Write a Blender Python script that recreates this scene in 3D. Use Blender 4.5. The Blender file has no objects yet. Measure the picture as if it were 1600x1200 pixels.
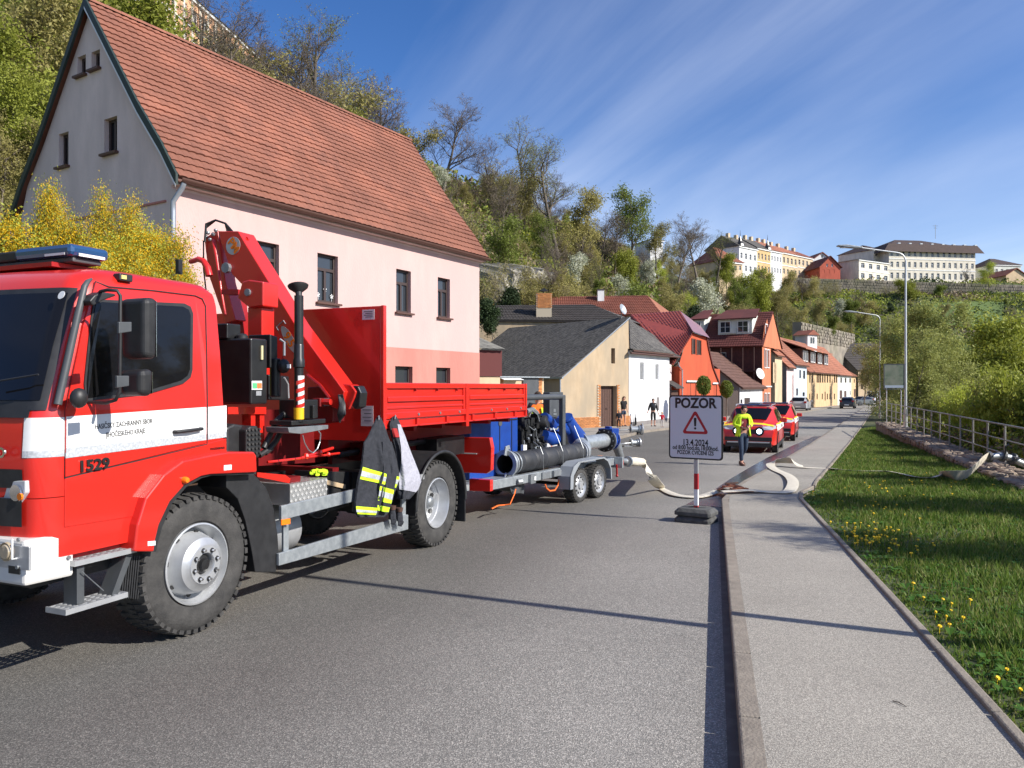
import bpy, math, random
import numpy as np
from mathutils import Vector, Matrix
R = math.radians
random.seed(7); rng = np.random.default_rng(7)
scn = bpy.context.scene
COL = scn.collection
# ---------------------------------------------------------------- camera
EYE = 1.74
FPX = 1180.0
cd = bpy.data.cameras.new('camera'); cam = bpy.data.objects.new('camera', cd); COL.objects.link(cam)
cam.location = (0, 0, EYE); cam.rotation_euler = (R(90), 0, 0)
cd.sensor_width = 36; cd.lens = 36 * FPX / 1600; cd.clip_start = 0.1; cd.clip_end = 6000
cd.shift_y = 2 / 1600
scn.camera = cam
# ---------------------------------------------------------------- sun, sky
SUN_EL = R(34)
SX, SY = 0.905, -0.425            # horizontal direction towards the sun
sd = bpy.data.lights.new('sun', 'SUN'); sun = bpy.data.objects.new('sun', sd); COL.objects.link(sun)
sd.energy = 5.0; sd.angle = R(0.53); sd.color = (1, 0.95, 0.875)
sv = Vector((SX * math.cos(SUN_EL), SY * math.cos(SUN_EL), math.sin(SUN_EL)))
sun.rotation_euler = sv.to_track_quat('Z', 'Y').to_euler()
sun.location = sv * 60
W = bpy.data.worlds.new('World'); scn.world = W; W.use_nodes = True
nt = W.node_tree; nt.nodes.clear(); N = nt.nodes.new; L = nt.links.new
out = N('ShaderNodeOutputWorld'); bg = N('ShaderNodeBackground'); sky = N('ShaderNodeTexSky')
sky.sky_type = 'NISHITA'; sky.sun_disc = False; sky.sun_elevation = SUN_EL
sky.sun_rotation = math.atan2(SX, SY); sky.altitude = 400; sky.dust_density = 0.35; sky.ozone_density = 2.6; sky.air_density = 0.9
tc = N('ShaderNodeTexCoord'); sep = N('ShaderNodeSeparateXYZ'); L(tc.outputs['Generated'], sep.inputs[0])
def wm(op, a, b=None, c=None):
    n = N('ShaderNodeMath'); n.operation = op
    for i, x in enumerate((a, b, c)):
        if x is None: continue
        if isinstance(x, (int, float)): n.inputs[i].default_value = x
        else: L(x, n.inputs[i])
    return n.outputs[0]
zc = wm('ADD', wm('MAXIMUM', sep.outputs[2], 0.0), 0.13)
px_ = wm('DIVIDE', sep.outputs[0], zc); py_ = wm('DIVIDE', sep.outputs[1], zc)
al = wm('ADD', wm('MULTIPLY', px_, -0.42), wm('MULTIPLY', py_, 0.90))    # along the streaks
ac = wm('ADD', wm('MULTIPLY', px_, 0.90), wm('MULTIPLY', py_, 0.42))     # across them
cmb = N('ShaderNodeCombineXYZ'); L(wm('MULTIPLY', al, 0.16), cmb.inputs[0]); L(wm('MULTIPLY', ac, 0.62), cmb.inputs[1])
n1 = N('ShaderNodeTexNoise'); n1.inputs['Scale'].default_value = 1.3; n1.inputs['Detail'].default_value = 9; n1.inputs['Roughness'].default_value = 0.55
n1.inputs['Distortion'].default_value = 0.5; L(cmb.outputs[0], n1.inputs['Vector'])
cm2 = N('ShaderNodeCombineXYZ'); L(wm('MULTIPLY', al, 0.3), cm2.inputs[0]); L(wm('MULTIPLY', ac, 0.42), cm2.inputs[1]); cm2.inputs[2].default_value = 3.3
n2 = N('ShaderNodeTexNoise'); n2.inputs['Scale'].default_value = 0.9; n2.inputs['Detail'].default_value = 4; L(cm2.outputs[0], n2.inputs['Vector'])
r1 = N('ShaderNodeMapRange'); r1.inputs[1].default_value = 0.40; r1.inputs[2].default_value = 0.85; L(n1.outputs[0], r1.inputs[0])
r2 = N('ShaderNodeMapRange'); r2.inputs[1].default_value = 0.33; r2.inputs[2].default_value = 0.70; L(n2.outputs[0], r2.inputs[0])
cl = wm('MULTIPLY', wm('MULTIPLY', r1.outputs[0], r2.outputs[0]), 1.0)
low = N('ShaderNodeMapRange'); low.inputs[1].default_value = 0.30; low.inputs[2].default_value = 0.03; L(sep.outputs[2], low.inputs[0])
cl = wm('MINIMUM', wm('ADD', cl, wm('MULTIPLY', low.outputs[0], 0.36)), 0.85)
mx = N('ShaderNodeMix'); mx.data_type = 'RGBA'; L(cl, mx.inputs[0])
hs = N('ShaderNodeHueSaturation'); hs.inputs['Hue'].default_value = 0.511; hs.inputs['Saturation'].default_value = 1.26; hs.inputs['Value'].default_value = 0.95
L(sky.outputs[0], hs.inputs['Color']); L(hs.outputs[0], mx.inputs[6]); mx.inputs[7].default_value = (6.6, 7.0, 7.9, 1)
L(mx.outputs[2], bg.inputs['Color']); bg.inputs['Strength'].default_value = 0.122; L(bg.outputs[0], out.inputs[0])
scn.view_settings.view_transform = 'Standard'; scn.view_settings.look = 'None'; scn.view_settings.gamma = 1
scn.view_settings.exposure = 0.52
try: scn.view_settings.use_curve_mapping = False
except Exception: pass

# ---------------------------------------------------------------- materials
MATS = {}
def mat(name, c, rough=0.8, metal=0.0, c2=None, sc=3.0, bump=0.0, bsc=None, det=6, coat=0.0, spec=0.5, lo=0.35, hi=0.65, trans=0.0, emit=None, c3=None, sc3=0.3, stretch=None, obj=False, sub=None):
    if name in MATS: return MATS[name]
    m = bpy.data.materials.new(name); m.use_nodes = True; nt = m.node_tree; b = nt.nodes['Principled BSDF']
    b.inputs['Base Color'].default_value = (*c, 1); b.inputs['Roughness'].default_value = rough; b.inputs['Metallic'].default_value = metal
    b.inputs['Coat Weight'].default_value = coat; b.inputs['Coat Roughness'].default_value = 0.06
    b.inputs['Specular IOR Level'].default_value = spec
    if trans: b.inputs['Transmission Weight'].default_value = trans
    if emit: b.inputs['Emission Color'].default_value = (*emit[0], 1); b.inputs['Emission Strength'].default_value = emit[1]
    if c2 or bump:
        t = nt.nodes.new('ShaderNodeTexCoord')
        vec = t.outputs['Object']
        if stretch:
            mp = nt.nodes.new('ShaderNodeMapping'); mp.inputs['Scale'].default_value = stretch; nt.links.new(vec, mp.inputs[0]); vec = mp.outputs[0]
    if c2:
        n = nt.nodes.new('ShaderNodeTexNoise'); n.inputs['Scale'].default_value = sc; n.inputs['Detail'].default_value = det; n.inputs['Roughness'].default_value = 0.6
        nt.links.new(vec, n.inputs['Vector'])
        r = nt.nodes.new('ShaderNodeMapRange'); r.inputs[1].default_value = lo; r.inputs[2].default_value = hi; nt.links.new(n.outputs[0], r.inputs[0])
        x = nt.nodes.new('ShaderNodeMix'); x.data_type = 'RGBA'; nt.links.new(r.outputs[0], x.inputs[0])
        x.inputs[6].default_value = (*c, 1); x.inputs[7].default_value = (*c2, 1); last = x.outputs[2]
        if c3:
            n3 = nt.nodes.new('ShaderNodeTexNoise'); n3.inputs['Scale'].default_value = sc3; n3.inputs['Detail'].default_value = 4; nt.links.new(vec, n3.inputs['Vector'])
            r3 = nt.nodes.new('ShaderNodeMapRange'); r3.inputs[1].default_value = 0.42; r3.inputs[2].default_value = 0.68; nt.links.new(n3.outputs[0], r3.inputs[0])
            x3 = nt.nodes.new('ShaderNodeMix'); x3.data_type = 'RGBA'; nt.links.new(r3.outputs[0], x3.inputs[0]); nt.links.new(last, x3.inputs[6]); x3.inputs[7].default_value = (*c3, 1); last = x3.outputs[2]
        if obj:      # each copy of the thing its own shade
            oi = nt.nodes.new('ShaderNodeObjectInfo'); h = nt.nodes.new('ShaderNodeHueSaturation')
            mr = nt.nodes.new('ShaderNodeMapRange'); mr.inputs[3].default_value = 1 - obj; mr.inputs[4].default_value = 1 + obj; nt.links.new(oi.outputs['Random'], mr.inputs[0])
            nt.links.new(mr.outputs[0], h.inputs['Value']); nt.links.new(last, h.inputs['Color']); last = h.outputs[0]
        nt.links.new(last, b.inputs['Base Color'])
    if bump:
        n = nt.nodes.new('ShaderNodeTexNoise'); n.inputs['Scale'].default_value = bsc or sc * 4; n.inputs['Detail'].default_value = 5; nt.links.new(vec, n.inputs['Vector'])
        bp = nt.nodes.new('ShaderNodeBump'); bp.inputs['Strength'].default_value = min(1, bump); bp.inputs['Distance'].default_value = 0.02 * max(1, bump); nt.links.new(n.outputs[0], bp.inputs['Height']); nt.links.new(bp.outputs[0], b.inputs['Normal'])
    MATS[name] = m; return m
def leafmat(name, c, c2, sc=1.5, tr=0.35, obj=0.18):
    m = mat(name, c, 0.6, c2=c2, sc=sc, spec=0.25, obj=obj)
    nt = m.node_tree; b = nt.nodes['Principled BSDF']; o = [n for n in nt.nodes if n.type == 'OUTPUT_MATERIAL'][0]
    t = nt.nodes.new('ShaderNodeBsdfTranslucent'); a = nt.nodes.new('ShaderNodeMixShader'); a.inputs[0].default_value = tr
    src = b.inputs['Base Color'].links[0].from_socket
    nt.links.new(src, t.inputs[0]); nt.links.new(b.outputs[0], a.inputs[1]); nt.links.new(t.outputs[0], a.inputs[2]); nt.links.new(a.outputs[0], o.inputs[0])
    return m
M = {}
M['red'] = mat('red_paint', (0.60, 0.019, 0.011), 0.32, coat=0.6, c2=(0.56, 0.018, 0.011), sc=1.2, spec=0.5)
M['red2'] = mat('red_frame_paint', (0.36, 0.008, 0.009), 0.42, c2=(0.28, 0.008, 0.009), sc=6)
M['white'] = mat('white_paint', (0.78, 0.78, 0.77), 0.4, c2=(0.72, 0.72, 0.70), sc=5)
M['offwhite'] = mat('offwhite_bumper_paint', (0.60, 0.585, 0.55), 0.42, c2=(0.64, 0.62, 0.58), sc=4)
M['reflex'] = mat('reflective_tape', (0.50, 0.52, 0.54), 0.35, c2=(0.36, 0.38, 0.40), sc=60, det=1)
M['black'] = mat('black_plastic', (0.014, 0.014, 0.015), 0.5, c2=(0.024, 0.024, 0.025), sc=12)
M['blackm'] = mat('black_metal', (0.012, 0.012, 0.013), 0.35, c2=(0.02, 0.02, 0.02), sc=8)
M['redd'] = mat('shadowed_dark_red_paint', (0.17, 0.006, 0.007), 0.45, c2=(0.11, 0.005, 0.006), sc=5)  # darker copy of the frame red, shade under the bed put in
M['rubber'] = mat('tyre_rubber', (0.028, 0.027, 0.026), 0.85, c2=(0.062, 0.059, 0.055), sc=7, bump=0.25, bsc=60)
M['glass'] = mat('tinted_window_glass', (0.006, 0.006, 0.007), 0.04, spec=0.38)
M['pane'] = mat('house_window_glass', (0.03, 0.035, 0.042), 0.04, spec=0.8)
M['silver'] = mat('silver_paint', (0.55, 0.56, 0.57), 0.38, metal=0.55, c2=(0.44, 0.45, 0.46), sc=6)
M['galv'] = mat('galvanised_steel', (0.46, 0.49, 0.50), 0.45, metal=0.6, c2=(0.33, 0.36, 0.38), sc=14, det=3)
M['steel'] = mat('grey_steel', (0.30, 0.32, 0.33), 0.4, metal=0.5, c2=(0.22, 0.23, 0.24), sc=10)
M['chrome'] = mat('chrome_trim', (0.8, 0.8, 0.8), 0.12, metal=1.0)
M['dgrey'] = mat('dark_grey_paint', (0.055, 0.06, 0.065), 0.5, c2=(0.075, 0.08, 0.085), sc=6)
M['blue'] = mat('blue_machine_paint', (0.008, 0.055, 0.30), 0.38, c2=(0.010, 0.04, 0.22), sc=5)
M['bluel'] = mat('blue_beacon_lens', (0.015, 0.06, 0.16), 0.06, spec=0.9, coat=0.6)
M['orange'] = mat('orange_lens', (0.85, 0.20, 0.01), 0.25)
M['orstrap'] = mat('orange_strap', (0.75, 0.14, 0.02), 0.8)
M['yellow'] = mat('yellow_paint', (0.75, 0.45, 0.01), 0.5)
M['neon'] = mat('neon_yellow_cloth', (0.60, 0.85, 0.02), 0.8, c2=(0.5, 0.75, 0.02), sc=12)
M['vest'] = mat('orange_vest_cloth', (0.95, 0.16, 0.01), 0.8)
M['navy'] = mat('dark_fire_cloth', (0.016, 0.018, 0.024), 0.9, c2=(0.028, 0.030, 0.038), sc=18, bump=0.5, bsc=30)
M['lining'] = mat('grey_lining_cloth', (0.42, 0.42, 0.48), 0.95, c2=(0.33, 0.33, 0.38), sc=30, bump=0.5, bsc=45)
M['jeans'] = mat('blue_jeans', (0.022, 0.035, 0.065), 0.9, c2=(0.03, 0.05, 0.09), sc=20)
M['skin'] = mat('skin', (0.50, 0.27, 0.19), 0.6)
M['hair'] = mat('dark_hair', (0.035, 0.022, 0.015), 0.8)
M['blond'] = mat('blond_hair', (0.55, 0.36, 0.13), 0.8)
M['maroon'] = mat('maroon_shirt', (0.16, 0.012, 0.018), 0.85)
M['hose'] = mat('cream_hose_canvas', (0.66, 0.61, 0.50), 0.8, c2=(0.55, 0.50, 0.40), sc=14, bump=0.3, bsc=80)
M['brownw'] = mat('brown_wood', (0.10, 0.05, 0.035), 0.7, c2=(0.07, 0.035, 0.025), sc=8)
M['fenced'] = mat('weathered_fence_wood', (0.075, 0.05, 0.04), 0.85, c2=(0.05, 0.035, 0.03), sc=9)
M['framedk'] = mat('dark_brown_window_frame', (0.050, 0.032, 0.028), 0.5)
M['framew'] = mat('white_window_frame', (0.7, 0.7, 0.68), 0.5)
M['bark'] = mat('tree_bark', (0.165, 0.135, 0.105), 0.95, c2=(0.095, 0.077, 0.062), sc=3, obj=0.25)
M['barkl'] = mat('pale_tree_bark', (0.27, 0.23, 0.165), 0.95, c2=(0.18, 0.15, 0.11), sc=3, obj=0.25)

# ---------------------------------------------------------------- mesh builder
class MB:
    def __init__(s): s.v = []; s.f = []; s.mi = []; s.cur = 0
    def m(s, i): s.cur = i; return s
    def add(s, vs, fs):
        n = len(s.v); s.v.extend([tuple(p) for p in vs]); s.f.extend([tuple(n + i for i in f) for f in fs]); s.mi.extend([s.cur] * len(fs)); return s
    def box(s, x0, x1, y0, y1, z0, z1):
        return s.add([(x0,y0,z0),(x1,y0,z0),(x1,y1,z0),(x0,y1,z0),(x0,y0,z1),(x1,y0,z1),(x1,y1,z1),(x0,y1,z1)],
                     [(0,3,2,1),(4,5,6,7),(0,1,5,4),(1,2,6,5),(2,3,7,6),(3,0,4,7)])
    def hexa(s, p):      # 8 points, bottom 4 then top 4
        return s.add(p, [(0,3,2,1),(4,5,6,7),(0,1,5,4),(1,2,6,5),(2,3,7,6),(3,0,4,7)])
    def prism(s, poly, a, b):      # poly: list of 3d points; extruded by vector b, started at offset vector a
        a = Vector(a); b = Vector(b); n = len(poly)
        P = [Vector(p) + a for p in poly]; Q = [p + b for p in P]
        nrm = Vector((0,0,0))
        for i in range(n): nrm += P[i].cross(P[(i+1) % n])
        if nrm.dot(b) > 0: P.reverse(); Q.reverse()
        return s.add(P + Q, [tuple(range(n)), tuple(range(2*n-1, n-1, -1))] + [(i, n+i, n+(i+1)%n, (i+1)%n) for i in range(n)])
    def tube(s, path, r, n=8, cap=True):
        path = [Vector(p) for p in path]; k = len(path); rs = r if isinstance(r, (list, tuple)) else [r] * k
        up = Vector((0,0,1)); vs = []; prev = None
        for i, p in enumerate(path):
            d = (path[min(i+1,k-1)] - path[max(i-1,0)]).normalized()
            if prev is None:
                a = d.cross(up) if abs(d.z) < 0.95 else d.cross(Vector((1,0,0)))
            else: a = prev - d * prev.dot(d)
            a.normalize(); prev = a; b = d.cross(a)
            for j in range(n):
                t = 2*math.pi*j/n; vs.append(p + (a*math.cos(t) + b*math.sin(t)) * rs[i])
        fs = [(i*n+j, i*n+(j+1)%n, (i+1)*n+(j+1)%n, (i+1)*n+j) for i in range(k-1) for j in range(n)]
        if cap: fs += [tuple(range(n-1,-1,-1)), tuple(range((k-1)*n, k*n))]
        return s.add(vs, fs)
    def lathe(s, prof, o, ax, n=32, ang=2*math.pi, a0=0.0):     # prof: (radius, along)
        o = Vector(o); ax = Vector(ax).normalized()
        a = ax.cross(Vector((0,0,1))) if abs(ax.z) < 0.9 else ax.cross(Vector((1,0,0)))
        a.normalize(); b = ax.cross(a); k = len(prof); full = abs(ang - 2*math.pi) < 1e-6; nn = n if full else n + 1
        vs = []
        for j in range(nn):
            t = a0 + ang*j/n
            for (r, h) in prof: vs.append(o + ax*h + (a*math.cos(t) + b*math.sin(t)) * r)
        fs = [(j*k+i, ((j+1)%nn)*k+i, ((j+1)%nn)*k+i+1, j*k+i+1) for j in range(n) for i in range(k-1)]
        return s.add(vs, fs)
    def disc(s, o, ax, r, h=0.01, n=16): return s.lathe([(0.0005, h), (r, h), (r, 0), (0.0005, 0)], o, ax, n)
    def sphere(s, o, r, n=10, sc=(1,1,1)):
        vs = []; fs = []; m = n // 2
        for i in range(m+1):
            p = math.pi*i/m
            for j in range(n):
                t = 2*math.pi*j/n; vs.append((o[0]+r*sc[0]*math.sin(p)*math.cos(t), o[1]+r*sc[1]*math.sin(p)*math.sin(t), o[2]+r*sc[2]*math.cos(p)))
        for i in range(m):
            for j in range(n): fs.append((i*n+j, (i+1)*n+j, (i+1)*n+(j+1)%n, i*n+(j+1)%n))
        return s.add(vs, fs)
    def ribbon(s, path, w, th=0.01, side=None):     # flat band; side: list of side vectors
        path = [Vector(p) for p in path]; k = len(path); vs = []
        for i, p in enumerate(path):
            d = (path[min(i+1,k-1)] - path[max(i-1,0)]).normalized()
            sd_ = Vector(side[i]) if side else d.cross(Vector((0,0,1)))
            sd_.normalize(); nn = sd_.cross(d).normalized()
            for q in (-1, -0.5, 0.5, 1): vs.append(p + sd_*w*0.5*q + nn*(th*(0.5 if abs(q) < 1 else 0.15)))
            for q in (1, 0.5, -0.5, -1): vs.append(p + sd_*w*0.5*q - nn*(th*(0.5 if abs(q) < 1 else 0.15)))
        fs = [(i*8+j, i*8+(j+1)%8, (i+1)*8+(j+1)%8, (i+1)*8+j) for i in range(k-1) for j in range(8)]
        fs += [tuple(range(7,-1,-1)), tuple(range((k-1)*8, k*8))]
        return s.add(vs, fs)
    def build(s, name, mats, parent=None, smooth=None, bevel=0, **kw):
        me = bpy.data.meshes.new(name); me.from_pydata(s.v, [], s.f)
        if not isinstance(mats, (list, tuple)): mats = [mats]
        for m in mats: me.materials.append(M[m] if isinstance(m, str) else m)
        if len(mats) > 1: me.polygons.foreach_set('material_index', s.mi)
        if smooth:
            me.shade_smooth()
            me.set_sharp_from_angle(angle=R(smooth))
        me.update()
        o = bpy.data.objects.new(name, me); COL.objects.link(o)
        if parent: o.parent = parent
        if bevel:
            b = o.modifiers.new('bevel', 'BEVEL'); b.width = bevel; b.segments = 2; b.limit_method = 'ANGLE'; b.angle_limit = R(40)
        for k, x in kw.items(): o[k] = x
        return o
def tag(o, label=None, cat=None, group=None, kind=None):
    if label: o['label'] = label
    if cat: o['category'] = cat
    if group: o['group'] = group
    if kind: o['kind'] = kind
    return o
def empty(name, loc, rz=0.0, label=None, cat=None, group=None, scale=None):
    o = bpy.data.objects.new(name, None); COL.objects.link(o); o.location = loc; o.rotation_euler = (0, 0, rz); o.empty_display_size = 0.1
    if scale: o.scale = scale
    return tag(o, label, cat, group)
KIDS = {}
def copy_tree(o, parent=None, shallow=False):
    c = o.copy(); COL.objects.link(c)
    if parent: c.parent = parent; c.matrix_parent_inverse = o.matrix_parent_inverse.copy()
    if o.name not in KIDS or True:
        for ch in [k for k in o.children]: copy_tree(ch, c)
    return c
def npmesh(name, V, F, mats, parent=None, mi=None, **kw):      # numpy verts (n,3), faces (m,3) or (m,4)
    me = bpy.data.meshes.new(name); k = F.shape[1]
    me.vertices.add(len(V)); me.vertices.foreach_set('co', V.astype(np.float32).ravel())
    me.loops.add(F.size); me.loops.foreach_set('vertex_index', F.astype(np.int32).ravel())
    me.polygons.add(len(F)); me.polygons.foreach_set('loop_start', np.arange(0, F.size, k, dtype=np.int32))
    try: me.polygons.foreach_set('loop_total', np.full(len(F), k, dtype=np.int32))
    except Exception: pass
    if not isinstance(mats, (list, tuple)): mats = [mats]
    for m in mats: me.materials.append(M[m] if isinstance(m, str) else m)
    if mi is not None: me.polygons.foreach_set('material_index', mi.astype(np.int32))
    me.update(calc_edges=True); me.validate()
    o = bpy.data.objects.new(name, me); COL.objects.link(o)
    if parent: o.parent = parent
    for q, x in kw.items(): o[q] = x
    return o
def text(s, size, o, xdir, up, m, parent=None, name='lettering', ex=0.001, wide=1.0, align='CENTER', bold=0.0):
    cu = bpy.data.curves.new('t', 'FONT'); cu.body = s; cu.size = size; cu.extrude = ex; cu.align_x = align; cu.align_y = 'CENTER'; cu.offset = bold; cu.resolution_u = 3
    t = bpy.data.objects.new('t', cu); COL.objects.link(t)
    dg = bpy.context.evaluated_depsgraph_get(); me = bpy.data.meshes.new_from_object(t.evaluated_get(dg)); bpy.data.objects.remove(t)
    x = Vector(xdir).normalized(); y = Vector(up); y = (y - x*y.dot(x)).normalized(); z = x.cross(y)
    for v in me.vertices:
        p = Vector(o) + x*v.co.x*wide + y*v.co.y + z*v.co.z; v.co = p
    me.materials.clear(); me.materials.append(M[m])
    ob = bpy.data.objects.new(name, me); COL.objects.link(ob); ob.parent = parent; return ob

# ---------------------------------------------------------------- the lie of the land
HY = [-30, 0, 5.6, 9, 20, 30, 50, 78, 100, 125, 160, 200, 300]
HH = [1.35, 1.74, 1.85, 1.93, 2.22, 2.42, 2.62, 2.82, 3.02, 3.3, 3.0, 3.0, 2.5]
def gz(y): return EYE - float(np.interp(y, HY, HH))
RK = [(-0.95, -4), (1.0, 3.27), (3.55, 12.8), (4.6, 15.3), (12.3, 30.9), (35.7, 78), (46.5, 100), (63, 125), (92, 155), (130, 175)]     # right kerb
LK = [(-20, -12), (-13, 1), (-4.6, 14.9), (1.0, 24.5), (6.8, 40), (29.9, 78), (41, 98), (55, 123), (80, 156), (118, 182)]     # left kerb
def rk(y): return float(np.interp(y, [p[1] for p in RK], [p[0] for p in RK]))
def lk(y): return float(np.interp(y, [p[1] for p in LK], [p[0] for p in LK]))
def F(y): return 7.1 + (y - 46) * 0.609
def smooth(t): t = np.clip(t, 0, 1); return t*t*(3-2*t)
def terr(x, y):
    x = np.asarray(x, float); y = np.asarray(y, float)
    g = EYE - np.interp(y, HY, HH)
    s = (7.1 + (y-46)*0.609 - x) * 0.854
    s = s + 2.5*np.sin(x*0.13 + y*0.07) + 1.6*np.sin(y*0.21 - x*0.05)
    t = np.clip((s - 11) / 52, 0, 1); hl = 38 * (0.45*t + 0.55*smooth(t))
    hr = 31.5 * smooth((y - 158) / 84) + 5 * smooth((y - 244) / 3)
    h = np.maximum(hl, hr) + 0.6*np.sin(x*0.31)*np.sin(y*0.27) * np.clip(np.maximum(hl, hr)/4, 0, 1)
    riv = np.interp(y, [p[1] for p in RK], [p[0] for p in RK])
    wallx = np.interp(y, [-5, 14, 39, 60, 100, 125, 175], [3.5, 10.9, 20.2, 33, 52, 70, 140])
    d = np.clip((x - wallx) / 7, 0, 1); back = smooth((x - wallx - 34) / 12)
    low = -2.6 * smooth(d) * (1 - back*0.9) * np.clip(1 - hr/6, 0, 1)
    return g + h + low - 0.25
def P(px, py, Y): return Vector(((px-800)/FPX*Y, Y, EYE + (602-py)/FPX*Y))
def G(px, py, off=0.0):
    Y = 10.0
    for _ in range(60):
        Y = (EYE - (gz(Y) + off)) * FPX / (py - 602)
    return Vector(((px-800)/FPX*Y, Y, gz(Y) + off))
def sheet(name, xs0, xs1, ys, z, m, kind='structure', nx=6, wob=0):
    b = MB(); vs = []; k = nx + 1
    for y in ys:
        for i in range(k):
            x = xs0(y) + (xs1(y) - xs0(y)) * i / nx; vs.append((x, y, gz(y) + z))
    fs = [(j*k+i, j*k+i+1, (j+1)*k+i+1, (j+1)*k+i) for j in range(len(ys)-1) for i in range(nx)]
    b.add(vs, fs); return b.build(name, m, kind=kind, smooth=60)
# ================================================================ ground
def ground_mats():
    # asphalt: aggregate speckle, worn paler towards the right kerb, darker tyre lanes
    m = bpy.data.materials.new('road_asphalt'); m.use_nodes = True; nt = m.node_tree; b = nt.nodes['Principled BSDF']; N = nt.nodes.new; L = nt.links.new
    t = N('ShaderNodeTexCoord'); o = t.outputs['Object']
    v = N('ShaderNodeTexVoronoi'); v.inputs['Scale'].default_value = 150; L(o, v.inputs['Vector'])
    hs = N('ShaderNodeSeparateColor'); L(v.outputs['Color'], hs.inputs[0])
    a = N('ShaderNodeValToRGB'); L(hs.outputs[0], a.inputs[0])
    e = a.color_ramp.elements; e[0].color = (0.086, 0.082, 0.074, 1); e[0].position = 0.0; e[1].color = (0.27, 0.252, 0.222, 1); e[1].position = 1.0
    e2 = e.new(0.55); e2.color = (0.135, 0.127, 0.113, 1)
    e3 = e.new(0.85); e3.color = (0.19, 0.178, 0.158, 1)
    n = N('ShaderNodeTexNoise'); n.inputs['Scale'].default_value = 0.35; n.inputs['Detail'].default_value = 5; L(o, n.inputs['Vector'])
    sp = N('ShaderNodeSeparateXYZ'); L(o, sp.inputs[0])
    # distance across the carriageway (object space metres)
    mm = N('ShaderNodeMath'); mm.operation = 'MULTIPLY_ADD'; L(sp.outputs[1], mm.inputs[0]); mm.inputs[1].default_value = -0.33; L(sp.outputs[0], mm.inputs[2])
    r = N('ShaderNodeMapRange'); r.interpolation_type = 'SMOOTHSTEP'; L(mm.outputs[0], r.inputs[0]); r.inputs[1].default_value = -3.6; r.inputs[2].default_value = -0.6; r.inputs[3].default_value = 0.92; r.inputs[4].default_value = 1.78
    r2 = N('ShaderNodeMapRange'); L(n.outputs[0], r2.inputs[0]); r2.inputs[1].default_value = 0.3; r2.inputs[2].default_value = 0.7; r2.inputs[3].default_value = 0.86; r2.inputs[4].default_value = 1.12
    mu = N('ShaderNodeMath'); mu.operation = 'MULTIPLY'; L(r.outputs[0], mu.inputs[0]); L(r2.outputs[0], mu.inputs[1])
    n5 = N('ShaderNodeTexNoise'); n5.inputs['Scale'].default_value = 1.7; n5.inputs['Detail'].default_value = 8; n5.inputs['Roughness'].default_value = .7; L(o, n5.inputs['Vector'])
    r5 = N('ShaderNodeMapRange'); L(n5.outputs[0], r5.inputs[0]); r5.inputs[1].default_value = .30; r5.inputs[2].default_value = .42; r5.inputs[3].default_value = .87; r5.inputs[4].default_value = 1.0
    mv = N('ShaderNodeMath'); mv.operation = 'MULTIPLY'; L(mu.outputs[0], mv.inputs[0]); L(r5.outputs[0], mv.inputs[1]); mu = mv
    x = N('ShaderNodeVectorMath'); x.operation = 'SCALE'; L(a.outputs[0], x.inputs[0]); L(mu.outputs[0], x.inputs['Scale'])
    L(x.outputs[0], b.inputs['Base Color']); b.inputs['Roughness'].default_value = 0.85; b.inputs['Specular IOR Level'].default_value = 0.3
    bp = N('ShaderNodeBump'); bp.inputs['Strength'].default_value = 0.6; bp.inputs['Distance'].default_value = 0.004; L(v.outputs['Distance'], bp.inputs['Height']); L(bp.outputs[0], b.inputs['Normal'])
    M['asphalt'] = m
    m = bpy.data.materials.new('sidewalk_asphalt'); m.use_nodes = True; nt = m.node_tree; b = nt.nodes['Principled BSDF']; N = nt.nodes.new; L = nt.links.new
    t = N('ShaderNodeTexCoord'); o = t.outputs['Object']
    v = N('ShaderNodeTexVoronoi'); v.inputs['Scale'].default_value = 210; L(o, v.inputs['Vector'])
    hs = N('ShaderNodeSeparateColor'); L(v.outputs['Color'], hs.inputs[0])
    a = N('ShaderNodeValToRGB'); L(hs.outputs[0], a.inputs[0]); e = a.color_ramp.elements; e[0].color = (0.18, 0.163, 0.138, 1); e[1].color = (0.48, 0.44, 0.37, 1); e2 = e.new(0.5); e2.color = (0.262, 0.242, 0.206, 1)
    n = N('ShaderNodeTexNoise'); n.inputs['Scale'].default_value = 0.8; n.inputs['Detail'].default_value = 6; L(o, n.inputs['Vector'])
    r2 = N('ShaderNodeMapRange'); L(n.outputs[0], r2.inputs[0]); r2.inputs[1].default_value = 0.3; r2.inputs[2].default_value = 0.7; r2.inputs[3].default_value = 0.88; r2.inputs[4].default_value = 1.1
    x = N('ShaderNodeVectorMath'); x.operation = 'SCALE'; L(a.outputs[0], x.inputs[0]); L(r2.outputs[0], x.inputs['Scale']); L(x.outputs[0], b.inputs['Base Color']); b.inputs['Roughness'].default_value = 0.9
    bp = N('ShaderNodeBump'); bp.inputs['Strength'].default_value = 0.5; bp.inputs['Distance'].default_value = 0.003; L(v.outputs['Distance'], bp.inputs['Height']); L(bp.outputs[0], b.inputs['Normal'])
    M['sidewalk'] = m
ground_mats()
M['kerb'] = mat('granite_kerb', (0.27, 0.232, 0.185), 0.85, c2=(0.205, 0.175, 0.14), sc=9, bump=0.4, bsc=60, obj=0.10)
M['gutter'] = mat('kerb_shaded_gutter', (0.10, 0.09, 0.08), 0.9, c2=(0.17, 0.155, 0.14), sc=9, lo=0.45, hi=0.8)  # gravelly road edge, the kerb's cast shadow put into its dark colour
M['wet'] = mat('wet_asphalt', (0.05, 0.048, 0.05), 0.27, c2=(0.05, 0.048, 0.047), sc=3, bump=0.15, bsc=50)
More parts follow.
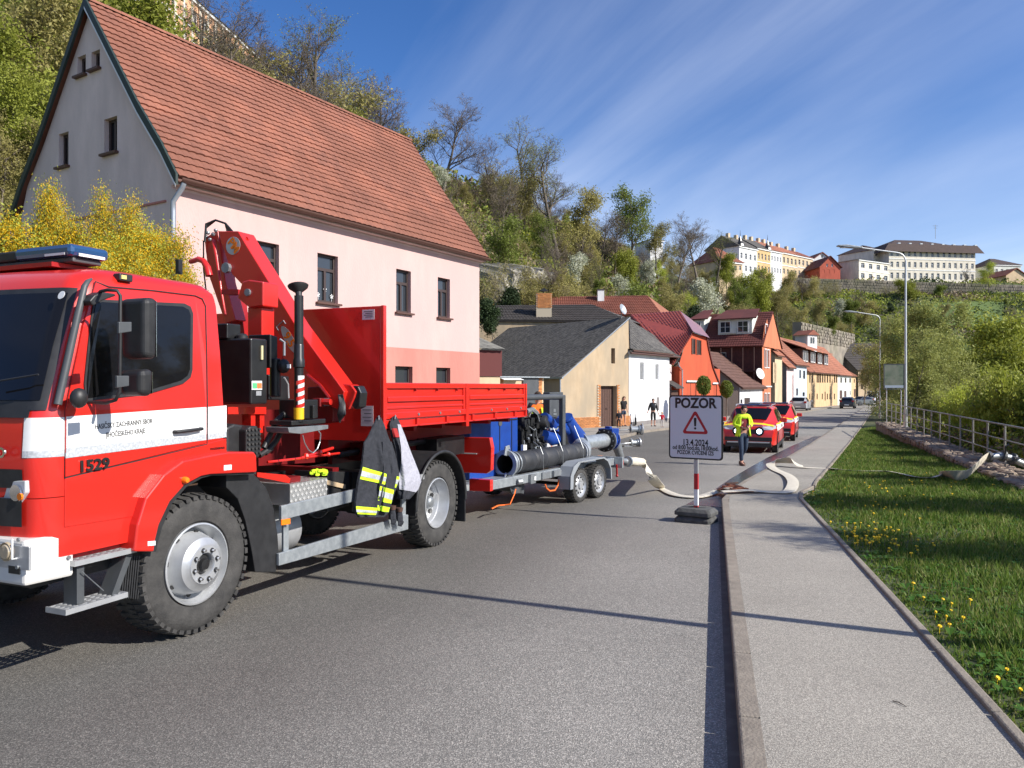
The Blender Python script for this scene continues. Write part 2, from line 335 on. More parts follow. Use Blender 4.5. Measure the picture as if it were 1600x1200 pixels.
M['soil'] = mat('lawn_soil', (0.055, 0.075, 0.020), 0.95, c2=(0.09, 0.085, 0.035), sc=2.2, c3=(0.035, 0.055, 0.014), sc3=0.5)
M['hill'] = mat('hill_ground', (0.055, 0.065, 0.022), 0.95, c2=(0.085, 0.075, 0.04), sc=0.25, c3=(0.06, 0.10, 0.02), sc3=0.05, bump=1.0, bsc=1.2)
M['concrete'] = mat('concrete_pavement', (0.33, 0.30, 0.26), 0.9, c2=(0.24, 0.22, 0.19), sc=1.5, bump=0.2, bsc=30)
ys = list(np.concatenate([np.arange(-12, 40, 1.0), np.arange(40, 175, 3.0)]))
xs = np.concatenate([np.arange(-900, -160, 90), np.arange(-160, 300, 3.0), np.arange(300, 1200, 90)])
yy = np.concatenate([np.arange(-200, -20, 30), np.arange(-20, 345, 3.0), np.arange(345, 1500, 110)])
XX, YY = np.meshgrid(xs, yy); ZZ = terr(XX, YY)
lkx = np.interp(YY, [p[1] for p in LK], [p[0] for p in LK]); 
nx = len(xs); V = np.stack([XX.ravel(), YY.ravel(), ZZ.ravel()], 1)
ii = (np.arange(len(yy)-1)[:, None]*nx + np.arange(nx-1)[None, :]).ravel()
Fq = np.stack([ii, ii+1, ii+1+nx, ii+nx], 1)
t_ = npmesh('hill_terrain', V, Fq, 'hill', kind='structure')
t_.data.shade_smooth()
sheet('road', lambda y: lk(y) - 0.5, lambda y: rk(y) + 0.02, ys, 0.0, 'asphalt', nx=14)
sheet('kerb_shade_strip', lambda y: rk(y) - 0.06, lambda y: rk(y) + 0.01, [y for y in ys if y < 13], 0.004, 'gutter', nx=1)  # dark strip standing in for the shadow at the kerb foot
def sw_off(y): return 1.30 if y < 14 else 1.5
sheet('sidewalk', lambda y: rk(y) + 0.11, lambda y: rk(y) + sw_off(y), ys, 0.12, 'sidewalk', nx=4)
sheet('lawn', lambda y: rk(y) + sw_off(y) + 0.05, lambda y: max(rk(y) + sw_off(y) + 0.3, float(np.interp(y, [-5, 2, 14, 39, 60, 100, 125, 175], [4.4, 5.9, 10.3, 19.3, 33, 52, 70, 140]))), ys, 0.09, 'soil', nx=8)
sheet('left_pavement', lambda y: float(np.interp(y, [-12, 1, 14.5, 24, 40, 44, 60, 175], [-30, -18, -7.5, -1.5, -1, 5, 14, 85])), lambda y: lk(y) - 0.02, ys, 0.10, 'concrete', nx=4)
# wet streak running along the kerb
wp = [(1128,790),(1150,770),(1175,747),(1200,722),(1228,702),(1262,684),(1262,690),(1262,690)]
b = MB()
L_ = [G(*p, 0.006) for p in [(1072,788),(1096,775),(1118,764),(1143,747),(1172,730),(1200,714.5),(1238,696.5),(1272,681.5)]]
for p in L_: p.z = gz(p.y) + 0.006
R_ = [Vector((rk(y) - 0.01, y, gz(y) + 0.006)) for y in (12.5, 13.8, 15.2, 17.4, 20.0, 23.5, 29, 37)]
b.add(L_ + R_, [(i, i+8, i+9, i+1) for i in range(7)]); b.build('wet_road_patch', 'wet', kind='structure')
# granite kerb, stone by stone
def kerb_run(name, fx, y0, y1, w, h, zb, step, m, kids, piece, far):
    root = None; first = None; y = y0; i = 0
    base = MB(); ysx = [yy_ for yy_ in ys if far <= yy_ <= y1] 
    pts = [(fx(q), q) for q in ysx]
    for (xa, ya), (xb, yb) in zip(pts[:-1], pts[1:]):
        za, zb_ = gz(ya) + zb, gz(yb) + zb
        base.hexa([(xa,ya,za-0.15),(xa+w,ya,za-0.15),(xb+w,yb,zb_-0.15),(xb,yb,zb_-0.15),(xa,ya,za+h),(xa+w,ya,za+h),(xb+w,yb,zb_+h),(xb,yb,zb_+h)])
    root = base.build(name, m, kind='structure')
    while y < far and i < kids:
        x0, x1_ = fx(y), fx(y + step); ln = math.hypot(x1_-x0, step)
        c = MB(); c.box(0.004, ln-0.004, -w, 0, -0.15, h + random.uniform(-0.003, 0.003)) if first is None else None
        if first is None: o = c.build(piece, m, root, bevel=0.012); first = o
        else: o = first.copy(); COL.objects.link(o); o.parent = root
        o.location = (x0, y, gz(y) + zb); o.rotation_euler = (0, -math.asin((gz(y+step)-gz(y))/ln), math.atan2(step, x1_-x0))
        y += step; i += 1
kerb_run('granite_kerb', rk, -2.0, 160, 0.115, 0.122, 0.0, 0.98, 'kerb', 60, 'kerb_stone', 40.0)
kerb_run('lawn_edging', lambda y: rk(y) + sw_off(y), -2.0, 110, 0.06, 0.028, 0.12, 0.98, 'kerb', 60, 'edging_stone', 40.0)
kerb_run('left_kerb', lambda y: lk(y), 20.0, 150, 0.15, 0.122, 0.0, 1.0, 'kerb', 60, 'kerb_stone', 60.0)

# river behind the wall
rv = MB(); 
rp = [(p[0]+22, p[1]) for p in RK]; 
vs = []
for (x, y) in rp: vs += [(x, y, gz(y) - 2.55), (x + 26, y, gz(y) - 2.55)]
rv.add(vs, [(2*i, 2*i+1, 2*i+3, 2*i+2) for i in range(len(rp)-1)]); rv.build('river', mat('river_water', (0.03, 0.04, 0.03), 0.08, bump=0.2, bsc=3, c2=(0.035, 0.045, 0.035), sc=0.5), kind='structure')

# ================================================================ grass
def wallx(y): return float(np.interp(y, [-5, 14, 39], [3.4, 9.9, 19.1]))
def grass():
    n = 175000
    u = rng.random(n); Y = 2.6 + 40 * u**1.9
    x0 = np.interp(Y, [p[1] for p in RK], [p[0] for p in RK]) + np.where(Y < 14, 1.33, 1.53) + 0.04; x1 = np.interp(Y, [2, 14, 39, 60], [5.2, 10.0, 19.2, 33]) + 0.2
    x1 = np.minimum(x1, Y*0.78 + 2.2); x1 = np.maximum(x1, x0 + 0.2)
    X = x0 + (x1 - x0) * rng.random(n)
    pat = 0.5 + 0.5*np.sin(X*2.1 + 1.3*np.sin(Y*1.7)) * np.sin(Y*2.9 + np.sin(X*3.1))
    keep = rng.random(n) < 0.5 + 0.5*pat; X, Y, pat = X[keep], Y[keep], pat[keep]; n = len(X)
    z = EYE - np.interp(Y, HY, HH) + 0.09
    edge = np.clip((X - (np.interp(Y, [p[1] for p in RK], [p[0] for p in RK]) + np.where(Y<14,1.33,1.53)))/0.5, 0.3, 1)
    h = (0.035 + 0.05*rng.random(n) + 0.035*pat) * edge * np.clip(0.8 + Y/40, 0.8, 1.5); w = (0.004 + 0.004*rng.random(n)) * np.clip(0.7 + Y/9, 1, 4.5)
    a = rng.random(n)*2*math.pi; le = rng.random(n)*0.9*h; la = rng.random(n)*2*math.pi
    dx, dy = np.cos(a)*w, np.sin(a)*w
    B0 = np.stack([X-dx, Y-dy, z], 1); B1 = np.stack([X+dx, Y+dy, z], 1); T = np.stack([X+np.cos(la)*le, Y+np.sin(la)*le, z+h], 1)
    V = np.concatenate([B0, B1, T]); i = np.arange(n); Fc = np.stack([i, i+n, i+2*n], 1)
    mi = (rng.random(n)*3).astype(int) 
    M['g1'] = leafmat('grass_blade', (0.12, 0.20, 0.028), (0.17, 0.245, 0.04), 2, 0.4, 0)
    M['g2'] = leafmat('grass_blade_dark', (0.065, 0.13, 0.018), (0.10, 0.165, 0.025), 2, 0.4, 0)
    M['g3'] = leafmat('grass_blade_dry', (0.27, 0.26, 0.09), (0.20, 0.23, 0.06), 2, 0.4, 0)
    mi = np.where(rng.random(n) < 0.42, 0, np.where(rng.random(n) < 0.55 + .25*(pat-.5), 1, 2))
    tag(npmesh('lawn_grass', V, Fc, ['g1', 'g2', 'g3'], mi=mi), 'short green grass of the verge between path and low wall', 'grass', kind='stuff')
    # broad weed leaves
    b = MB(); fl = MB()
    M['weed'] = leafmat('weed_leaf', (0.05, 0.14, 0.015), (0.09, 0.19, 0.025), 3, 0.35, 0)
    for _ in range(1500):
        Y = 3 + 26 * random.random()**1.5; x0 = rk(Y) + sw_off(Y) + 0.15; x1 = min(wallx(Y), Y*0.72+1)
        if x1 <= x0: continue
        X = x0 + (x1-x0)*random.random(); z = gz(Y) + 0.09; r = random.uniform(0.05, 0.11)
        for k in range(5):
            t = random.random()*6.28; c, s_ = math.cos(t), math.sin(t)
            b.add([(X, Y, z+0.01), (X+c*r*.55-s_*r*.16, Y+s_*r*.55+c*r*.16, z+r*.5), (X+c*r, Y+s_*r, z+r*.45), (X+c*r*.55+s_*r*.16, Y+s_*r*.55-c*r*.16, z+r*.5)], [(0,1,2,3)])
    tag(b.build('weed_leaves', 'weed'), 'broad dandelion and clover leaves among the verge grass', 'weeds', kind='stuff')
    M['dandy'] = mat('dandelion_yellow', (0.85, 0.55, 0.01), 0.7)
    spots = [(1345,845,40),(1330,832,26),(1378,857,16),(1395,805,14),(1410,775,12),(1440,760,14),(1500,760,9),(1350,790,8),(1320,775,6),(1360,770,6),(1448,946,6),(1465,980,5),(1590,1070,5),(1425,745,8),(1380,720,8),(1340,725,6),(1480,965,3),(1400,700,8)]
    for (px, py, c) in spots:
        q = G(px, py, 0.09)
        for _ in range(c):
            sp = q.y*0.028; X, Y = q.x + random.gauss(0, sp*1.1), q.y + random.gauss(0, sp*1.3)
            if X < rk(Y) + sw_off(Y) + 0.12: continue
            z = gz(Y) + 0.09 + random.uniform(0.035, 0.075); r = random.uniform(0.010, 0.017) * (1 + Y/60)
            fl.tube([(X, Y, z-0.08), (X, Y, z)], 0.002, 3); fl.lathe([(0.0005, 0.009), (r*.7, 0.011), (r, 0.003), (r*.4, -0.006)], (X, Y, z), (random.uniform(-.4,.4), random.uniform(-.6,.1), 1), 7)
    tag(fl.build('dandelion_flowers', 'dandy'), 'yellow dandelion flowers scattered over the verge grass', 'flowers', kind='stuff')
grass()
# twig lying on the path
q = G(1395, 1095, 0.125); tw = MB(); tw.tube([q, q+Vector((0.02, -0.03, 0.004)), q+Vector((0.035, -0.075, 0.0))], [0.003, 0.003, 0.0015], 5); tag(tw.build('twig', 'bark'), 'thin dark twig lying alone on the asphalt path', 'twig')

# ================================================================ low wall and railing
M['stone'] = mat('wall_stone', (0.30, 0.24, 0.18), 0.9, c2=(0.20, 0.14, 0.105), sc=5, bump=0.8, bsc=14, obj=0.22)
M['render'] = mat('wall_render', (0.27, 0.22, 0.17), 0.9, c2=(0.17, 0.12, 0.10), sc=2.5, bump=0.6, bsc=8)
WT = EYE - 1.89
def wx(y): return float(np.interp(y, [2, 14, 39], [5.06, 9.5, 18.8]))
wl = empty('low_stone_wall', (wx(39), 39, gz(39)), 0, 'long low stone and render wall edging the grass verge on the right', 'wall')
def under(o, parent):
    o.parent = parent; o.matrix_parent_inverse = parent.matrix_basis.inverted() if parent.rotation_euler.z else Matrix.Translation(-parent.location); return o
b = MB(); yv = list(np.arange(3, 39.5, 1.5))
for ya, yb in zip(yv[:-1], yv[1:]):
    b.hexa([(wx(ya), ya, gz(ya)-0.4), (wx(ya)+0.9, ya, gz(ya)-0.4), (wx(yb)+0.9, yb, gz(yb)-0.4), (wx(yb), yb, gz(yb)-0.4), (wx(ya), ya, WT-0.07), (wx(ya)+0.9, ya, WT-0.07), (wx(yb)+0.9, yb, WT-0.07), (wx(yb), yb, WT-0.07)])
under(b.build('wall_core', 'render'), wl)
def rock(rx, ry, rz, n=8, rough=0.18):
    b = MB(); b.sphere((0,0,0), 1, n); vs = []
    for p in b.v:
        q = Vector(p); k = max(abs(q.x), abs(q.y), abs(q.z)); q = q * (0.45 + 0.55/k) * (1 + random.uniform(-rough, rough)); vs.append((q.x*rx, q.y*ry, q.z*rz))
    b.v = vs; return b
rocks = [rock(0.2, 0.16, 0.06).build('cap_stone', 'stone', smooth=50) for _ in range(4)]
for o in rocks: under(o, wl)
cnt = 0; y = 4.0
while y < 38.8:
    for j, off in enumerate((0.1, 0.42, 0.74)):
        if cnt > 275: break
        o = rocks[cnt % 4] if cnt < 4 else rocks[cnt % 4].copy()
        if cnt >= 4: COL.objects.link(o)
        ys_ = y + random.uniform(-.08, .08)
        o.location = (wx(ys_) + off, ys_, WT - 0.045 + random.uniform(-0.02, 0.02)); o.rotation_euler = (random.uniform(-.08,.08), random.uniform(-.08,.08), random.uniform(0.9, 1.5)); o.scale = (random.uniform(.85, 1.15), random.uniform(.9, 1.1), random.uniform(.7, 1.2)); cnt += 1
    y += 0.40
w3 = [rock(0.19, 0.05, 0.09).build('face_stone', 'stone', wl) for _ in range(3)]
cnt = 0
for y in np.arange(12.5, 33, 0.34):
    for zz in (0.0, 0.15, 0.3):
        z = WT - 0.13 - zz
        if z < gz(y) - 0.02 or random.random() < 0.12: continue
        if y > 24 and zz > 0.1: continue
        o = w3[cnt] if cnt < 3 else w3[cnt % 3].copy()
        if cnt >= 3: COL.objects.link(o)
        under(o, wl); o.location = (wx(y) - 0.01, y + random.uniform(-.03,.03), z); o.rotation_euler = (0, 0, 1.21 + random.uniform(-.05,.05)); o.scale = (random.uniform(.75,1.05), 1, random.uniform(.8,1.05)); cnt += 1
M['rail'] = mat('galvanised_railing', (0.36, 0.35, 0.33), 0.5, metal=0.3, c2=(0.25, 0.24, 0.22), sc=6)
rl = empty('railing', (9.6, 13.6, WT), 0, 'weathered grey tubular railing standing on the low stone wall', 'railing')
def fx(y): return wx(y) + 0.62
for i, y in enumerate(np.arange(8.2, 39, 1.55)):
    b = MB(); b.tube([(fx(y), y, WT-0.05), (fx(y), y, WT+0.97)], 0.024, 8); under(b.build('post', 'rail', smooth=40), rl)
for h in (0.97, 0.62, 0.30):
    b = MB(); b.tube([(fx(8), 8, WT+h), (fx(39), 39, WT+h)], 0.022 if h > .9 else 0.016, 8); under(b.build('rail', 'rail', smooth=40), rl)

# ================================================================ street lamps
M['galvpole'] = mat('galvanised_lamp_pole', (0.62, 0.63, 0.62), 0.38, metal=0.45, c2=(0.50, 0.51, 0.51), sc=3, stretch=(1,1,0.2))
def lamp(p, h, label, arm=2.0, s=1.0):
    root = empty('street_lamp', p, 0, label, 'street lamp', 'street lamps along the river path')
    b = MB(); b.tube([(0,0,-0.3), (0,0,0.8*s), (0,0,0.82*s), (0,0,h-0.35)], [0.085*s, 0.08*s, 0.06*s, 0.042*s], 12); b.build('pole', 'galvpole', root, smooth=40)
    b = MB(); pts = [(0,0,h-0.4)] + [(-0.42*(1-math.cos(t)), 0, h-0.4+0.42*math.sin(t)) for t in np.linspace(0.2, 1.35, 6)] + [(-arm*.6, 0, h+0.14), (-arm, 0, h+0.26)]
    b.tube(pts, 0.035*s, 8); b.build('arm', 'galvpole', root, smooth=50)
    b = MB(); b.prism([(-arm+0.15, 0, h+0.27), (-arm-0.55, 0, h+0.37), (-arm-0.95, 0, h+0.35), (-arm-0.93, 0, h+0.30), (-arm-0.5, 0, h+0.24), (-arm+0.12, 0, h+0.2)], (0, -0.14, 0), (0, 0.28, 0)); b.build('lamp_head', 'steel', root, bevel=0.02)
    b = MB(); b.box(-arm-0.8, -arm-0.3, -0.1, 0.1, h+0.238, h+0.252); b.build('diffuser', 'framew', root)
    b = MB(); b.box(-0.055, 0.055, -0.088, -0.06, 0.5, 0.85); b.build('hatch', 'steel', root)
    b = MB(); b.lathe([(0.09*s, 0), (0.14*s, 0.0), (0.14*s, 0.03), (0.09*s, 0.05)], (0,0,0), (0,0,1), 12); b.build('collar', 'galvpole', root)
    return root
p1 = P(1415, 668, 34.2); lamp(p1, 7.9, 'tall galvanised street lamp on the low wall beside the map board, nearest in view', 2.15)
p2 = P(1375, 650, 60); lamp(p2, 8.0, 'galvanised street lamp further up the path, where the low wall ends', 1.9)
p0 = Vector((4.85, 4.25, gz(4.25)+0.08)); lamp(p0, 8.4, 'street lamp beside the camera whose shadow crosses the road', 2.0)
p3 = P(1533, 590, 80); lamp(Vector((p3.x, p3.y, EYE-1.2)), 3.2, 'small distant street lamp beyond the shrubs on the far bank', 0.7, 0.5)
# map board on the wall by the lamp
root = empty('info_board', P(1397, 660, 33.0), R(-8), 'large square map board in a thin dark frame beside the tall lamp', 'board')
b = MB(); b.box(-0.40, 0.40, -0.012, 0.012, 1.50, 2.53); b.build('map_panel', mat('map_print', (0.17, 0.20, 0.14), 0.35, c2=(0.10, 0.13, 0.085), sc=7, c3=(0.22, 0.22, 0.17), sc3=2), root)
b = MB(); b.box(-0.43,0.43,-0.02,0.02,2.53,2.56); b.box(-0.43,0.43,-0.02,0.02,1.44,1.47); b.box(-0.43,-0.40,-0.02,0.02,1.47,2.53); b.box(0.40,0.43,-0.02,0.02,1.47,2.53); b.build('frame', 'dgrey', root)
b = MB(); b.box(-0.38,0.38,-0.016,-0.013,1.51,1.62); b.build('caption_strip', mat('pale_blue_print', (0.35,0.40,0.46), 0.4), root)
for x in (-0.3, 0.3):
    b = MB(); b.tube([(x,0.03,0.0),(x,0.03,2.45)], 0.02, 6); b.build('post', 'galvpole', root)
# ================================================================ the crane lorry
class Frame:          # local x runs along the vehicle away from the camera, y to its far side, z up
    def __init__(s, ox, oy, ang, z0): s.ox, s.oy, s.z0 = ox, oy, z0; a = R(ang); s.t = (math.sin(a), math.cos(a)); s.n = (-math.cos(a), math.sin(a)); s.rz = math.pi/2 - a
    def T(s, px, py, v=0.0):      # point on the plane y = v
        a = (px-800)/FPX; b = (602-py)/FPX; X0 = s.ox + s.n[0]*v; Y0 = s.oy + s.n[1]*v
        u = (X0 - a*Y0) / (a*s.t[1] - s.t[0]); Y = Y0 + s.t[1]*u; return Vector((u, v, EYE + b*Y - s.z0))
    def U(s, px, py, u=0.0):      # point on the plane x = u
        a = (px-800)/FPX; b = (602-py)/FPX; X0 = s.ox + s.t[0]*u; Y0 = s.oy + s.t[1]*u
        v = (X0 - a*Y0) / (a*s.n[1] - s.n[0]); Y = Y0 + s.n[1]*v; return Vector((u, v, EYE + b*Y - s.z0))
    def root(s, name, label, cat, group=None): return empty(name, (s.ox, s.oy, s.z0), s.rz, label, cat, group)
def side(K, pts, v0, v1): return [K.T(x, y, v0) for x, y in pts]
def sp(b, K, pts, v0, th):    # plate traced on plane v0, thickness th inwards
    poly = [K.T(x, y, v0) for x, y in pts]; b.prism(poly, (0,0,0), (0, th, 0)); return b
K = Frame(-2.33, 5.63, 23.0, gz(5.63))
TR = K.root('crane_truck', 'red and white fire brigade crane lorry with a drop side bed, filling the left foreground', 'truck')
def wheel(parent, c, rad, wid, style, name='wheel', lugs=46, rim=0.30):
    """axle along y; outer face at y=c.y, extends to +y"""
    o = MB(); cx, cy, cz = c
    s = rad/0.52; w = wid
    prof = [(rim*s*1.0, 0.045), (rim*s*1.06, 0.012), (0.36*s, 0.0), (0.43*s, 0.0), (0.475*s, 0.012), (0.495*s, 0.03), (0.505*s, 0.045), (0.508*s, w*0.5), (0.505*s, w-0.045), (0.475*s, w-0.012), (0.43*s, w), (rim*s, w-0.04)]
    t = MB(); t.lathe(prof, (cx,cy,cz), (0,1,0), 56)
    for k in range(lugs):
        for sgn, off in ((0, 0), (1, 0.5)):
            a = 2*math.pi*(k+off)/lugs; da = 2*math.pi/lugs*0.31
            y0, y1 = (cy+0.002, cy+w*0.36) if sgn == 0 else (cy+w*0.64, cy+w-0.002)
            r0, r1 = 0.478*s, 0.522*s; ys_, ye = (y0, y1)
            q = []
            for (aa, r, yy_, d) in ((a-da,r0,ys_,0),(a+da,r0,ys_,0),(a+da*0.9,r0,ye,.0),(a-da*.9,r0,ye,.0),(a-da,r1-.016*s,ys_,0),(a+da,r1-.016*s,ys_,0),(a+da*.9,r1,ye,0),(a-da*.9,r1,ye,0)):
                q.append((cx+math.cos(aa)*r, yy_, cz+math.sin(aa)*r))
            t.hexa(q)
    for k in range(lugs*3//2):
        a = 2*math.pi*k/(lugs*1.5); da = 2*math.pi/lugs*0.22; q = []
        for (aa, r, yy_) in ((a-da,.5*s,w*.40),(a+da,.5*s,w*.40),(a+da,.5*s,w*.60),(a-da,.5*s,w*.60),(a-da,.521*s,w*.40),(a+da,.521*s,w*.40),(a+da,.521*s,w*.60),(a-da,.521*s,w*.60)):
            q.append((cx+math.cos(aa)*r, cy+yy_, cz+math.sin(aa)*r))
        t.hexa(q)
    root = empty(name, (0,0,0)); root.parent = parent
    t.build('tyre', 'rubber', root, smooth=35)
    r = MB()
    if style == 'steer':
        r.lathe([(0.300*s, 0.045), (0.302*s, 0.012), (0.290*s, 0.008), (0.282*s, 0.03), (0.262*s, 0.085), (0.250*s, 0.115), (0.238*s, 0.10), (0.215*s, 0.02), (0.196*s, -0.028), (0.150*s, -0.05), (0.142*s, -0.062), (0.088*s, -0.062), (0.078*s, -0.045), (0.076*s, 0.05)], (cx,cy,cz), (0,1,0), 48)
        r.build('rim', 'silver', root, smooth=40)
        for k in range(8):
            a = 2*math.pi*(k+.3)/8; h = MB(); h.disc((cx+math.cos(a)*0.112*s, cy-0.062, cz+math.sin(a)*0.112*s), (0,-1,0), 0.018*s, 0.006, 12); h.build('washer', 'blackm', root)
        for k in range(8):
            a = 2*math.pi*(k+.3)/8; b = MB(); b.disc((cx+math.cos(a)*0.112*s, cy-0.066, cz+math.sin(a)*0.112*s), (0,-1,0), 0.011*s, 0.026, 6); b.build('wheel_nut', 'chrome', root)
        h = MB(); h.lathe([(0.076*s, 0.0), (0.07*s, -0.03), (0.045*s, -0.035), (0.038*s, -0.06), (0.0005, -0.065)], (cx,cy,cz), (0,1,0), 20); h.build('hub', 'blackm', root, smooth=40)
        for k in range(8):
            a = 2*math.pi*(k+.8)/8; h = MB(); h.disc((cx+math.cos(a)*0.232*s, cy+0.077, cz+math.sin(a)*0.232*s), (0,-1,0), 0.017*s, 0.012, 10); h.build('vent_hole', 'black', root)
    elif style == 'drive':
        r.lathe([(0.300*s, 0.045), (0.302*s, 0.012), (0.290*s, 0.008), (0.280*s, 0.03), (0.268*s, 0.12), (0.258*s, 0.14), (0.245*s, 0.145), (0.225*s, 0.19), (0.15*s, 0.215), (0.0005, 0.215)], (cx,cy,cz), (0,1,0), 48)
        r.build('rim', 'silver', root, smooth=40)
        h = MB(); h.lathe([(0.085*s, 0.215), (0.08*s, 0.12), (0.06*s, 0.09), (0.03*s, 0.08), (0.0005, 0.08)], (cx,cy,cz), (0,1,0), 20); h.build('hub', 'steel', root, smooth=40)
        for k in range(6): a = 2*math.pi*(k+.3)/6; h = MB(); h.disc((cx+math.cos(a)*0.19*s, cy+0.197, cz+math.sin(a)*0.19*s), (0,-1,0), 0.032*s, 0.012, 12); h.build('vent_hole', 'black', root)
        for k in range(8):
            a = 2*math.pi*k/8; b = MB(); b.disc((cx+math.cos(a)*0.12*s, cy+0.212, cz+math.sin(a)*0.12*s), (0,-1,0), 0.012*s, 0.03, 6); b.build('wheel_nut', 'steel', root)
    else:
        r.lathe([(rim*s*1.01, 0.045), (rim*s*1.02, 0.008), (rim*s*.97, 0.005), (rim*s*.95, 0.02), (rim*s*.80, 0.055), (rim*s*.72, 0.05), (rim*s*.55, 0.02), (rim*s*.36, 0.02), (rim*s*.3, 0.045), (rim*s*.28, -0.005), (0.0005, -0.008)], (cx,cy,cz), (0,1,0), 32)
        r.build('rim', 'silver', root, smooth=40)
        for k in range(10): a = 2*math.pi*k/10; h = MB(); h.disc((cx+math.cos(a)*rim*.64*s, cy+0.036, cz+math.sin(a)*rim*.64*s), (0,-1,0), rim*.09*s, 0.012, 8); h.build('vent_hole', 'black', root)
    return root
wheel(TR, (0, 0.0, 0.52), 0.52, 0.30, 'steer')
wheel(TR, (0, 2.0, 0.52), 0.52, 0.30, 'drive')
rz2 = gz(9.08) - K.z0
wheel(TR, (3.75, 0.02, 0.515 + rz2), 0.52, 0.27, 'drive')
wheel(TR, (3.75, 1.75, 0.515 + rz2), 0.52, 0.5, 'drive')
# ---- cab shell
RG = [(1.17, -1.235, 0.0), (1.40, -1.25, 0.0), (1.66, -1.235, 0.0), (1.72, -1.215, 0.004), (2.10, -1.10, 0.035), (2.46, -0.965, 0.075), (2.56, -0.90, 0.105), (2.62, -0.79, 0.17), (2.655, -0.62, 0.30), (2.665, -0.40, 0.55)]
CW = 2.36
def ring(z, lower=False):
    zs = [r[0] for r in RG]; uf = float(np.interp(z, zs, [r[1] for r in RG])); vn = float(np.interp(z, zs, [r[2] for r in RG])); ub = 0.27 - max(0, z-2.55)*0.8
    if lower: uf, vn, ub = -1.235, 0.0, -0.42
    pts = []; hw = CW/2 - vn; ru, rv = 0.20, 0.13
    pts.append((ub, vn+0.03)); pts.append((ub-0.03, vn))
    for t in np.linspace(0.08, 0.92, 4): pts.append((ub-0.03 + (uf+ru-ub+0.03)*t, vn))
    for t in np.linspace(0, math.pi/2, 7): pts.append((uf+ru - ru*math.sin(t), vn+rv - rv*math.cos(t)))
    for q in np.linspace(-1, 1, 9)[1:-1]:
        y = CW/2 + (hw-rv)*q; pts.append((uf - 0.09*(1-q*q), y))
    m = [(a, CW-b) for a, b in pts[:13]]; m.reverse(); pts += m
    return pts
def shell(zs, lower=False):
    b = MB(); vs = []; k = None
    for z in zs:
        r = ring(z, lower); k = len(r); vs += [(a, c, z) for a, c in r]
    n = len(zs); fs = [(i*k+j, i*k+(j+1)%k, (i+1)*k+(j+1)%k, (i+1)*k+j) for i in range(n-1) for j in range(k)]
    fs = [tuple(reversed(f)) for f in fs]
    fs += [tuple((n-1)*k+j for j in range(k-1,-1,-1)), tuple(range(k))]
    return b.add(vs, fs)
shell([1.17, 1.25, 1.40, 1.55, 1.66, 1.72, 1.85, 2.0, 2.1, 2.25, 2.36, 2.46, 2.52, 2.56, 2.62, 2.645, 2.655, 2.665]).build('cab_body', 'red', TR, smooth=32)
shell([0.80, 0.84, 1.0, 1.165], True).build('front_apron', 'red', TR, smooth=32)
def patch(z0, z1, j0, j1, off, m, name, nz=4, fa=0.0, fb=0.0):
    b = MB(); vs = []; zs = np.linspace(z0, z1, nz+1); k = 0
    for z in zs:
        r = ring(z) if z > 1.165 else ring(z, True); row = []
        for j in range(j0, j1+1):
            p = Vector(r[j]); a = Vector(r[j-1]); c = Vector(r[(j+1) % len(r)]); d = (c-a).normalized(); nrm = Vector((-d.y, d.x)) 
            if nrm.dot(p - Vector((0, CW/2))) < 0: nrm = -nrm
            row.append((p.x + nrm.x*off, p.y + nrm.y*off, z))
        k = len(row); vs += row
    fs = [(i*k+j, i*k+j+1, (i+1)*k+j+1, (i+1)*k+j) for i in range(nz) for j in range(k-1)]
    b.add(vs, [tuple(reversed(f)) for f in fs])
    return b.build(name, m, TR, smooth=40)
patch(1.70, 2.475, 9, 22, 0.008, 'black', 'windscreen_surround', 6)
patch(1.76, 2.44, 10, 21, 0.013, 'glass', 'windscreen', 6)
patch(1.455, 1.655, 6, 12, 0.003, 'white', 'white_corner_panel', 2)
patch(1.415, 1.455, 6, 12, 0.0032, 'reflex', 'reflective_stripe', 1)
patch(1.655, 1.70, 11, 20, 0.012, 'black', 'wiper_panel', 1)
patch(1.23, 1.345, 12, 19, 0.006, 'black', 'grille_band', 1)
patch(1.0, 1.17, 12, 19, 0.02, 'black', 'grille_slats', 3)
hl = MB(); 
q = [K.U(0,750,-1.20), K.U(42,750,-1.20), K.U(42,772,-1.20), K.U(32,786,-1.20), K.U(18,792,-1.20), K.U(0,793,-1.20)]
pp = [K.U(-60,752,-1.25), K.U(41,751,-1.25), K.U(41,770,-1.25), K.U(32,785,-1.25), K.U(16,792,-1.25), K.U(-60,794,-1.25)]
hl.prism(pp, (-0.008,0,0), (0.05,0,0)); ho = hl.build('headlight', mat('headlight_lens', (0.55,0.56,0.58), 0.05, metal=0.15, spec=1.0), TR, bevel=0.006)
b = MB(); b.disc(K.U(26,770,-1.262), (-1,0,0), 0.05, 0.01, 14); b.build('bulb_reflector', 'chrome', ho); 
b = MB(); b.disc(K.U(33,776,-1.264), (-1,0,0), 0.022, 0.012, 12); b.build('indicator_bulb', 'orange', ho)
